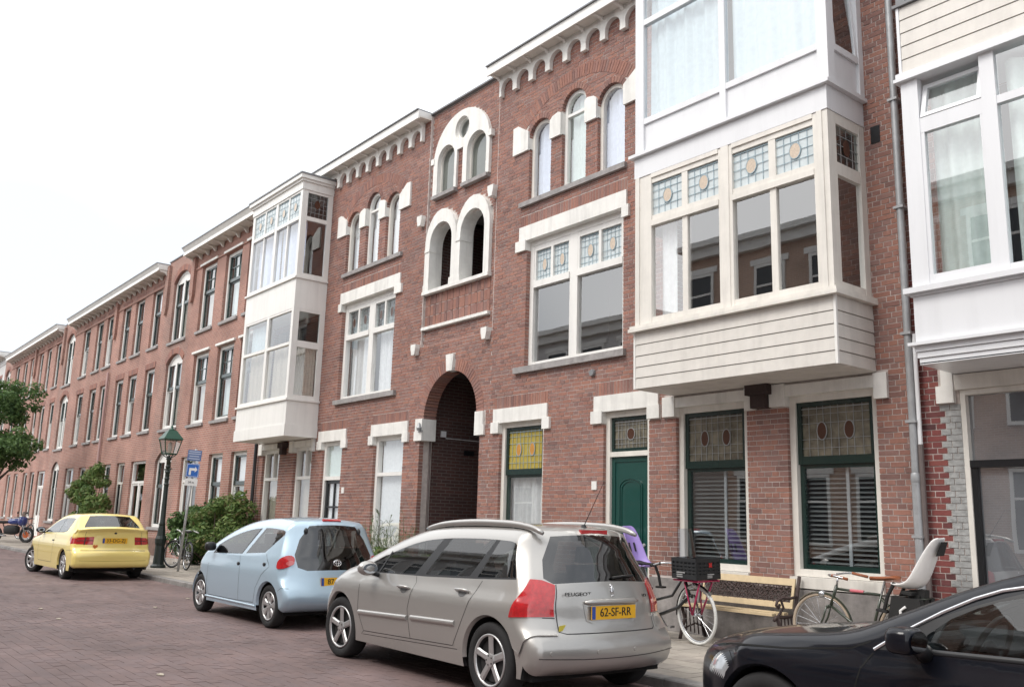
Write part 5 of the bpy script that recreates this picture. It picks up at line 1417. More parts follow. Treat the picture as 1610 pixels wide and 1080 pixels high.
        for f in rf:
            c=(sum(rv[i].x for i in f)/3,sum(rv[i].y for i in f)/3)
            if pin(c,poly): mb.f.append(tuple(f) if sg>0 else tuple(f)[::-1]); mb.r.append(0)
        k=len(mb.v); inn=[tuple(s.wrap_pt(*p,sg,-.004)) for p in P]; out=[tuple(s.wrap_pt(*p,sg,off)) for p in P]
        for i in range(n): mb.quad(inn[i],inn[(i+1)%n],out[(i+1)%n],out[i])
        o=mb.build(name,m,s.root); autosmooth(o,50); return o
    def seam(s,pl,name='panel_gap',w=.006,m=None,closed=False,off=.0012,sg=1,thick=None):
        pts=densify_open(pl+([pl[0]] if closed else []),.05); mb=MB(); rows=[]
        for i,p in enumerate(pts):
            a=Vector(pts[max(0,i-1)]); b=Vector(pts[min(len(pts)-1,i+1)]); d=(b-a); d=d.normalized() if d.length else Vector((1,0)); nn=Vector((-d.y,d.x))*w/2
            q=Vector(p); rows.append((s.side_pt(*(q+nn),off,sg)[0],s.side_pt(*(q-nn),off,sg)[0]))
        for a,b in zip(rows,rows[1:]): mb.quad(a[0],b[0],b[1],a[1])
        if thick:
            mb=MB(); R0=[]
            for i,p in enumerate(pts):
                a=Vector(pts[max(0,i-1)]); b=Vector(pts[min(len(pts)-1,i+1)]); d=(b-a).normalized(); nn=Vector((-d.y,d.x))
                q=Vector(p); k=6; R0.append([s.side_pt(*(q+nn*w/2*math.cos(PI*t/k)),off+thick*math.sin(PI*t/k),sg)[0] for t in range(k+1)])
            for a,b in zip(R0,R0[1:]):
                for t in range(6): mb.quad(a[t],b[t],b[t+1],a[t+1])
            for e in (R0[0],R0[-1]): mb.quad(*e)
        return mb.build(name,m or TRIM,s.root,smooth=bool(thick))
    def rear_pt(s,y,z,off=0):
        sv=s.s_of(z=z,part='rear'); o,_=s.at_s(sv); p=s.deform(o.x,y,o.y); return p+Vector((-off,0,0))
    def rear_seam(s,pl,name='tailgate_gap',w=.007,m=None,off=.002):
        pts=densify_open(pl,.05); rows=[];mb=MB()
        for i,p in enumerate(pts):
            a=Vector(pts[max(0,i-1)]); b=Vector(pts[min(len(pts)-1,i+1)]); d=(b-a).normalized(); nn=Vector((-d.y,d.x))*w/2; q=Vector(p)
            rows.append((s.rear_pt(*(q+nn),off),s.rear_pt(*(q-nn),off)))
        for a,b in zip(rows,rows[1:]): mb.quad(a[0],b[0],b[1],a[1])
        return mb.build(name,m or TRIM,s.root)
    def wheel(s,x,sg,r,spokes,rimr,w=.2,y=None,steer=0,style='five'):
        y=(s.W-.03) if y is None else y
        e=empty('wheel',(x,sg*y,r)); e.parent=s.root; e.rotation_euler=(0,0,(0 if sg>0 else PI)+steer); LOCAL.add(e.name)
        t=MB(); pr=[(rimr+.002,-w+.02),(rimr+.03,-w+.005),(r-.03,-w),(r-.008,-w+.015),(r,-w+.04),(r,-.04),(r-.008,-.015),(r-.03,.0),(rimr+.03,-.004),(rimr+.002,-.02),(rimr-.002,-.06)]
        t.lathe(pr,(0,0,0),36,'y',False); t.build('tyre',TYRE,e,smooth=True)
        q=MB(); q.lathe([(rimr+.004,-.018),(rimr+.002,-.006),(rimr-.012,-.008),(rimr-.018,-.022)],(0,0,0),36,'y',False); q.build('rim',ALLOY,e,smooth=True); q=MB(); q.lathe([(rimr-.018,-.022),(rimr-.03,-.14)],(0,0,0),36,'y',False); q.build('rim_barrel',DISC,e,smooth=True)
        d=MB(); d.lathe([(.0,-.055),(rimr-.035,-.055),(rimr-.035,-.13)],(0,0,0),24,'y'); d.build('brake_disc',DISC,e)
        sp=MB(); ns=spokes
        for k in range(ns):
            a=2*PI*k/ns+.3
            wi,wo=(.034,.03) if style=='five' else ((.02,.05) if style=='fan' else (.012,.014))
            prof=[(.03,wi,-.022),(rimr*.55,(wi+wo)/2*1.0,-.016),(rimr-.008,wo*1.15,-.012)]
            rows=[]
            for rr_,ww,yy in prof:
                c_,s_=math.cos(a),math.sin(a)
                rows.append([(rr_*c_-ww*s_*k2,yy+dy,rr_*s_+ww*c_*k2) for k2,dy in ((-1,-.012),(-.6,0),(.6,0),(1,-.012))])
            for A,B in zip(rows,rows[1:]):
                for j in range(3): sp.quad(A[j],B[j],B[j+1],A[j+1])
        sp.build('spokes',ALLOY,e,smooth=False)
        h=MB(); h.lathe([(.058,-.03),(.055,-.012),(.03,-.008),(.0,-.008)],(0,0,0),16,'y'); h.build('hub_cap',ALLOY,e)
        lg=MB()
        for k in range(5): a=2*PI*k/5; lg.lathe([(.008,-.012),(.008,-.007),(0,-.007)],(.038*math.cos(a),0,.038*math.sin(a)),6,'y')
        lg.build('wheel_bolts',DISC,e)
        return e
    def seats(s,xs,zseat=.55,top=1.05):
        for x in xs:
            for y in (-.36,.36):
                q=MB(); 
                q.prism([(x-.05,.35),(x+.45,.38),(x+.48,zseat),(x+.02,zseat-.03),(x-.16,top-.12),(x-.12,top),(x-.24,top),(x-.28,top-.12)],y-.23,y+.23); 
                q.prism([(x-.2,top+.02),(x-.13,top+.03),(x-.15,top+.17),(x-.22,top+.17)],y-.12,y+.12)
                q.build('seat',SEAT,s.root)
    def plate(s,y,z,txt,w=.52,h=.11,tilt=0):
        p=s.rear_pt(y,z,.004); g=MB(); g.box(-.006,.0,-w/2,w/2,-h/2,h/2); pl=g.build('number_plate',PLY,s.root); pl.location=p; pl.rotation_euler=(0,tilt,0); LOCAL.add(pl.name)
        b=MB(); b.box(-.0075,-.0055,w/2-.045,w/2-.004,-h/2+.004,h/2-.004); b.build('plate_band',PLB,pl)
        put_text('plate_lettering',txt,.1,INK,pl,(-.0075,-.02,.0),(PI/2,0,-PI/2),1.0)
        return pl
def densify(pl,step):
    out=[]
    for i in range(len(pl)):
        a,b=Vector(pl[i]),Vector(pl[(i+1)%len(pl)]); n=max(1,int((b-a).length/step))
        out+=[tuple(a.lerp(b,k/n)) for k in range(n)]
    return out
def densify_open(pl,step):
    out=[]
    for i in range(len(pl)-1):
        a,b=Vector(pl[i]),Vector(pl[i+1]); n=max(1,int((b-a).length/step))
        out+=[tuple(a.lerp(b,k/n)) for k in range(n)]
    return out+[tuple(pl[-1])]
def ellipsoid(mb,c,r,n=12,m=8,rot=None,ex=1.0):
    pw=lambda v:math.copysign(abs(v)**ex,v)
    b=len(mb.v)
    for i in range(m+1):
        t=PI*i/m
        for k in range(n):
            a=2*PI*k/n; p=Vector((r[0]*pw(math.sin(t))*pw(math.cos(a)),r[1]*pw(math.sin(t))*pw(math.sin(a)),r[2]*pw(math.cos(t))))
            if rot: p=rot@p
            mb.v.append(tuple(Vector(c)+p))
    for i in range(m):
        for k in range(n):
            mb.f.append((b+i*n+k,b+(i+1)*n+k,b+(i+1)*n+(k+1)%n,b+i*n+(k+1)%n)); mb.r.append(0)
    return mb
# ---------------------------------------------------------------- silver estate
SILV=carpaint('silver_paint',(.38,.37,.352),.5)
def sil_rad(x,z):
    r=.10
    if z>1.25: r=.11
    if z<.5: r=.09
    return r
c1=Car(label='silver estate car with roof rails and yellow rear number plate',loc=(-6.394,-4.02,RZ),yaw=-.008,W=.875,zb=.93,zr=1.47,zm=.62,tum=.235,tuck=.09,sh=.055,zs=.79,shw=.16,x_r=-.77,x_f=3.52,
 cr=.28,crt=.55,pr=2.4,lr=.8,cf=.42,pf=2.6,lf=.9,crown=.045,sill=.22,s_split=.55,paint=SILV,
 outline=[(3.36,.20),(3.48,.30),(3.52,.48),(3.48,.62),(3.36,.74),(3.1,.86),(2.8,.95),(2.5,1.035),(2.2,1.16),(1.8,1.31),(1.4,1.415),(1.0,1.462),(.5,1.48),(0,1.475),(-.25,1.455),(-.38,1.425),(-.44,1.37),(-.5,1.26),(-.58,1.06),(-.625,.95),(-.645,.82),(-.655,.68),(-.665,.60),(-.70,.575),(-.725,.50),(-.73,.40),(-.69,.30),(-.62,.255)],
 rad=sil_rad,
 rear=[('rear_glass',[(.60,1.39),(-.60,1.39),(-.69,1.2),(-.70,1.05),(-.62,1.0),(.62,1.0),(.70,1.05),(.69,1.2)])],
 front=[('windscreen',[(.60,1.35),(-.60,1.35),(-.72,2.40),(.72,2.40)])],
 side=[('door',[(2.27,.80),(2.28,.54),(2.15,.335),(1.24,.36),(1.30,.63),(1.22,.88),(1.25,.94),(2.2,.90)]),('reardoor',[(1.24,.36),(.52,.38),(.44,.51),(.18,.965),(1.25,.94),(1.22,.88),(1.30,.63)]),
   ('pillar',[(2.30,.925),(2.21,1.025),(1.78,1.205),(1.35,1.305),(.95,1.35),(.14,1.362),(-.28,1.352),(-.36,1.32),(-.37,1.12),(-.31,1.005),(.28,.975),(1.1,.945)]),
   ('win_f',[(2.24,.935),(2.20,1.01),(1.78,1.19),(1.35,1.29),(.97,1.335),(1.29,.955)]),('win_r',[(.83,1.34),(.14,1.35),(.39,.99),(1.11,.965)]),('win_q',[(.09,1.345),(-.27,1.34),(-.34,1.315),(-.35,1.12),(-.30,1.02),(.27,.99)]),
   ],
 arches=[(2.70,.317,.375),(0,.317,.375)],
 bev=lambda x,z,u,k:'body',
 partmat={'body':('body_shell',SILV),'rear_glass':('rear_window',CGD),'windscreen':('windscreen',CGL),'door':('front_door',SILV),'reardoor':('rear_door',SILV),'pillar':('window_surround',TRIM),'win_f':('side_window',CGL),'win_r':('side_window',CGL),'win_q':('side_window',CGD),'taillight':('tail_light',REDL),'taillight_r':('tail_light',REDL),'taillight_r2':('tail_light',REDL)})
c1.build()
def handle(c,x,z,m,sg=1):
    p,n=c.side_pt(x,z,.0,sg); q=MB(); q.tube([p+Vector((.09,0,0)),p+Vector((.085,0,0))+n*.028,p+n*.034,p+Vector((-.085,0,0))+n*.028,p+Vector((-.09,0,0))],.013,8)
    q.build('door_handle',m,c.root,smooth=True)
    g=MB(); g.lathe([(.0,0),(.045,.0)],(0,0,0),14,'y'); o=MB(); 
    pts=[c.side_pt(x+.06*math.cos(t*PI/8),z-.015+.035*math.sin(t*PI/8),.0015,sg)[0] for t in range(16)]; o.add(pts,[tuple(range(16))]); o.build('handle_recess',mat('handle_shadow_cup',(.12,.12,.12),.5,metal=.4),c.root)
for x,z in ((1.39,.82),(.42,.86)): handle(c1,x,z,SILV)
c1.seam([(2.27,.80),(2.28,.54),(2.15,.335),(1.24,.36)]); c1.seam([(1.24,.36),(1.30,.63),(1.22,.88),(1.25,.94)]); c1.seam([(1.24,.36),(.52,.38),(.44,.51),(.18,.965)]); c1.seam([(2.15,.335),(2.2,.30),(.45,.355)],'sill_crease',.005)
c1.seam([(2.25,.515),(1.30,.545)],'rub_strip',.05,SILV,thick=.02); c1.seam([(1.225,.555),(.49,.575)],'rub_strip',.05,SILV,thick=.02)
c1.seam([(1.97,.935),(1.84,1.15)],'window_divider',.022,TRIM,off=.004)

for sg in (1,-1):
    c1.lens('tail_light',[(-.17,.722),(.24,.722),(.235,.735),(.03,1.05),(-.06,1.035),(-.165,.99)],REDL,sg,.008)
    c1.lens('bumper_panel',[(-.15,.57),(-.16,.60),(-.16,.69),(-.14,.705),(.30,.705),(.335,.69),(.32,.60),(.29,.575)],SILV,sg,.014)
c1.rear_seam([(.60,.995),(.585,.72),(.585,.60),(.53,.585),(-.53,.585),(-.585,.60),(-.585,.72),(-.60,.995)]); c1.rear_seam([(.70,.715),(.60,.71)])
for sg in (1,-1):
    c1.rear_seam([(sg*.83,.40),(sg*.4,.385),(0,.38)],'bumper_gap',.006)
# tailgate furniture
p=c1.rear_pt(0,.825,.0); g=MB(); g.tube([c1.rear_pt(y,.835,.012) for y in [-.33+.066*k for k in range(11)]],[.012]+[.026]*9+[.012],8); g.build('plate_grip',SILV,c1.root,smooth=True)
rc=MB(); 
pts=[c1.rear_pt(y,z,.0025) for y,z in ((.34,.82),(.31,.68),(.26,.66),(-.26,.66),(-.31,.68),(-.34,.82))]; rc.add(pts,[tuple(range(6))]); rc.build('plate_recess',SILV,c1.root)
pl=c1.plate(0,.745,'62-SF-RR',.53,.112); 
q=put_text('tailgate_lettering','PEUGEOT',.042,DISC,c1.root,c1.rear_pt(.40,.905,.008),(PI/2,0,-PI/2-.12),1.5)
lg=MB()  # upright lion badge as a small chrome figure
for pts,r in (([(0,.0),(.012,.02),(.004,.045),(-.008,.06)],.008),([(-.008,.06),(.012,.068),(.014,.055)],.006),([(.004,.045),(.026,.05)],.004),([(.010,.03),(.028,.03)],.004),([(0,.0),(.018,-.012)],.004),([(0,.0),(-.012,-.012)],.004),([(-.012,.01),(-.022,.03),(-.016,.042)],.003)):
    lg.tube([c1.rear_pt(y,.89+z*1.25,.006) for y,z in pts],r,6)
lg.build('lion_badge',CHROME,c1.root,smooth=True)
put_text('trim_badge','HDi',.035,DISC,c1.root,c1.rear_pt(-.48,.88,.006),(PI/2,0,-PI/2))
b=MB(); b.box(-.012,.02,-.16,.16,-.018,.018); o=b.build('brake_light',REDL,c1.root); o.location=c1.rear_pt(0,1.415,.0); LOCAL.add(o.name)
ws=MB(); ws.tube([c1.rear_pt(-.02,1.03,.02),c1.rear_pt(-.2,1.045,.02),c1.rear_pt(-.36,1.05,.018)],.01,6); ws.build('rear_wiper',TRIM,c1.root)
for sg in (1,-1):
    y=sg*.575; q=MB(); zt=lambda x:c1.deform(x,y/.83,1.478).z
    pts=[(1.45,1.395),(1.28,1.425),(1.05,1.452),(.6,1.472),(.1,1.468),(-.12,1.452),(-.26,1.43),(-.36,1.395)]
    S=smoothpoly(pts,.05); q.tube([(a.x,y,a.y) for a in S],[.018+.016*math.sin(PI*k/(len(S)-1))**.4 for k in range(len(S))],10); q.build('roof_rail',SILV,c1.root,smooth=True)
    f=MB(); f.box(.98,1.12,y-.012,y+.012,1.41,1.48); f.box(-.12,.02,y-.012,y+.012,1.41,1.48); f.build('rail_foot',TRIM,c1.root)
an=MB(); an.lathe([(.03,0),(.02,.03),(.0,.035)],(-.26,0,1.445),8); an.tube([(-.26,0,1.46),(-.52,.0,1.86)],[.0045,.002],6); an.build('roof_aerial',TRIM,c1.root)
def mirror(c,x,z,y,m,s=1.0):
    for sg in (1,-1):
        q=MB(); ellipsoid(q,(x,sg*(y+.11),z+.035),(.07*s,.115*s,.075*s),14,10); q.build('door_mirror',m,c.root,smooth=True)
        t=MB(); t.tube([(x-.01,sg*(y-.02),z-.035),(x,sg*(y+.07),z-.01)],.022,8); t.build('mirror_arm',TRIM,c.root)
        g=MB(); P=[(x-.062*s,sg*(y+.11)+.085*s*math.cos(k*PI/8),z+.035+.05*s*math.sin(k*PI/8)) for k in range(16)]; g.add(P,[tuple(range(16))]); g.build('mirror_glass',mat('mirror_surface',(.6,.62,.65),.03,metal=1),c.root)
mirror(c1,1.98,.94,.84,SILV)
for x in (2.70,0):
    for sg in (1,-1): c1.wheel(x,sg,.317,5,.215,y=.85,steer=(.06 if x>1 else 0))
c1.seats([1.15,.25],.58,1.1)
dsh=MB(); dsh.prism([(2.0,.6),(2.3,.9),(1.9,.95),(1.7,.85)],-.7,.7); dsh.build('dashboard',INT,c1.root)
for yy,sz in ((.72,.38),(.25,.385),(-.2,.385)):
    g=MB(); g.lathe([(.018,0),(.016,-.003),(0,-.003)],(0,0,0),10,'x'); o=g.build('parking_sensor',SILV,c1.root); o.location=c1.rear_pt(yy,.44,.002)
st=MB(); g=c1.rear_pt(.545,.63,.003); st.prism([(-.045,-.02),(.045,-.025),(.04,.02),(-.03,.025)],-.001,.001,'x'); o=st.build('yellow_sticker',mat('yellow_vinyl',(.6,.5,.06),.5),c1.root); o.location=g
# ---------------------------------------------------------------- pale blue hatchback
BLUE=carpaint('pale_blue_paint',(.40,.53,.63),.25)
c2=Car(label='small pale blue five door hatchback behind the silver estate',loc=(-11.845,-3.703,RZ),yaw=.023,W=.80,zb=.92,zr=1.45,zm=.6,tum=.24,tuck=.07,x_r=-.60,x_f=3.08,
 cr=.20,pr=2.8,lr=.6,crt=.5,crl=.35,cf=.45,pf=2.4,lf=.9,crown=.05,sill=.2,s_split=.55,paint=BLUE,
 outline=[(2.94,.19),(3.05,.3),(3.08,.45),(3.03,.60),(2.88,.73),(2.62,.86),(2.38,.97),(2.05,1.13),(1.65,1.285),(1.25,1.39),(.85,1.45),(.4,1.475),(0,1.46),(-.18,1.435),(-.27,1.39),(-.31,1.30),(-.38,1.1),(-.435,.92),(-.46,.80),(-.475,.72),(-.50,.60),(-.55,.48),(-.56,.38),(-.50,.28),(-.40,.23)],
 rad=lambda x,z:.12 if z>.62 else .075,
 rear=[('rear_glass',[(.47,1.37),(-.47,1.37),(-.60,1.2),(-.64,1.0),(-.58,.82),(-.45,.77),(.45,.77),(.58,.82),(.64,1.0),(.60,1.2)])],
 front=[('windscreen',[(.55,1.25),(-.55,1.25),(-.64,2.25),(.64,2.25)])],
 side=[('door',[(2.06,.75),(2.08,.45),(2.0,.29),(.92,.29),(.92,.75),(1.0,.9),(1.88,.885)]),('reardoor',[(.92,.29),(.42,.30),(.36,.5),(.2,.68),(.0,.8),(.2,.95),(1.0,.9),(.92,.75)]),
   ('pillar',[(1.97,.90),(1.86,1.045),(1.42,1.205),(.62,1.352),(.57,1.352),(.95,.93)]),
   ('win_f',[(1.92,.91),(1.84,1.03),(1.42,1.19),(.64,1.335),(.97,.935)]),('win_r',[(.47,1.345),(.0,1.305),(-.17,1.255),(.24,.975),(.84,.94)]),
   ],
 arches=[(2.40,.285,.33),(0,.285,.325)],
 bev=lambda x,z,u,k:'body',
 partmat={'body':('body_shell',BLUE),'rear_glass':('rear_window',CGD),'windscreen':('windscreen',CGL),'door':('front_door',BLUE),'reardoor':('rear_door',BLUE),'pillar':('window_surround',TRIM),'win_f':('side_window',CGL),'win_r':('side_window',CGL),'taillight':('tail_light',REDL)})
c2.build()
for sg in (1,-1):
    c2.lens('tail_light',[(.07+(.14 if math.cos(t)>0 else .125)*math.cos(t),.905+.09*math.sin(t)+.018*math.cos(t)*-1) for t in [k*PI/10 for k in range(20)]],REDL,sg,.012)
    c2.lens('lamp_reflector',[(.0+.05*math.cos(t),.885+.035*math.sin(t)) for t in [k*PI/6 for k in range(12)]],mat('pink_lamp_insert',(.55,.12,.12),.1,coat=1),sg,.016)
c2.seam([(2.06,.75),(2.08,.45),(2.0,.29),(.92,.29),(.92,.75),(1.0,.9)]); c2.seam([(.92,.29),(.42,.30),(.36,.5),(.2,.68),(.0,.8),(.18,.96)])
c2.seam([(2.1,.265),(.35,.255)],'sill_crease',.03,BLUE,thick=.012)
for x,z in ((.99,.79),(.16,.82)):
    p,n=c2.side_pt(x,z,.004); g=MB(); ellipsoid(g,p,(.045,.012,.028),10,6); g.build('door_handle',TRIM,c2.root,smooth=True)
for sg in (1,-1):
    g=MB(); ellipsoid(g,c2.side_pt(1.93,.965,.10,sg)[0],(.055,.085,.065),12,10,ex=.65); g.build('door_mirror',TRIM,c2.root,smooth=True)
    g=MB(); ellipsoid(g,c2.rear_pt(sg*.52,1.30,.0),(.03,.03,.05),8,6); g.build('glass_hinge',TRIM,c2.root,smooth=True)
pl=c2.plate(0,.62,'87-SJ-KT',.52,.11,.1)
bd=MB()
for rx,rz,ro in ((.062,.042,0),(.02,.04,0),(.05,.018,.012)): bd.tube([c2.rear_pt(rx*math.cos(2*PI*k/20),.865+ro+rz*math.sin(2*PI*k/20),.006) for k in range(20)],.005,6,closed=True)
bd.build('oval_badge',CHROME,c2.root,smooth=True)
b=MB(); b.box(-.02,.02,-.14,.14,-.014,.014); o=b.build('brake_light',REDL,c2.root); o.location=c2.rear_pt(0,1.425,0)+Vector((-.0,0,.005)); o.rotation_euler=(0,-.5,0)
c2.rear_seam([(.62,.36),(.3,.345),(0,.34),(-.3,.345),(-.62,.36)],'bumper_crease',.03,BLUE,.012); c2.seam([(-.30,.5),(-.37,.54),(-.6,.55)],'bumper_gap',.005)
for x in (2.40,0):
    for sg in (1,-1): c2.wheel(x,sg,.285,7,.185,w=.165,y=.765,style='fan')
c2.seats([1.0,.2],.55,1.05)
# ---------------------------------------------------------------- yellow saloon
YELL=carpaint('yellow_paint',(.84,.68,.22),.0)
c3=Car(label='yellow car with small boot spoiler parked beside the street lamp',loc=(-21.815,-3.979,RZ),yaw=.032,W=.85,zb=.96,zr=1.41,zm=.6,tum=.24,tuck=.06,x_r=-.84,x_f=3.42,
 cr=.24,pr=3.0,lr=.8,cf=.45,pf=2.4,lf=1.0,crown=.04,sill=.2,s_split=.55,paint=YELL,
 outline=[(3.3,.2),(3.40,.35),(3.42,.5),(3.34,.66),(3.1,.76),(2.7,.84),(2.2,.915),(1.98,.96),(1.6,1.14),(1.2,1.31),(.85,1.39),(.4,1.42),(0,1.415),(-.2,1.385),(-.42,1.26),(-.60,1.14),(-.66,1.105),(-.80,1.115),(-.83,1.09),(-.77,1.05),(-.755,.95),(-.76,.78),(-.77,.66),(-.84,.62),(-.86,.52),(-.84,.42),(-.85,.36),(-.82,.29),(-.70,.26)],
 rad=lambda x,z:.08,
 rear=[('rear_glass',[(.56,1.37),(-.56,1.37),(-.66,1.2),(-.68,1.135),(.68,1.135),(.66,1.2)]),('taillight_r',[(.45,.93),(.9,.93),(.9,.775),(.45,.755)]),('taillight_r2',[(-.45,.93),(-.9,.93),(-.9,.775),(-.45,.755)])],
 front=[('windscreen',[(.56,1.05),(-.56,1.05),(-.66,1.85),(.66,1.85)])],
 side=[('door',[(2.0,.85),(2.02,.5),(1.95,.32),(.85,.32),(.8,.6),(.75,.96),(1.85,.92)]),
   ('pillar',[(1.88,.945),(1.35,1.18),(.9,1.325),(.1,1.35),(-.12,1.33),(-.02,1.02),(.2,.985)]),
   ('win_f',[(1.80,.955),(1.33,1.165),(.9,1.305),(.62,1.32),(.62,.99)]),('win_r',[(.58,1.322),(.1,1.335),(-.09,1.315),(-.02,1.035),(.2,1.0),(.58,.99)]),
   ('taillight',[(-.40,.90),(-.36,.84),(-.45,.755),(-1.2,.755),(-1.2,.93),(-.5,.93)])],
 arches=[(2.65,.3,.35),(0,.3,.35)],
 bev=lambda x,z,u,k:'taillight' if (u>.6 and .765<z<.925) else 'body',
 partmat={'body':('body_shell',YELL),'rear_glass':('rear_window',CGD),'windscreen':('windscreen',CGL),'door':('front_door',YELL),'pillar':('window_surround',TRIM),'win_f':('side_window',CGL),'win_r':('side_window',CGL),'taillight':('tail_light',REDL),'taillight_r':('tail_light',REDL),'taillight_r2':('tail_light',REDL)})
c3.build()
c3.seam([(2.0,.85),(2.02,.5),(1.95,.32),(.85,.32),(.8,.6),(.75,.96)],w=.008); c3.seam([(.9,.80),(.78,.80)],'door_handle',.03,TRIM,thick=.012); c3.seam([(2.3,.52),(.45,.53)],'waist_crease',.008,mat('yellow_crease',(.5,.38,.07),.4)); c3.seam([(-.30,.62),(-.62,.64)],'bumper_gap',.006)
c3.rear_seam([(.70,.63),(.3,.635),(-.3,.635),(-.70,.63)],'bumper_gap',.01); c3.rear_seam([(.64,1.05),(.63,.95)],w=.006); c3.rear_seam([(-.64,1.05),(-.63,.95)],w=.006)
c3.rear_seam([(.72,.42),(.3,.415),(-.3,.415),(-.72,.42)],'bumper_groove',.012,mat('yellow_crease',(.5,.38,.07),.4),.004)
pl=c3.plate(0,.84,'33-DG-ZJ',.52,.11)
for sg in (1,-1):
    c3.rear_seam([(sg*.62,.93),(sg*.62,.76)],'lamp_divider',.02,DISC,.004); c3.rear_seam([(sg*.46,.85),(sg*.78,.85)],'lamp_divider',.012,DISC,.0045)
o=MB(); P=[(.0,-.05),(.05,.0),(.045,.035),(.02,.04),(0,.025),(-.02,.04),(-.045,.035),(-.05,.0)]; o.prism(P,-.002,.002,'x'); q=o.build('heart_sticker',mat('orange_vinyl',(.6,.16,.03),.5),c3.root); q.location=c3.rear_pt(.40,.715,.006)
b=MB(); ellipsoid(b,(0,0,0),(.008,.03,.02),8,6); q=b.build('boot_badge',DISC,c3.root); q.location=c3.rear_pt(0,1.0,.004)
mirror(c3,1.72,.97,.80,TRIM,.9)
ex=MB(); ex.tube([(-.80,-.45,.25),(-.65,-.45,.25)],.025,8); ex.build('exhaust',DISC,c3.root)
for x in (2.65,0):
    for sg in (1,-1): c3.wheel(x,sg,.3,8,.205,w=.19,y=.815,style='five',steer=(.32 if x>1 else 0))
c3.seats([1.0,.1],.55,1.05)
# ---------------------------------------------------------------- black saloon
BLK=carpaint('black_paint_metallic',(.004,.005,.009),.0,coat=.55,spec=.15)
c4=Car(label='black saloon car with chrome window trim at the bottom right',loc=(-.68,-4.18,RZ),yaw=0,W=.92,zb=.88,zr=1.45,zm=.68,tum=.26,tuck=.06,sh=.05,zs=.73,shw=.15,x_r=-1.86,x_f=3.70,
 cr=.25,pr=3.0,lr=.8,cf=.55,pf=2.3,lf=.95,crown=.035,sill=.2,s_split=.6,paint=BLK,
 outline=[(3.58,.2),(3.68,.32),(3.70,.48),(3.68,.62),(3.60,.71),(3.40,.785),(3.06,.855),(2.6,.91),(2.25,.965),(1.95,1.09),(1.6,1.24),(1.25,1.355),(.9,1.43),(.4,1.465),(0,1.46),(-.4,1.41),(-.8,1.27),(-1.15,1.09),(-1.35,1.03),(-1.7,1.0),(-1.8,.93),(-1.85,.7),(-1.86,.45),(-1.8,.3),(-1.7,.25)],
 rad=lambda x,z:.09,
 rear=[('rear_glass',[(.55,1.36),(-.55,1.36),(-.62,1.1),(.62,1.1)])],
 front=[('windscreen',[(.60,1.12),(-.60,1.12),(-.74,2.16),(.74,2.16)])],
 side=[('door',[(2.06,.845),(2.12,.76),(2.17,.6),(2.1,.3),(.98,.3),(.95,.88),(1.7,.865)]),('reardoor',[(.94,.88),(.97,.3),(.25,.3),(.15,.5),(-.2,.8),(-.2,.9)]),
   ('pillar',[(2.03,.865),(1.90,.955),(1.71,1.07),(1.55,1.15),(1.42,1.2),(1.25,1.235),(.7,1.32),(.2,1.335),(-.25,1.30),(-.65,1.12),(-.78,.97),(-.3,.91),(1.2,.885)]),
   ('win_f',[(1.80,.893),(1.775,.965),(1.66,1.055),(1.53,1.12),(1.42,1.16),(1.2,1.215),(1.0,1.255),(.97,.91)]),('win_r',[(.90,1.262),(.2,1.305),(-.2,1.28),(-.5,1.15),(-.55,.96),(.86,.915)]),
   ('headlight',[(3.10,.765),(3.04,.735),(3.10,.65),(3.20,.585),(3.9,.56),(3.9,.73),(3.3,.75)])],
 arches=[(2.76,.325,.372),(0,.325,.372)],
 bev=lambda x,z,u,k:'headlight' if (u<.3 and x>3.2 and 0.6<z<.72) else 'body',
 partmat={'body':('body_shell',BLK),'rear_glass':('rear_window',CGD),'windscreen':('windscreen',CGL),'door':('front_door',BLK),'reardoor':('rear_door',BLK),'pillar':('window_surround',TRIM),'win_f':('side_window',CGL),'win_r':('side_window',CGD),'headlight':('headlight',WHTL)})
c4.build()
GAP=mat('gap_shadow',(.002,.002,.002),.9)
c4.seam([(2.06,.845),(2.12,.76),(2.17,.6),(2.1,.3)],m=GAP,w=.009); c4.seam([(3.06,.775),(2.9,.79),(2.6,.805),(2.2,.85),(2.08,.90)],'bonnet_gap',.01,GAP); c4.seam([(3.02,.74),(2.98,.66)],'bumper_gap',.006,GAP)
CHS=mat('chrome_strip',(.80,.81,.83),.2,metal=.9)
c4.seam([(2.055,.862),(1.90,.968),(1.71,1.082),(1.55,1.163),(1.42,1.212),(1.25,1.248),(.7,1.332),(.2,1.347),(-.25,1.315)],'chrome_strip',.018,CHS,thick=.008,off=.003)
c4.seam([(1.80,.883),(.97,.905),(-.5,.93)],'window_rubber',.026,TRIM,thick=.006,off=.002)
c4.seam([(1.50,.70),(1.15,.705)],'door_handle',.035,BLK,thick=.03); c4.seam([(2.3,.45),(.4,.46)],'door_crease',.012,BLK,thick=.004)
def bmirror():
    for sg in (1,-1):
        q=MB(); ellipsoid(q,(1.80,sg*1.02,.945),(.075,.10,.068),16,12,ex=.55); q.build('door_mirror',BLK,c4.root,smooth=True)
        t=MB(); t.tube([(1.78,sg*.86,.87),(1.77,sg*.95,.92)],[.05,.035],8); t.build('mirror_arm',TRIM,c4.root,smooth=True)
        g=MB(); P=[(1.723,sg*1.02+.085*math.cos(k*PI/8),.945+.052*math.sin(k*PI/8)) for k in range(16)]; g.add(P,[tuple(range(16))]); g.build('mirror_glass',mat('mirror_surface',(.6,.62,.65),.03,metal=1),c4.root)
bmirror()
sw=MB(); sw.tube([(1.66-.19*math.sin(2*PI*k/28)*.42,.38+.19*math.cos(2*PI*k/28),.87+.18*math.sin(2*PI*k/28)) for k in range(28)],.017,10,closed=True)
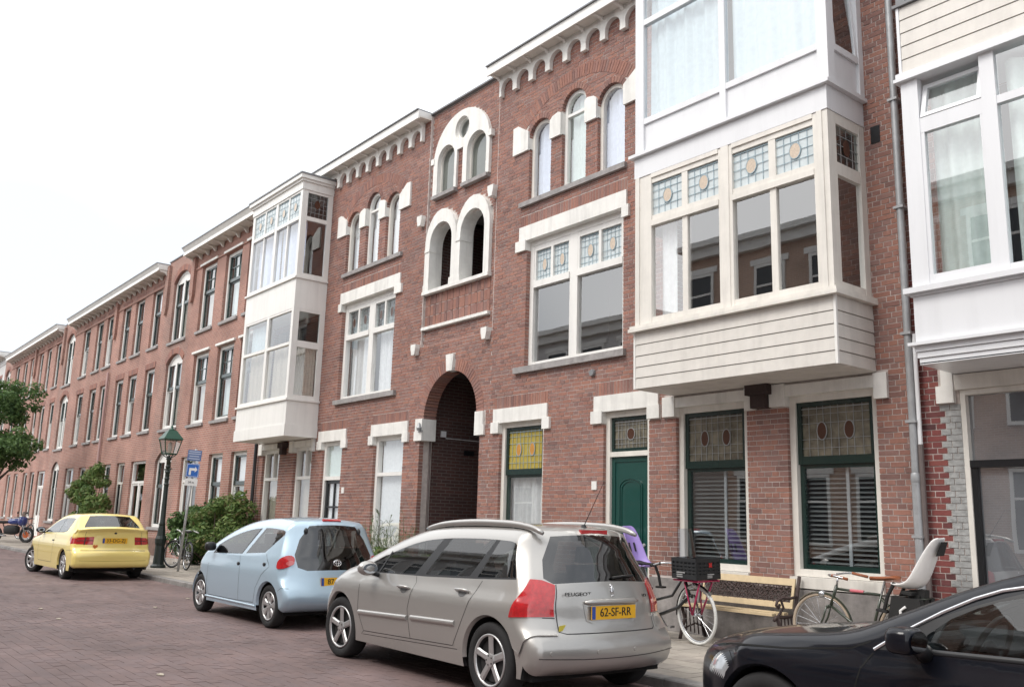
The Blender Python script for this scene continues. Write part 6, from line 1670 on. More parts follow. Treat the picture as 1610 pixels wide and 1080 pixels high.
sw.build('steering_wheel',mat('leather_black',(.012,.012,.013),.5),c4.root,smooth=True)
sp=MB(); ellipsoid(sp,(1.66,.38,.87),(.03,.075,.06),10,8); sp.tube([(1.66,.2,.88),(1.66,.56,.88)],.014,6); sp.tube([(1.66,.38,.87),(1.72,.38,.70)],.016,6); sp.tube([(1.69,.38,.87),(1.95,.38,.8)],.03,8); sp.build('steering_hub',INT,c4.root,smooth=True)
dsh=MB(); dsh.prism([(1.85,.55),(2.2,.86),(2.05,.92),(1.88,.90),(1.8,.8)],-.75,.75); ellipsoid(dsh,(1.9,.38,.90),(.1,.2,.05),12,8); dsh.build('dashboard',INT,c4.root)
c4.seats([.75,-.25],.56,1.12)
wp=MB(); wp.tube([(2.12,.55,1.005),(2.0,.1,1.06)],.009,6); wp.tube([(2.13,-.1,1.01),(2.02,-.5,1.04)],.009,6); wp.build('wiper',TRIM,c4.root)
gr=MB(); gr.box(2.05,2.28,-.62,.62,.93,.945); gr.build('cowl_panel',TRIM,c4.root)
for x in (2.76,0):
    for sg in (1,-1): c4.wheel(x,sg,.325,5,.22,w=.22,y=.89)
# ================================================================ bicycles
BKB=mat('black_frame_paint',(.012,.012,.014),.3,coat=.5); BKG=mat('olive_frame_paint',(.035,.045,.03),.3,coat=.4); BKM=mat('magenta_carrier',(.42,.03,.10),.4)
RUB=mat('white_tyre',(.62,.62,.60),.7,noise=.4,nscale=20); TAN=mat('tan_tyre',(.42,.34,.26),.7); STEEL=mat('bright_steel',(.55,.56,.58),.25,metal=.9); LEA=mat('brown_leather',(.28,.09,.035),.45); BLKR=mat('black_rubber',(.015,.015,.015),.7)
PURP=mat('purple_seat_shell',(.36,.26,.62),.45); WSH=mat('white_seat_shell',(.78,.77,.76),.4); CRT=mat('black_crate_plastic',(.014,.015,.017),.5); PNK=mat('pink_band',(.55,.14,.17),.5)
def T(mb,*pts,r=.014,n=8): mb.tube(pts,r,n); return mb
def child_seat(parent,loc,m,slots,lean=.0,s=1.0,rz=0):
    """moulded rear seat: bucket, tall back, wings; x is forward"""
    g=MB(); rows=[]; P=[(.20,.02),(.17,.0),(.08,-.01),(-.02,.0),(-.09,.05),(-.13,.14),(-.165,.26),(-.20,.38),(-.235,.48),(-.25,.53),(-.255,.555)]; Wd=[.12,.15,.165,.165,.165,.165,.155,.145,.13,.11,.07]; dep=[.01,.03,.06,.09,.11,.11,.09,.07,.05,.03,.0]
    nu=9
    for (x,z),w_,d in zip(P,Wd,dep):
        row=[]
        for k in range(nu):
            u=-1+2*k/(nu-1); f=abs(u)**3*d
            row.append((x+f*.75,u*w_,z+f*.55))
        rows.append(row)
    b=len(g.v)
    for r in rows: g.v+=r
    for i in range(len(rows)-1):
        for k in range(nu-1): a=i*nu+k; g.f.append((a,a+1,a+nu+1,a+nu)); g.r.append(0)
    o=g.build('child_seat',m,parent,smooth=True); o.location=loc; o.scale=(s,s,s); o.rotation_euler=(0,lean,rz); LOCAL.add(o.name)
    md=o.modifiers.new('s','SOLIDIFY'); md.thickness=.022; md.offset=0; md2=o.modifiers.new('b','SUBSURF'); md2.levels=1; md2.render_levels=1
    q=MB()
    for (x,y,z,dz) in slots:
        q.tube([(x,y,z),(x-dz*.33,y,z+dz)],.014,6)
    if slots: q.build('seat_slots',BLKR,o)
    MB().box(-.13,-.05,-.05,.05,-.16,.0).build('seat_mount',BLKR,o)
    for sg in (-1,1): st=MB(); st.tube([(.16,sg*.13,.03),(.22,sg*.14,-.12),(.25,sg*.14,-.275)],.02,8); st.box(.2,.32,sg*.09,sg*.18,-.29,-.265); st.build('leg_rest',BLKR,o)
    return o
def bicycle(label,loc,rz,style='diamond',frame=BKB,tyre=BLKR,grip=BLKR,saddle=BLKR,steer=0,lean=0,wb=1.06,r=.345,rim=None,group=None,guards=True,bars='city',spokes=22):
    root=empty('bicycle',loc,rz,local=True); tag(root,label,'bicycle',group); root.rotation_euler=(lean,0,rz)
    hx=wb; 
    head_lo=Vector((wb-.10-.02,0,.58)); head_hi=Vector((wb-.17-.03,0,.80)); bb=Vector((.45,0,.28)); st=Vector((.30,0,.74)); rh=Vector((0,0,r))
    f=MB()
    if style=='diamond': T(f,head_hi-Vector((-.01,0,.03)),st,r=.015); T(f,head_lo,bb,r=.016)
    else: T(f,head_lo,(wb-.3,0,.42),bb,r=.022); T(f,head_hi,(wb-.40,0,.55),bb+Vector((-.06,0,.18)),r=.017)
    T(f,bb,st,r=.015); T(f,head_lo,head_hi,r=.019)
    for sg in (-1,1): T(f,bb+Vector((0,sg*.03,0)),rh+Vector((0,sg*.06,0)),r=.009); T(f,st+Vector((0,sg*.02,-.03)),rh+Vector((0,sg*.06,0)),r=.008)
    fr=f.build('frame',frame,root,smooth=True)
    sp=MB(); T(sp,st,st+Vector((-.05,0,.15)),r=.012); sp.build('seat_post',STEEL,root)
    sd=MB(); sx=st.x-.06; sz=st.z+.17
    for k,(x,w_,z) in enumerate(((sx+.17,.02,sz),(sx+.08,.03,sz+.005),(sx-.02,.065,sz+.01),(sx-.1,.085,sz+.02),(sx-.14,.07,sz+.02))): pass
    rows=[[(x,w_*math.sin(PI*(j/8-.5)),z+.02*math.cos(PI*(j/8-.5))) for j in range(9)]+[(x,0,z-.025)] for x,w_,z in ((sx+.18,.018,sz),(sx+.08,.03,sz+.003),(sx-.02,.065,sz+.01),(sx-.1,.085,sz+.022),(sx-.15,.06,sz+.02))]
    for rw in rows: sd.v+=rw
    for i in range(4):
        for j in range(10): sd.f.append((i*10+j,i*10+(j+1)%10,(i+1)*10+(j+1)%10,(i+1)*10+j)); sd.r.append(0)
    sd.f+=[tuple(range(9,-1,-1)),tuple(range(40,50))]; sd.r+=[0,0]; sd.build('saddle',saddle,root,smooth=True)
    # steered front end
    ax=head_lo; fe=empty('front_fork',ax); fe.parent=root; fe.rotation_euler=(0,0,steer); LOCAL.add(fe.name)
    L=lambda p:Vector(p)-ax
    q=MB(); T(q,L(head_lo)+Vector((0,0,.0)),L((wb-.07,0,.56)),r=.02)
    for sg in (-1,1): T(q,L((wb-.09,sg*.055,.575)),L((wb-.05,sg*.055,.45)),L((wb,sg*.055,r)),r=.011)
    T(q,L((wb-.1,-.055,.575)),L((wb-.1,.055,.575)),r=.014); q.build('fork_blades',frame,fe,smooth=True)
    hb=MB(); top=L(head_hi)+Vector((-.02,0,.10)); T(hb,L(head_hi),top,r=.012)
    if bars=='city':
        pts=[top+Vector((-.26,sg_*.29,.02)) for sg_ in (-1,)]+[top+Vector((-.10,-.27,.06)),top+Vector((.03,-.12,.05)),top+Vector((.04,0,.0)),top+Vector((.03,.12,.05)),top+Vector((-.10,.27,.06)),top+Vector((-.26,.29,.02))]
    else: pts=[top+Vector((-.22,-.25,.0)),top+Vector((-.05,-.25,.03)),top+Vector((.06,-.1,.02)),top+Vector((.06,0,.0)),top+Vector((.06,.1,.02)),top+Vector((-.05,.25,.03)),top+Vector((-.22,.25,.0))]
    S=[]; 
    for i in range(len(pts)-1):
        for k in range(4): 
            a=pts[max(0,i-1)];b=pts[i];c=pts[i+1];d=pts[min(len(pts)-1,i+2)]; t=k/4; S.append(.5*((2*b)+(c-a)*t+(2*a-5*b+4*c-d)*t*t+(3*b-a-3*c+d)*t**3))
    S.append(pts[-1]); hb.tube(S,.011,8); hb.build('handlebar',STEEL,fe,smooth=True)
    for a,b in ((pts[0],S[4]),(pts[-1],S[-5])):
        g=MB(); g.tube([a+(a-b).normalized()*.01,b],.016,8); g.build('grip',grip,fe,smooth=True)
    bl=MB(); ellipsoid(bl,L((wb-.02,0,.70)),(.045,.04,.04),10,8); bl.build('headlamp',STEEL,fe,smooth=True)
    def wheel(c,par):
        w=empty('wheel',c); w.parent=par; LOCAL.add(w.name)
        t=MB(); t.tube([(math.cos(2*PI*k/40)*(r-.018),0,math.sin(2*PI*k/40)*(r-.018)) for k in range(40)],.019,8,closed=True); t.build('tyre',tyre,w,smooth=True)
        m_=MB(); m_.tube([(math.cos(2*PI*k/40)*(r-.043),0,math.sin(2*PI*k/40)*(r-.043)) for k in range(40)],.010,6,closed=True); m_.build('rim',rim or STEEL,w,smooth=True)
        s_=MB()
        for k in range(spokes):
            a=2*PI*k/spokes; s_.tube([(.02*math.cos(a+.5),.025*(1 if k%2 else -1),.02*math.sin(a+.5)),((r-.045)*math.cos(a),0,(r-.045)*math.sin(a))],.0016,4)
        s_.build('spokes',STEEL,w); h=MB(); h.lathe([(.02,-.05),(.028,-.03),(.02,0),(.028,.03),(.02,.05)],(0,0,0),10,'y'); h.build('hub',STEEL,w)
    wheel(rh,root); 
    fw=empty('wheel',L((wb,0,r))); bpy.data.objects.remove(fw); wheel(L((wb,0,r)),fe)
    if guards:
        for c,par,a0,a1 in ((rh,root,.3,PI+.25),(L((wb,0,r)),fe,.75,PI+.1)):
            g=MB(); n=18; rows=[]
            for k in range(n+1):
                a=a0+(a1-a0)*k/n; rows.append([(c[0]+(r+.016-.012*abs(j))*math.cos(a),c[1]+j*.026,c[2]+(r+.016-.012*abs(j))*math.sin(a)) for j in (-1,0,1)])
            for A,B in zip(rows,rows[1:]):
                for j in range(2): g.quad(A[j],B[j],B[j+1],A[j+1])
            g.build('mudguard',frame,par,smooth=True)
    cr=MB(); cr.lathe([(.0,-.055),(.085,-.055),(.085,-.05),(0,-.05)],tuple(bb),20,'y'); T(cr,bb+Vector((0,.07,0)),bb+Vector((.1,.07,-.13)),r=.009); T(cr,bb+Vector((0,-.07,0)),bb+Vector((-.1,-.07,.13)),r=.009); cr.box(bb.x+.06,bb.x+.15,.075,.16,bb.z-.145,bb.z-.12); cr.box(bb.x-.15,bb.x-.06,-.16,-.075,bb.z+.12,bb.z+.145); cr.build('crank',STEEL,root)
    cg=MB(); cg.prism([(bb.x+.08,bb.z+.05),(bb.x+.09,bb.z-.05),(-.05,r-.05),(-.05,r+.05)],-.065,-.045); cg.build('chain_guard',frame,root)
    ca=MB()
    for sg in (-1,1): T(ca,(.18,sg*.05,.74),(-.22,sg*.06,.74),r=.006); T(ca,(-.12,sg*.06,.74),(0,sg*.07,r),r=.006)
    for x in (-.2,-.08,.04): T(ca,(x,-.06,.74),(x,.06,.74),r=.006)
    ca.build('rear_carrier',frame,root); return root,fe,L
def crate(par,L,x,z,w=.36,l=.42,h=.24):
    e=L((x,0,z)); g=MB(); t=.012
    o=MB(); x0,x1,y0,y1,z0,z1=-l/2,l/2,-w/2,w/2,0,h
    for za,zb in ((0,.06),(.075,.10),(.115,.14),(.155,.18),(h-.045,h)):
        o.box(x0,x1,y0,y0+t,za,zb); o.box(x0,x1,y1-t,y1,za,zb); o.box(x0,x0+t,y0+t,y1-t,za,zb); o.box(x1-t,x1,y0+t,y1-t,za,zb)
    for k in range(7):
        xx=x0+(l-t*2)*k/6; o.box(xx,xx+t*2,y0+.002,y0+t-.002,0,h); o.box(xx,xx+t*2,y1-t+.002,y1-.002,0,h)
    for k in range(6):
        yy=y0+(w-t*2)*k/5; o.box(x0+.002,x0+t-.002,yy,yy+t*2,0,h); o.box(x1-t+.002,x1-.002,yy,yy+t*2,0,h)
    o.box(x0+t,x1-t,y0+t,y1-t,0,.01); o.box(x0+t,x1-t,y0+t+.001,y0+t+.004,.01,h-.02); o.box(x1-t-.004,x1-t-.001,y0+t,y1-t,.01,h-.02)
    c=o.build('crate',CRT,par); c.location=e; LOCAL.add(c.name)
    r=MB(); P=[(.035*math.cos(k*PI/4)*(1 if k%2 else .55),.04*math.sin(k*PI/4)*(1 if k%2 else .55)) for k in range(8)]; r.prism([(p[0],p[1]) for p in P],x1+.001,x1+.004,'x'); q=r.build('crate_emblem',mat('red_print',(.45,.02,.02),.5),c); q.location=(0,.03,.17)
    s=MB()
    for k in range(3):
        for j in range(5 if k<2 else 7): s.box(-.13+.022*j,-.115+.022*j,y0-.0035,y0-.001,.02+.025*k,.035+.025*k); s.box(x1+.001,x1+.0035,-.02+.022*j*.7,-.008+.022*j*.7,.02+.018*k,.032+.018*k)
    s.build('crate_print',mat('grey_print',(.4,.4,.4),.6),c)
    return c
# --- city bike with crate and purple seat, front wheel to the right
b1,fe1,L1=bicycle('black city bicycle with purple child seat and black crate, beside the bench',(-8.55,-.86,0),0,'step',BKB,RUB,BLKR,BLKR,steer=-.16,lean=.04,wb=1.12,r=.355)
k=MB()
for sg in (-1,1): T(k,L1((1.12,sg*.07,.355)),L1((1.30,sg*.10,.74)),r=.012); T(k,L1((1.12,sg*.08,.36)),L1((1.05,sg*.12,.74)),r=.009)
for x in (.92,1.05,1.18,1.34): T(k,L1((x,-.16,.765)),L1((x,.16,.765)),r=.009)
for sg in (-1,1): T(k,L1((.9,sg*.16,.765)),L1((1.36,sg*.16,.765)),r=.011)
k.build('front_carrier',BKM,fe1,smooth=True); crate(fe1,L1,1.13,.785,.38,.46,.25)
wsn=MB(); n=8
for j in range(5):
    for i in range(n+1): wsn.v.append((.0+.05*math.cos((i/n-.5)*2.4)-.02*j*.6,.15*math.sin((i/n-.5)*2.4)*(1-.05*j),.09*j))
for j in range(4):
    for i in range(n): a=j*(n+1)+i; wsn.f.append((a,a+1,a+n+2,a+n+1)); wsn.r.append(0)
o=wsn.build('wind_screen',glass('hazy_plastic',(.62,.64,.68),1.6,.1),fe1,smooth=True); o.location=L1((.98,0,1.02))
child_seat(b1,(.18,0,.88),PURP,[(-.12,.05,.2,.12),(-.12,-.05,.2,.12),(-.225,0,.49,.012)],0,.92)
# --- olive road bike with white seat, front wheel to the left
b2,fe2,L2=bicycle('olive green bicycle with brown saddle and white child seat against the plinth',(-4.98,-.42,0),PI,'diamond',BKG,TAN,LEA,LEA,steer=.1,lean=-.03,wb=1.03,r=.355,bars='tour')
k=MB(); k.tube([(.50,0,.757),(.66,0,.762)],.0175,10); k.build('frame_band',PNK,b2)
sw_=child_seat(b2,(-.08,0,.84),WSH,[],-.12,1.0)
g=MB(); g.add([(-.175,-.09,.37),(-.175,.09,.37),(-.225,.075,.52),(-.225,-.075,.52)],[(0,1,2,3)]); g.add([(-.245,-.09,.37),(-.245,.09,.37),(-.285,.075,.52),(-.285,-.075,.52)],[(3,2,1,0)]); g.build('head_pad',BLKR,sw_)
g=MB(); g.box(-.05,.06,-.17,.17,-.06,-.03); g.box(-.09,.02,-.08,.08,-.13,-.06); g.build('seat_base',BLKR,sw_)
k=MB(); k.prism([(.16,.50),(-.22,.46),(-.2,.74),(.1,.76)],.08,.16); k.prism([(.16,.50),(-.22,.46),(-.2,.74),(.1,.76)],-.16,-.08); k.build('pannier_bag',BLKR,b2)
k=MB(); k.tube([(.0,.18,.40),(.0,.18,.62),(-.05,.16,.66)],.014,8); k.build('seat_footrest',WSH,b2)
# --- bike by the lamp and the ones down the street
bicycle('dark bicycle with pale handlebar parked between the lamp post and the sign post',(-22.85,-1.72,0),PI-.05,'step',BKB,BLKR,WSH,BLKR,steer=.45,lean=.06,wb=1.1)
bicycle('black bicycle standing against the far houses left of the yellow car',(-45.9,-.75,0),PI+.2,'step',BKB,BLKR,steer=.3,spokes=12)
bicycle('dark bicycle with brown saddlebag just left of the yellow car roof',(-40.6,-.6,0),PI-.3,'step',BKB,BLKR,steer=-.3,spokes=12,saddle=LEA)
# ================================================================ motorcycle at the left edge
def motorcycle():
    root=empty('motorcycle',(-43.2,-2.6,0),.8,local=True); tag(root,'motorcycle with blue fairing and orange front brake at the left edge','motorcycle')
    for x in (0,1.4):
        w=MB(); w.tube([(x+.27*math.cos(2*PI*k/28),0,.31+.27*math.sin(2*PI*k/28)) for k in range(28)],.055,8,closed=True); w.build('tyre',BLKR,root,smooth=True)
        w=MB(); w.tube([(x+.2*math.cos(2*PI*k/24),0,.31+.2*math.sin(2*PI*k/24)) for k in range(24)],.02,6,closed=True)
        for k in range(5): a=2*PI*k/5; w.tube([(x,0,.31),(x+.2*math.cos(a),0,.31+.2*math.sin(a))],.014,5)
        w.build('wheel_rim',STEEL,root,smooth=True)
        d=MB(); d.lathe([(.05,-.07),(.13,-.07),(.13,-.06),(.05,-.06)],(x,0,.31),20,'y'); d.build('brake_disc',mat('orange_disc',(.5,.12,.04),.4),root)
    f=MB()
    for sg in (-1,1): f.tube([(1.4,sg*.09,.31),(1.12,sg*.09,.95)],.025,8)
    f.build('front_fork',STEEL,root,smooth=True)
    b=MB(); ellipsoid(b,(.72,0,.50),(.34,.16,.2),12,8,ex=.7); b.build('engine',DISC,root,smooth=True)
    b=MB(); ellipsoid(b,(.82,0,.84),(.30,.15,.13),12,8,ex=.8); b.build('fuel_tank',mat('blue_fairing',(.03,.05,.22),.25,coat=1),root,smooth=True)
    b=MB(); ellipsoid(b,(1.16,0,.86),(.18,.2,.2),12,8,ex=.8); b.build('fairing',MAT['blue_fairing'],root,smooth=True)
    b=MB(); ellipsoid(b,(1.18,0,1.12),(.03,.14,.14),10,8); b.build('screen',CGL,root,smooth=True)
    b=MB(); ellipsoid(b,(.25,0,.80),(.36,.13,.06),12,8,ex=.7); b.build('seat',BLKR,root,smooth=True)
    b=MB(); b.tube([(1.0,-.36,1.02),(1.08,-.1,1.02),(1.08,.1,1.02),(1.0,.36,1.02)],.014,8); b.build('handlebar',STEEL,root,smooth=True)
    for sg in (-1,1):
        b=MB(); ellipsoid(b,(1.1,sg*.3,1.2),(.03,.06,.04),8,6); b.tube([(1.05,sg*.25,1.03),(1.1,sg*.3,1.18)],.006,5); b.build('mirror',TRIM,root,smooth=True)
    b=MB(); b.tube([(.6,-.14,.25),(.1,-.17,.3),(-.25,-.17,.42)],[.03,.05,.05],10); b.build('exhaust',STEEL,root,smooth=True)
    b=MB(); ellipsoid(b,(-.25,0,.78),(.16,.09,.06),10,6); b.build('tail_unit',MAT['blue_fairing'],root,smooth=True)
    b=MB(); T(b,(0,.07,.31),(.5,.07,.35),r=.025); T(b,(0,-.07,.31),(.5,-.07,.35),r=.025); T(b,(.5,0,.36),(.3,0,.75),(1.1,0,.92),r=.03); b.build('frame',TRIM,root)
motorcycle()
# ================================================================ bench
def bench():
    WD=mat('yellow_varnished_wood',(.60,.475,.30),.5,noise=.5,nscale=12,nrange=(.8,1.15)); IR=mat('rusty_brown_iron',(.055,.035,.032),.7,noise=.8,nscale=18)
    root=empty('bench',(-7.22,-.35,0)); tag(root,'bench with yellow wooden slats and ornate iron back against the plinth','bench')
    x0,x1=-7.95,-6.52
    for y0,y1,z in ((-.60,-.52,.405),(-.49,-.40,.41),(-.37,-.28,.408)): MB().box(x0+.0,x1-.04,y0,y1,z,z+.028).build('seat_slat',WD,root)
    MB().prism([(-.135,.74),(-.115,.74),(-.095,.82),(-.115,.82)],x0,x1-.04,'x').build('back_slat',WD,root); MB().prism([(-.20,.475),(-.18,.475),(-.165,.545),(-.185,.545)],x0,x1-.04,'x').build('back_slat',WD,root)
    for a in (x0,x1-.075): MB().prism([(-.185,.545),(-.165,.545),(-.115,.74),(-.135,.74)],a,a+.035,'x').build('back_stile',WD,root)
    # cast panel of rings and leaves
    pn=MB(); yz=lambda z:-.175+(z-.545)/.195*.05
    n=17; rr_=random.Random(2)
    for i in range(n):
        for j in range(3):
            cx=x0+.07+(x1-x0-.18)*(i+.5*(j%2))/(n-.5); cz=.575+.065*j; pts=[]
            for k in range(12): a=2*PI*k/12; z=cz+.042*math.sin(a); pts.append((cx+.048*math.cos(a),yz(z),z))
            pn.tube(pts,.0075,5,closed=True)
            for k in range(3): a=rr_.uniform(0,6); pn.tube([(cx,yz(cz),cz),(cx+.045*math.cos(a),yz(cz+.04*math.sin(a))-.005,cz+.04*math.sin(a))],.008,4)
    pn.tube([(x0+.03,yz(.548),.548),(x1-.06,yz(.548),.548)],.008,6); pn.tube([(x0+.03,yz(.735),.735),(x1-.06,yz(.735),.735)],.008,6)
    pn.build('cast_back_panel',IR,root)
    for x in (x0-.005,x1):
        e=MB(); P=lambda *q:[(x,a,b) for a,b in q]
        e.tube(P((-.09,.85),(-.13,.7),(-.19,.48),(-.21,.40),(-.17,.2),(-.1,.0)),.022,8); e.tube(P((-.21,.40),(-.4,.39),(-.58,.40),(-.62,.36)),.02,8); e.tube(P((-.56,.40),(-.5,.25),(-.56,.12),(-.6,.0)),.022,8)
        e.tube(P((-.15,.62),(-.3,.60),(-.45,.61),(-.55,.58),(-.57,.53),(-.53,.50),(-.50,.54)),.017,8); e.tube(P((-.48,.60),(-.43,.5),(-.5,.44),(-.54,.41)),.015,8)
        for k in range(5): e.tube(P((-.15-.08*k,.02+.02*k),(-.22-.065*k,.38)),.009,6)
        e.tube(P((-.1,.12),(-.3,.18),(-.55,.12)),.012,6); e.build('bench_end',IR,root,smooth=True)
bench()
# ================================================================ street lamp, sign
def lamp():
    G=mat('lamp_green_paint',(.02,.075,.05),.4,noise=.4,nscale=10); D=mat('lamp_black_green',(.012,.02,.018),.45,noise=.5,nscale=12); FR=mat('frosted_lamp_glass',(.62,.60,.58),.35)
    x,y=-24.08,-2.0; root=empty('street_lamp',(x,y,0)); tag(root,'old dark green street lamp with square lantern beside the yellow car','street lamp')
    b=MB(); b.lathe([(.19,0),(.19,.05),(.14,.09),(.115,.55),(.135,.62),(.14,.72),(.11,.80),(.09,.95),(.078,1.05)],(x,y,0),12); b.build('base',D,root)
    b=MB(); b.lathe([(.075,1.05),(.08,1.1),(.065,1.14),(.052,2.2),(.047,2.72),(.075,2.75),(.05,2.8)],(x,y,0),14); b.build('column',D,root,smooth=True)
    for z in (2.1,2.25,2.42,2.56): c=MB(); c.lathe([(.05,z-.04),(.072,z),(.05,z+.04)],(x,y,0),12); c.build('collar',D,root,smooth=True)
    b=MB(); b.tube([(x-.3,y,2.5),(x+.3,y,2.5)],.014,8); b.tube([(x-.25,y,2.5),(x,y,2.28)],.01,6); b.tube([(x+.25,y,2.5),(x,y,2.28)],.01,6); b.build('ladder_bar',D,root)
    b=MB(); b.tube([(x,y,2.76),(x,y,2.86)],.03,8); 
    for k in range(4): a=PI/4+k*PI/2; b.tube([(x,y,2.76),(x+.16*math.cos(a),y+.16*math.sin(a),2.85),(x+.205*math.cos(a),y+.205*math.sin(a),2.9)],.012,6)
    b.build('lantern_bracket',D,root)
    h0,h1=.145,.225; z0,z1=2.89,3.27
    f=MB(); cs=[(-1,-1),(1,-1),(1,1),(-1,1)]
    for k in range(4):
        a,bq=cs[k],cs[(k+1)%4]; f.tube([(x+a[0]*h0,y+a[1]*h0,z0),(x+a[0]*h1,y+a[1]*h1,z1)],.014,4); f.tube([(x+a[0]*h0,y+a[1]*h0,z0),(x+bq[0]*h0,y+bq[1]*h0,z0)],.014,4); f.tube([(x+a[0]*h1,y+a[1]*h1,z1),(x+bq[0]*h1,y+bq[1]*h1,z1)],.02,4)
    ln=f.build('lantern_frame',G,root)
    for k in range(4):
        a,bq=cs[k],cs[(k+1)%4]; g=MB(); g.quad((x+a[0]*h0*.97,y+a[1]*h0*.97,z0),(x+bq[0]*h0*.97,y+bq[1]*h0*.97,z0),(x+bq[0]*h1*.97,y+bq[1]*h1*.97,z1),(x+a[0]*h1*.97,y+a[1]*h1*.97,z1)); g.build('lantern_pane',glass('lamp_glass',(.85,.84,.82),1.6,.15),ln)
    g=MB(); g.lathe([(.03,2.9),(.05,3.0),(.05,3.15),(.0,3.22)],(x,y,0),10); g.build('lamp_bulb',FR,ln,smooth=True)
    r=MB(); H=h1+.03
    r.add([(x-H,y-H,z1),(x+H,y-H,z1),(x+H,y+H,z1),(x-H,y+H,z1),(x-.10,y-.10,3.50),(x+.10,y-.10,3.50),(x+.10,y+.10,3.50),(x-.10,y+.10,3.50)],[(0,1,5,4),(1,2,6,5),(2,3,7,6),(3,0,4,7),(4,5,6,7),(3,2,1,0)]); r.build('lantern_roof',G,root)
    r=MB(); r.lathe([(.09,3.5),(.06,3.54),(.03,3.56),(.035,3.6),(.0,3.65)],(x,y,0),10); r.build('finial',G,root,smooth=True)
lamp()
def sign():
    GA=mat('galvanised_post',(.42,.43,.44),.5,metal=.4,noise=.5); BL=mat('sign_blue',(.03,.13,.46),.35); WH=mat('sign_white',(.72,.72,.72),.4); DB=mat('sign_dark_blue',(.10,.15,.30),.4)
    root=empty('sign_post',(-22.47,-2.04,0),local=True); tag(root,'leaning grey sign post with blue sign and small white plate beside the bicycle','sign'); root.rotation_euler=(-R(2.4),R(2.2),0)
    p=MB(); p.tube([(0,0,-.05),(0,0,2.95)],.03,10); p.build('post',GA,root,smooth=True)
    th=-R(28)  # the plates face up the street
    def plate(name,w,za,zb,m,off,th=th,t=.012):
        q=MB(); q.box(off-t/2,off+t/2,-w/2,w/2,za,zb); o=q.build(name,m,root); o.rotation_euler=(0,0,th); LOCAL.add(o.name); return o
    a=plate('blue_sign',.30,2.26,2.59,BL,.045)
    q=MB(); q.prism([(-.085,2.31),(-.035,2.31),(-.035,2.42),(.05,2.42),(.05,2.38),(.11,2.45),(.05,2.52),(.05,2.48),(-.085,2.48)],.0525,.0545,'x'); q.build('sign_arrow',WH,a)
    q=MB(); 
    for s_ in ((-.14,.14,2.272,2.280),(-.14,.14,2.570,2.578)): q.box(.052,.0535,s_[0],s_[1],s_[2],s_[3])
    for s_ in ((-.14,-.132),(.132,.14)): q.box(.052,.0535,s_[0],s_[1],2.280,2.570)
    q.build('sign_border',WH,a)
    b=plate('white_plate',.30,2.05,2.22,WH,.045); 
    t=put_text('plate_text','24 m',.07,INK,b,(.053,0,2.135),(PI/2,0,PI/2))
    c=plate('upper_sign',.34,2.66,2.92,DB,.05,-R(38)); q=MB()
    for z,w_ in ((2.88,.28),(2.83,.3),(2.77,.24),(2.71,.28)): q.box(.0575,.059,-w_/2,w_/2,z-.009,z+.009)
    q.build('sign_lines',mat('sign_pale_text',(.45,.5,.62),.5),c)
sign()
# ================================================================ planting
def leafmat(name,cols): 
    m=mat(name,cols[0],.6,rnd=('attr',cols),spec=.25); t=m.node_tree; b=t.nodes['Principled BSDF']
    tr=t.nodes.new('ShaderNodeBsdfTranslucent'); mi=t.nodes.new('ShaderNodeMixShader'); mi.inputs[0].default_value=.3
    src=b.inputs['Base Color'].links[0].from_socket; t.links.new(src,tr.inputs[0]); o=[n for n in t.nodes if n.type=='OUTPUT_MATERIAL'][0]
    t.links.new(b.outputs[0],mi.inputs[1]); t.links.new(tr.outputs[0],mi.inputs[2]); t.links.new(mi.outputs[0],o.inputs[0]); return m
LEAFD=leafmat('dark_leaf',[(.042,.085,.03),(.07,.13,.042),(.10,.17,.055),(.13,.21,.07),(.055,.11,.04)])
LEAFL=leafmat('light_leaf',[(.07,.13,.04),(.12,.20,.055),(.17,.25,.075),(.21,.26,.09),(.085,.155,.05),(.19,.17,.07)])
LEAFG=leafmat('grey_green_blade',[(.12,.17,.10),(.18,.23,.14),(.22,.25,.15),(.10,.15,.09),(.25,.24,.14)])
BARK=mat('bark',(.09,.07,.055),.9,noise=1,nscale=12,bump=.6)
def foliage(clumps,nleaf,size,rr,flat=.5):
    """leaf faces scattered through many small clumps"""
    mb=MB(); tot=sum(c[3]**2 for c in clumps)
    for cx,cy,cz,cr,sq in clumps:
        n=int(nleaf*cr**2/tot); tone=rr.uniform(-.18,.18)
        for _ in range(n):
            a=rr.uniform(0,2*PI); u=rr.uniform(-1,1); q=math.sqrt(1-u*u); d=cr*(rr.random()**.42)
            p=Vector((cx+d*q*math.cos(a),cy+d*q*math.sin(a),cz+d*u*sq))
            s=size*rr.uniform(.6,1.35); nrm=Vector((q*math.cos(a)+rr.gauss(0,.6),q*math.sin(a)+rr.gauss(0,.6),u+.5+rr.gauss(0,.6))).normalized()
            t=nrm.orthogonal().normalized(); t=(Matrix.Rotation(rr.uniform(0,6.3),3,nrm)@t); b=nrm.cross(t)
            mb.add([p-t*s,p+b*s*.45+nrm*s*.12,p+t*s,p-b*s*.45+nrm*s*.12],[(0,1,2,3)],max(0,min(1,rr.random()+tone)))
    return mb
def clumpset(n,c,ext,rmin,rmax,rr,hollow=.35):
    out=[]
    for _ in range(n):
        while True:
            v=Vector((rr.uniform(-1,1),rr.uniform(-1,1),rr.uniform(-1,1)))
            if hollow<v.length<1: break
        out.append((c[0]+v.x*ext[0],c[1]+v.y*ext[1],c[2]+v.z*ext[2],rr.uniform(rmin,rmax),rr.uniform(.6,.95)))
    return out
rr=random.Random(31)
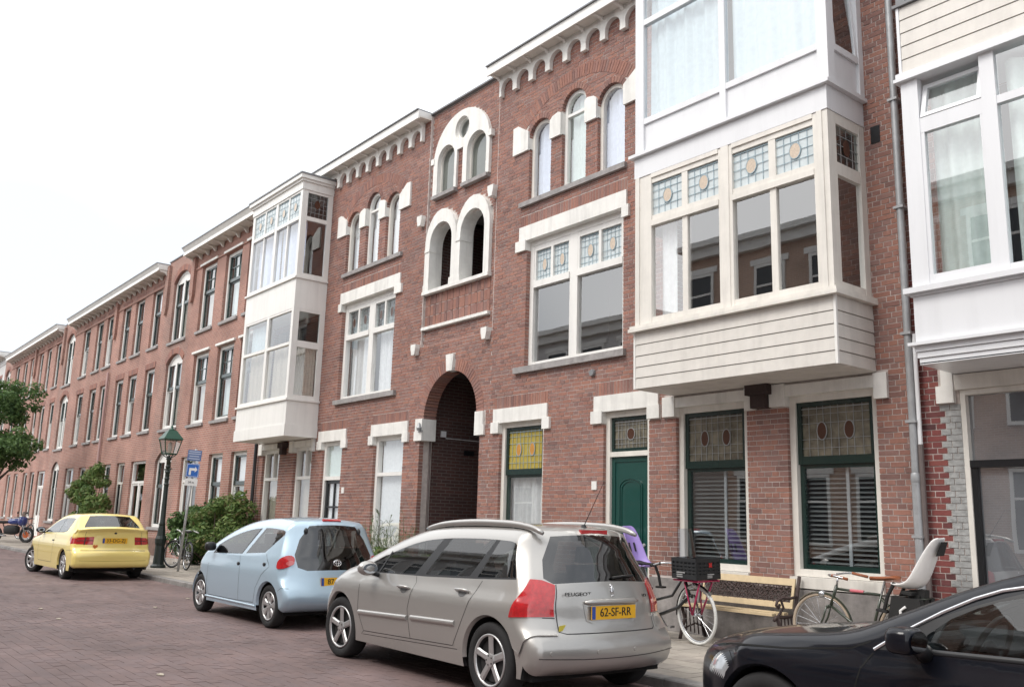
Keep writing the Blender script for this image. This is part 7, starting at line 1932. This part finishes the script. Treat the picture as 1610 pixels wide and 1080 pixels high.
def tree(label,x,y,clumps,nleaf,size,trunk_r,fork,m,limbs):
    root=empty('street_tree',(x,y,0)); tag(root,label,'tree')
    t=MB(); t.tube([(x,y,-.05),(x+.03,y,fork*.5),(x,y+.02,fork)],[trunk_r*1.25,trunk_r,trunk_r*.85],10); t.build('trunk',BARK,root,smooth=True)
    for c in clumps[:limbs]:
        l=MB(); l.tube([(x,y+.02,fork-.1),((x*.6+c[0]*.4),(y*.6+c[1]*.4),fork+(c[2]-fork)*.35),(c[0],c[1],c[2])],[trunk_r*.6,trunk_r*.35,trunk_r*.1],7); l.build('limb',BARK,root,smooth=True)
    foliage(clumps,nleaf,size,rr).build('crown',m,root,rnd=True)
cl=clumpset(44,(-42.6,-3.0,3.7),(3.4,1.5,.75),.3,.6,rr,.1)+clumpset(26,(-42.7,-3.0,5.75),(2.1,1.3,.85),.28,.55,rr,.1)+[(-39.2,-2.9,3.75,.45,.8),(-39.7,-2.8,4.2,.45,.8)]
tree('leafy street tree with dense green crown cut by the left edge',-44.6,-2.75,cl,16000,.085,.12,2.4,LEAFD,14)
cl=clumpset(30,(-36.5,-.85,1.75),(2.5,.45,.9),.18,.36,rr,.1)+[(-35.9,-.8,2.75,.32,.9),(-36.6,-.8,2.55,.35,.9),(-35.4,-.8,2.9,.24,.9),(-37.6,-.8,2.3,.3,.9)]
tree('bushy small tree in front of the far houses above the yellow car',-36.3,-.6,cl,5600,.085,.05,1.2,LEAFL,8)
def shrub(label,clumps,nleaf,size,m,cat='shrub'):
    c=clumps[0]; root=empty('shrub',(c[0],c[1],0)); tag(root,label,cat)
    for c in clumps[:10]:
        l=MB(); l.tube([(c[0],-.35,0),(c[0]+.05,c[1],c[2]*.5),(c[0],c[1],c[2])],[.025,.018,.008],6); l.build('stem',BARK,root)
    foliage(clumps,nleaf,size,rr).build('foliage',m,root,rnd=True)
cl=clumpset(26,(-25.5,-.65,.85),(.95,.5,.72),.25,.42,rr,.0)
shrub('dark glossy hedge shrub behind the sign post',cl,9000,.07,LEAFD)
cl=clumpset(26,(-23.4,-.65,.95),(1.25,.5,.8),.25,.42,rr,.0)+[(-22.7,-.6,1.75,.28,1),(-23.9,-.6,1.55,.3,1)]
shrub('lighter green hedge shrub beside the blue hatchback',cl,9500,.065,LEAFL)
def blades(label,x,y,n,h,spread,m):
    root=empty('leafy_plant',(x,y,0)); tag(root,label,'plant'); st=MB(); lf=MB()
    for k in range(n):
        bx=x+rr.gauss(0,spread*.5); by=y+rr.gauss(0,.12); hh=h*rr.uniform(.55,1.0); tx=bx+rr.gauss(0,spread*.5); ty=by+rr.gauss(0,.15)
        st.tube([(bx,by,0),((bx+tx)/2,(by+ty)/2,hh*.55),(tx,ty,hh)],[.007,.006,.003],5)
        for j in range(int(14*hh)):
            t=rr.uniform(.3,1); px,py,pz=bx+(tx-bx)*t,by+(ty-by)*t,hh*t; a=rr.uniform(0,6.3); L_=rr.uniform(.1,.22); up=rr.uniform(.2,.9)
            d=Vector((math.cos(a)*math.sqrt(1-up*up*.6),math.sin(a)*math.sqrt(1-up*up*.6),up)).normalized()*L_; s=d.cross(Vector((0,0,1))).normalized()*.012; p=Vector((px,py,pz))
            lf.add([p-s*.4,p+d*.5-s+Vector((0,0,.01)),p+d+Vector((0,0,-.02)),p+d*.5+s+Vector((0,0,.01))],[(0,1,2,3)],rr.random())
    st.build('stems',mat('green_stem',(.10,.14,.06),.7),root); lf.build('leaves',m,root,rnd=True)
blades('tall grey green leafy plant below the white blind window',-16.0,-.45,20,1.5,.28,LEAFG)
blades('second tall grey green plant beside the passage, behind the silver car',-15.2,-.45,22,1.52,.24,LEAFG)
cl=clumpset(14,(-15.4,-.4,.45),(1.6,.25,.35),.16,.3,rr,0)
shrub('low mossy green ground shrub along the wall behind the silver car',cl,4200,.05,LEAFL)
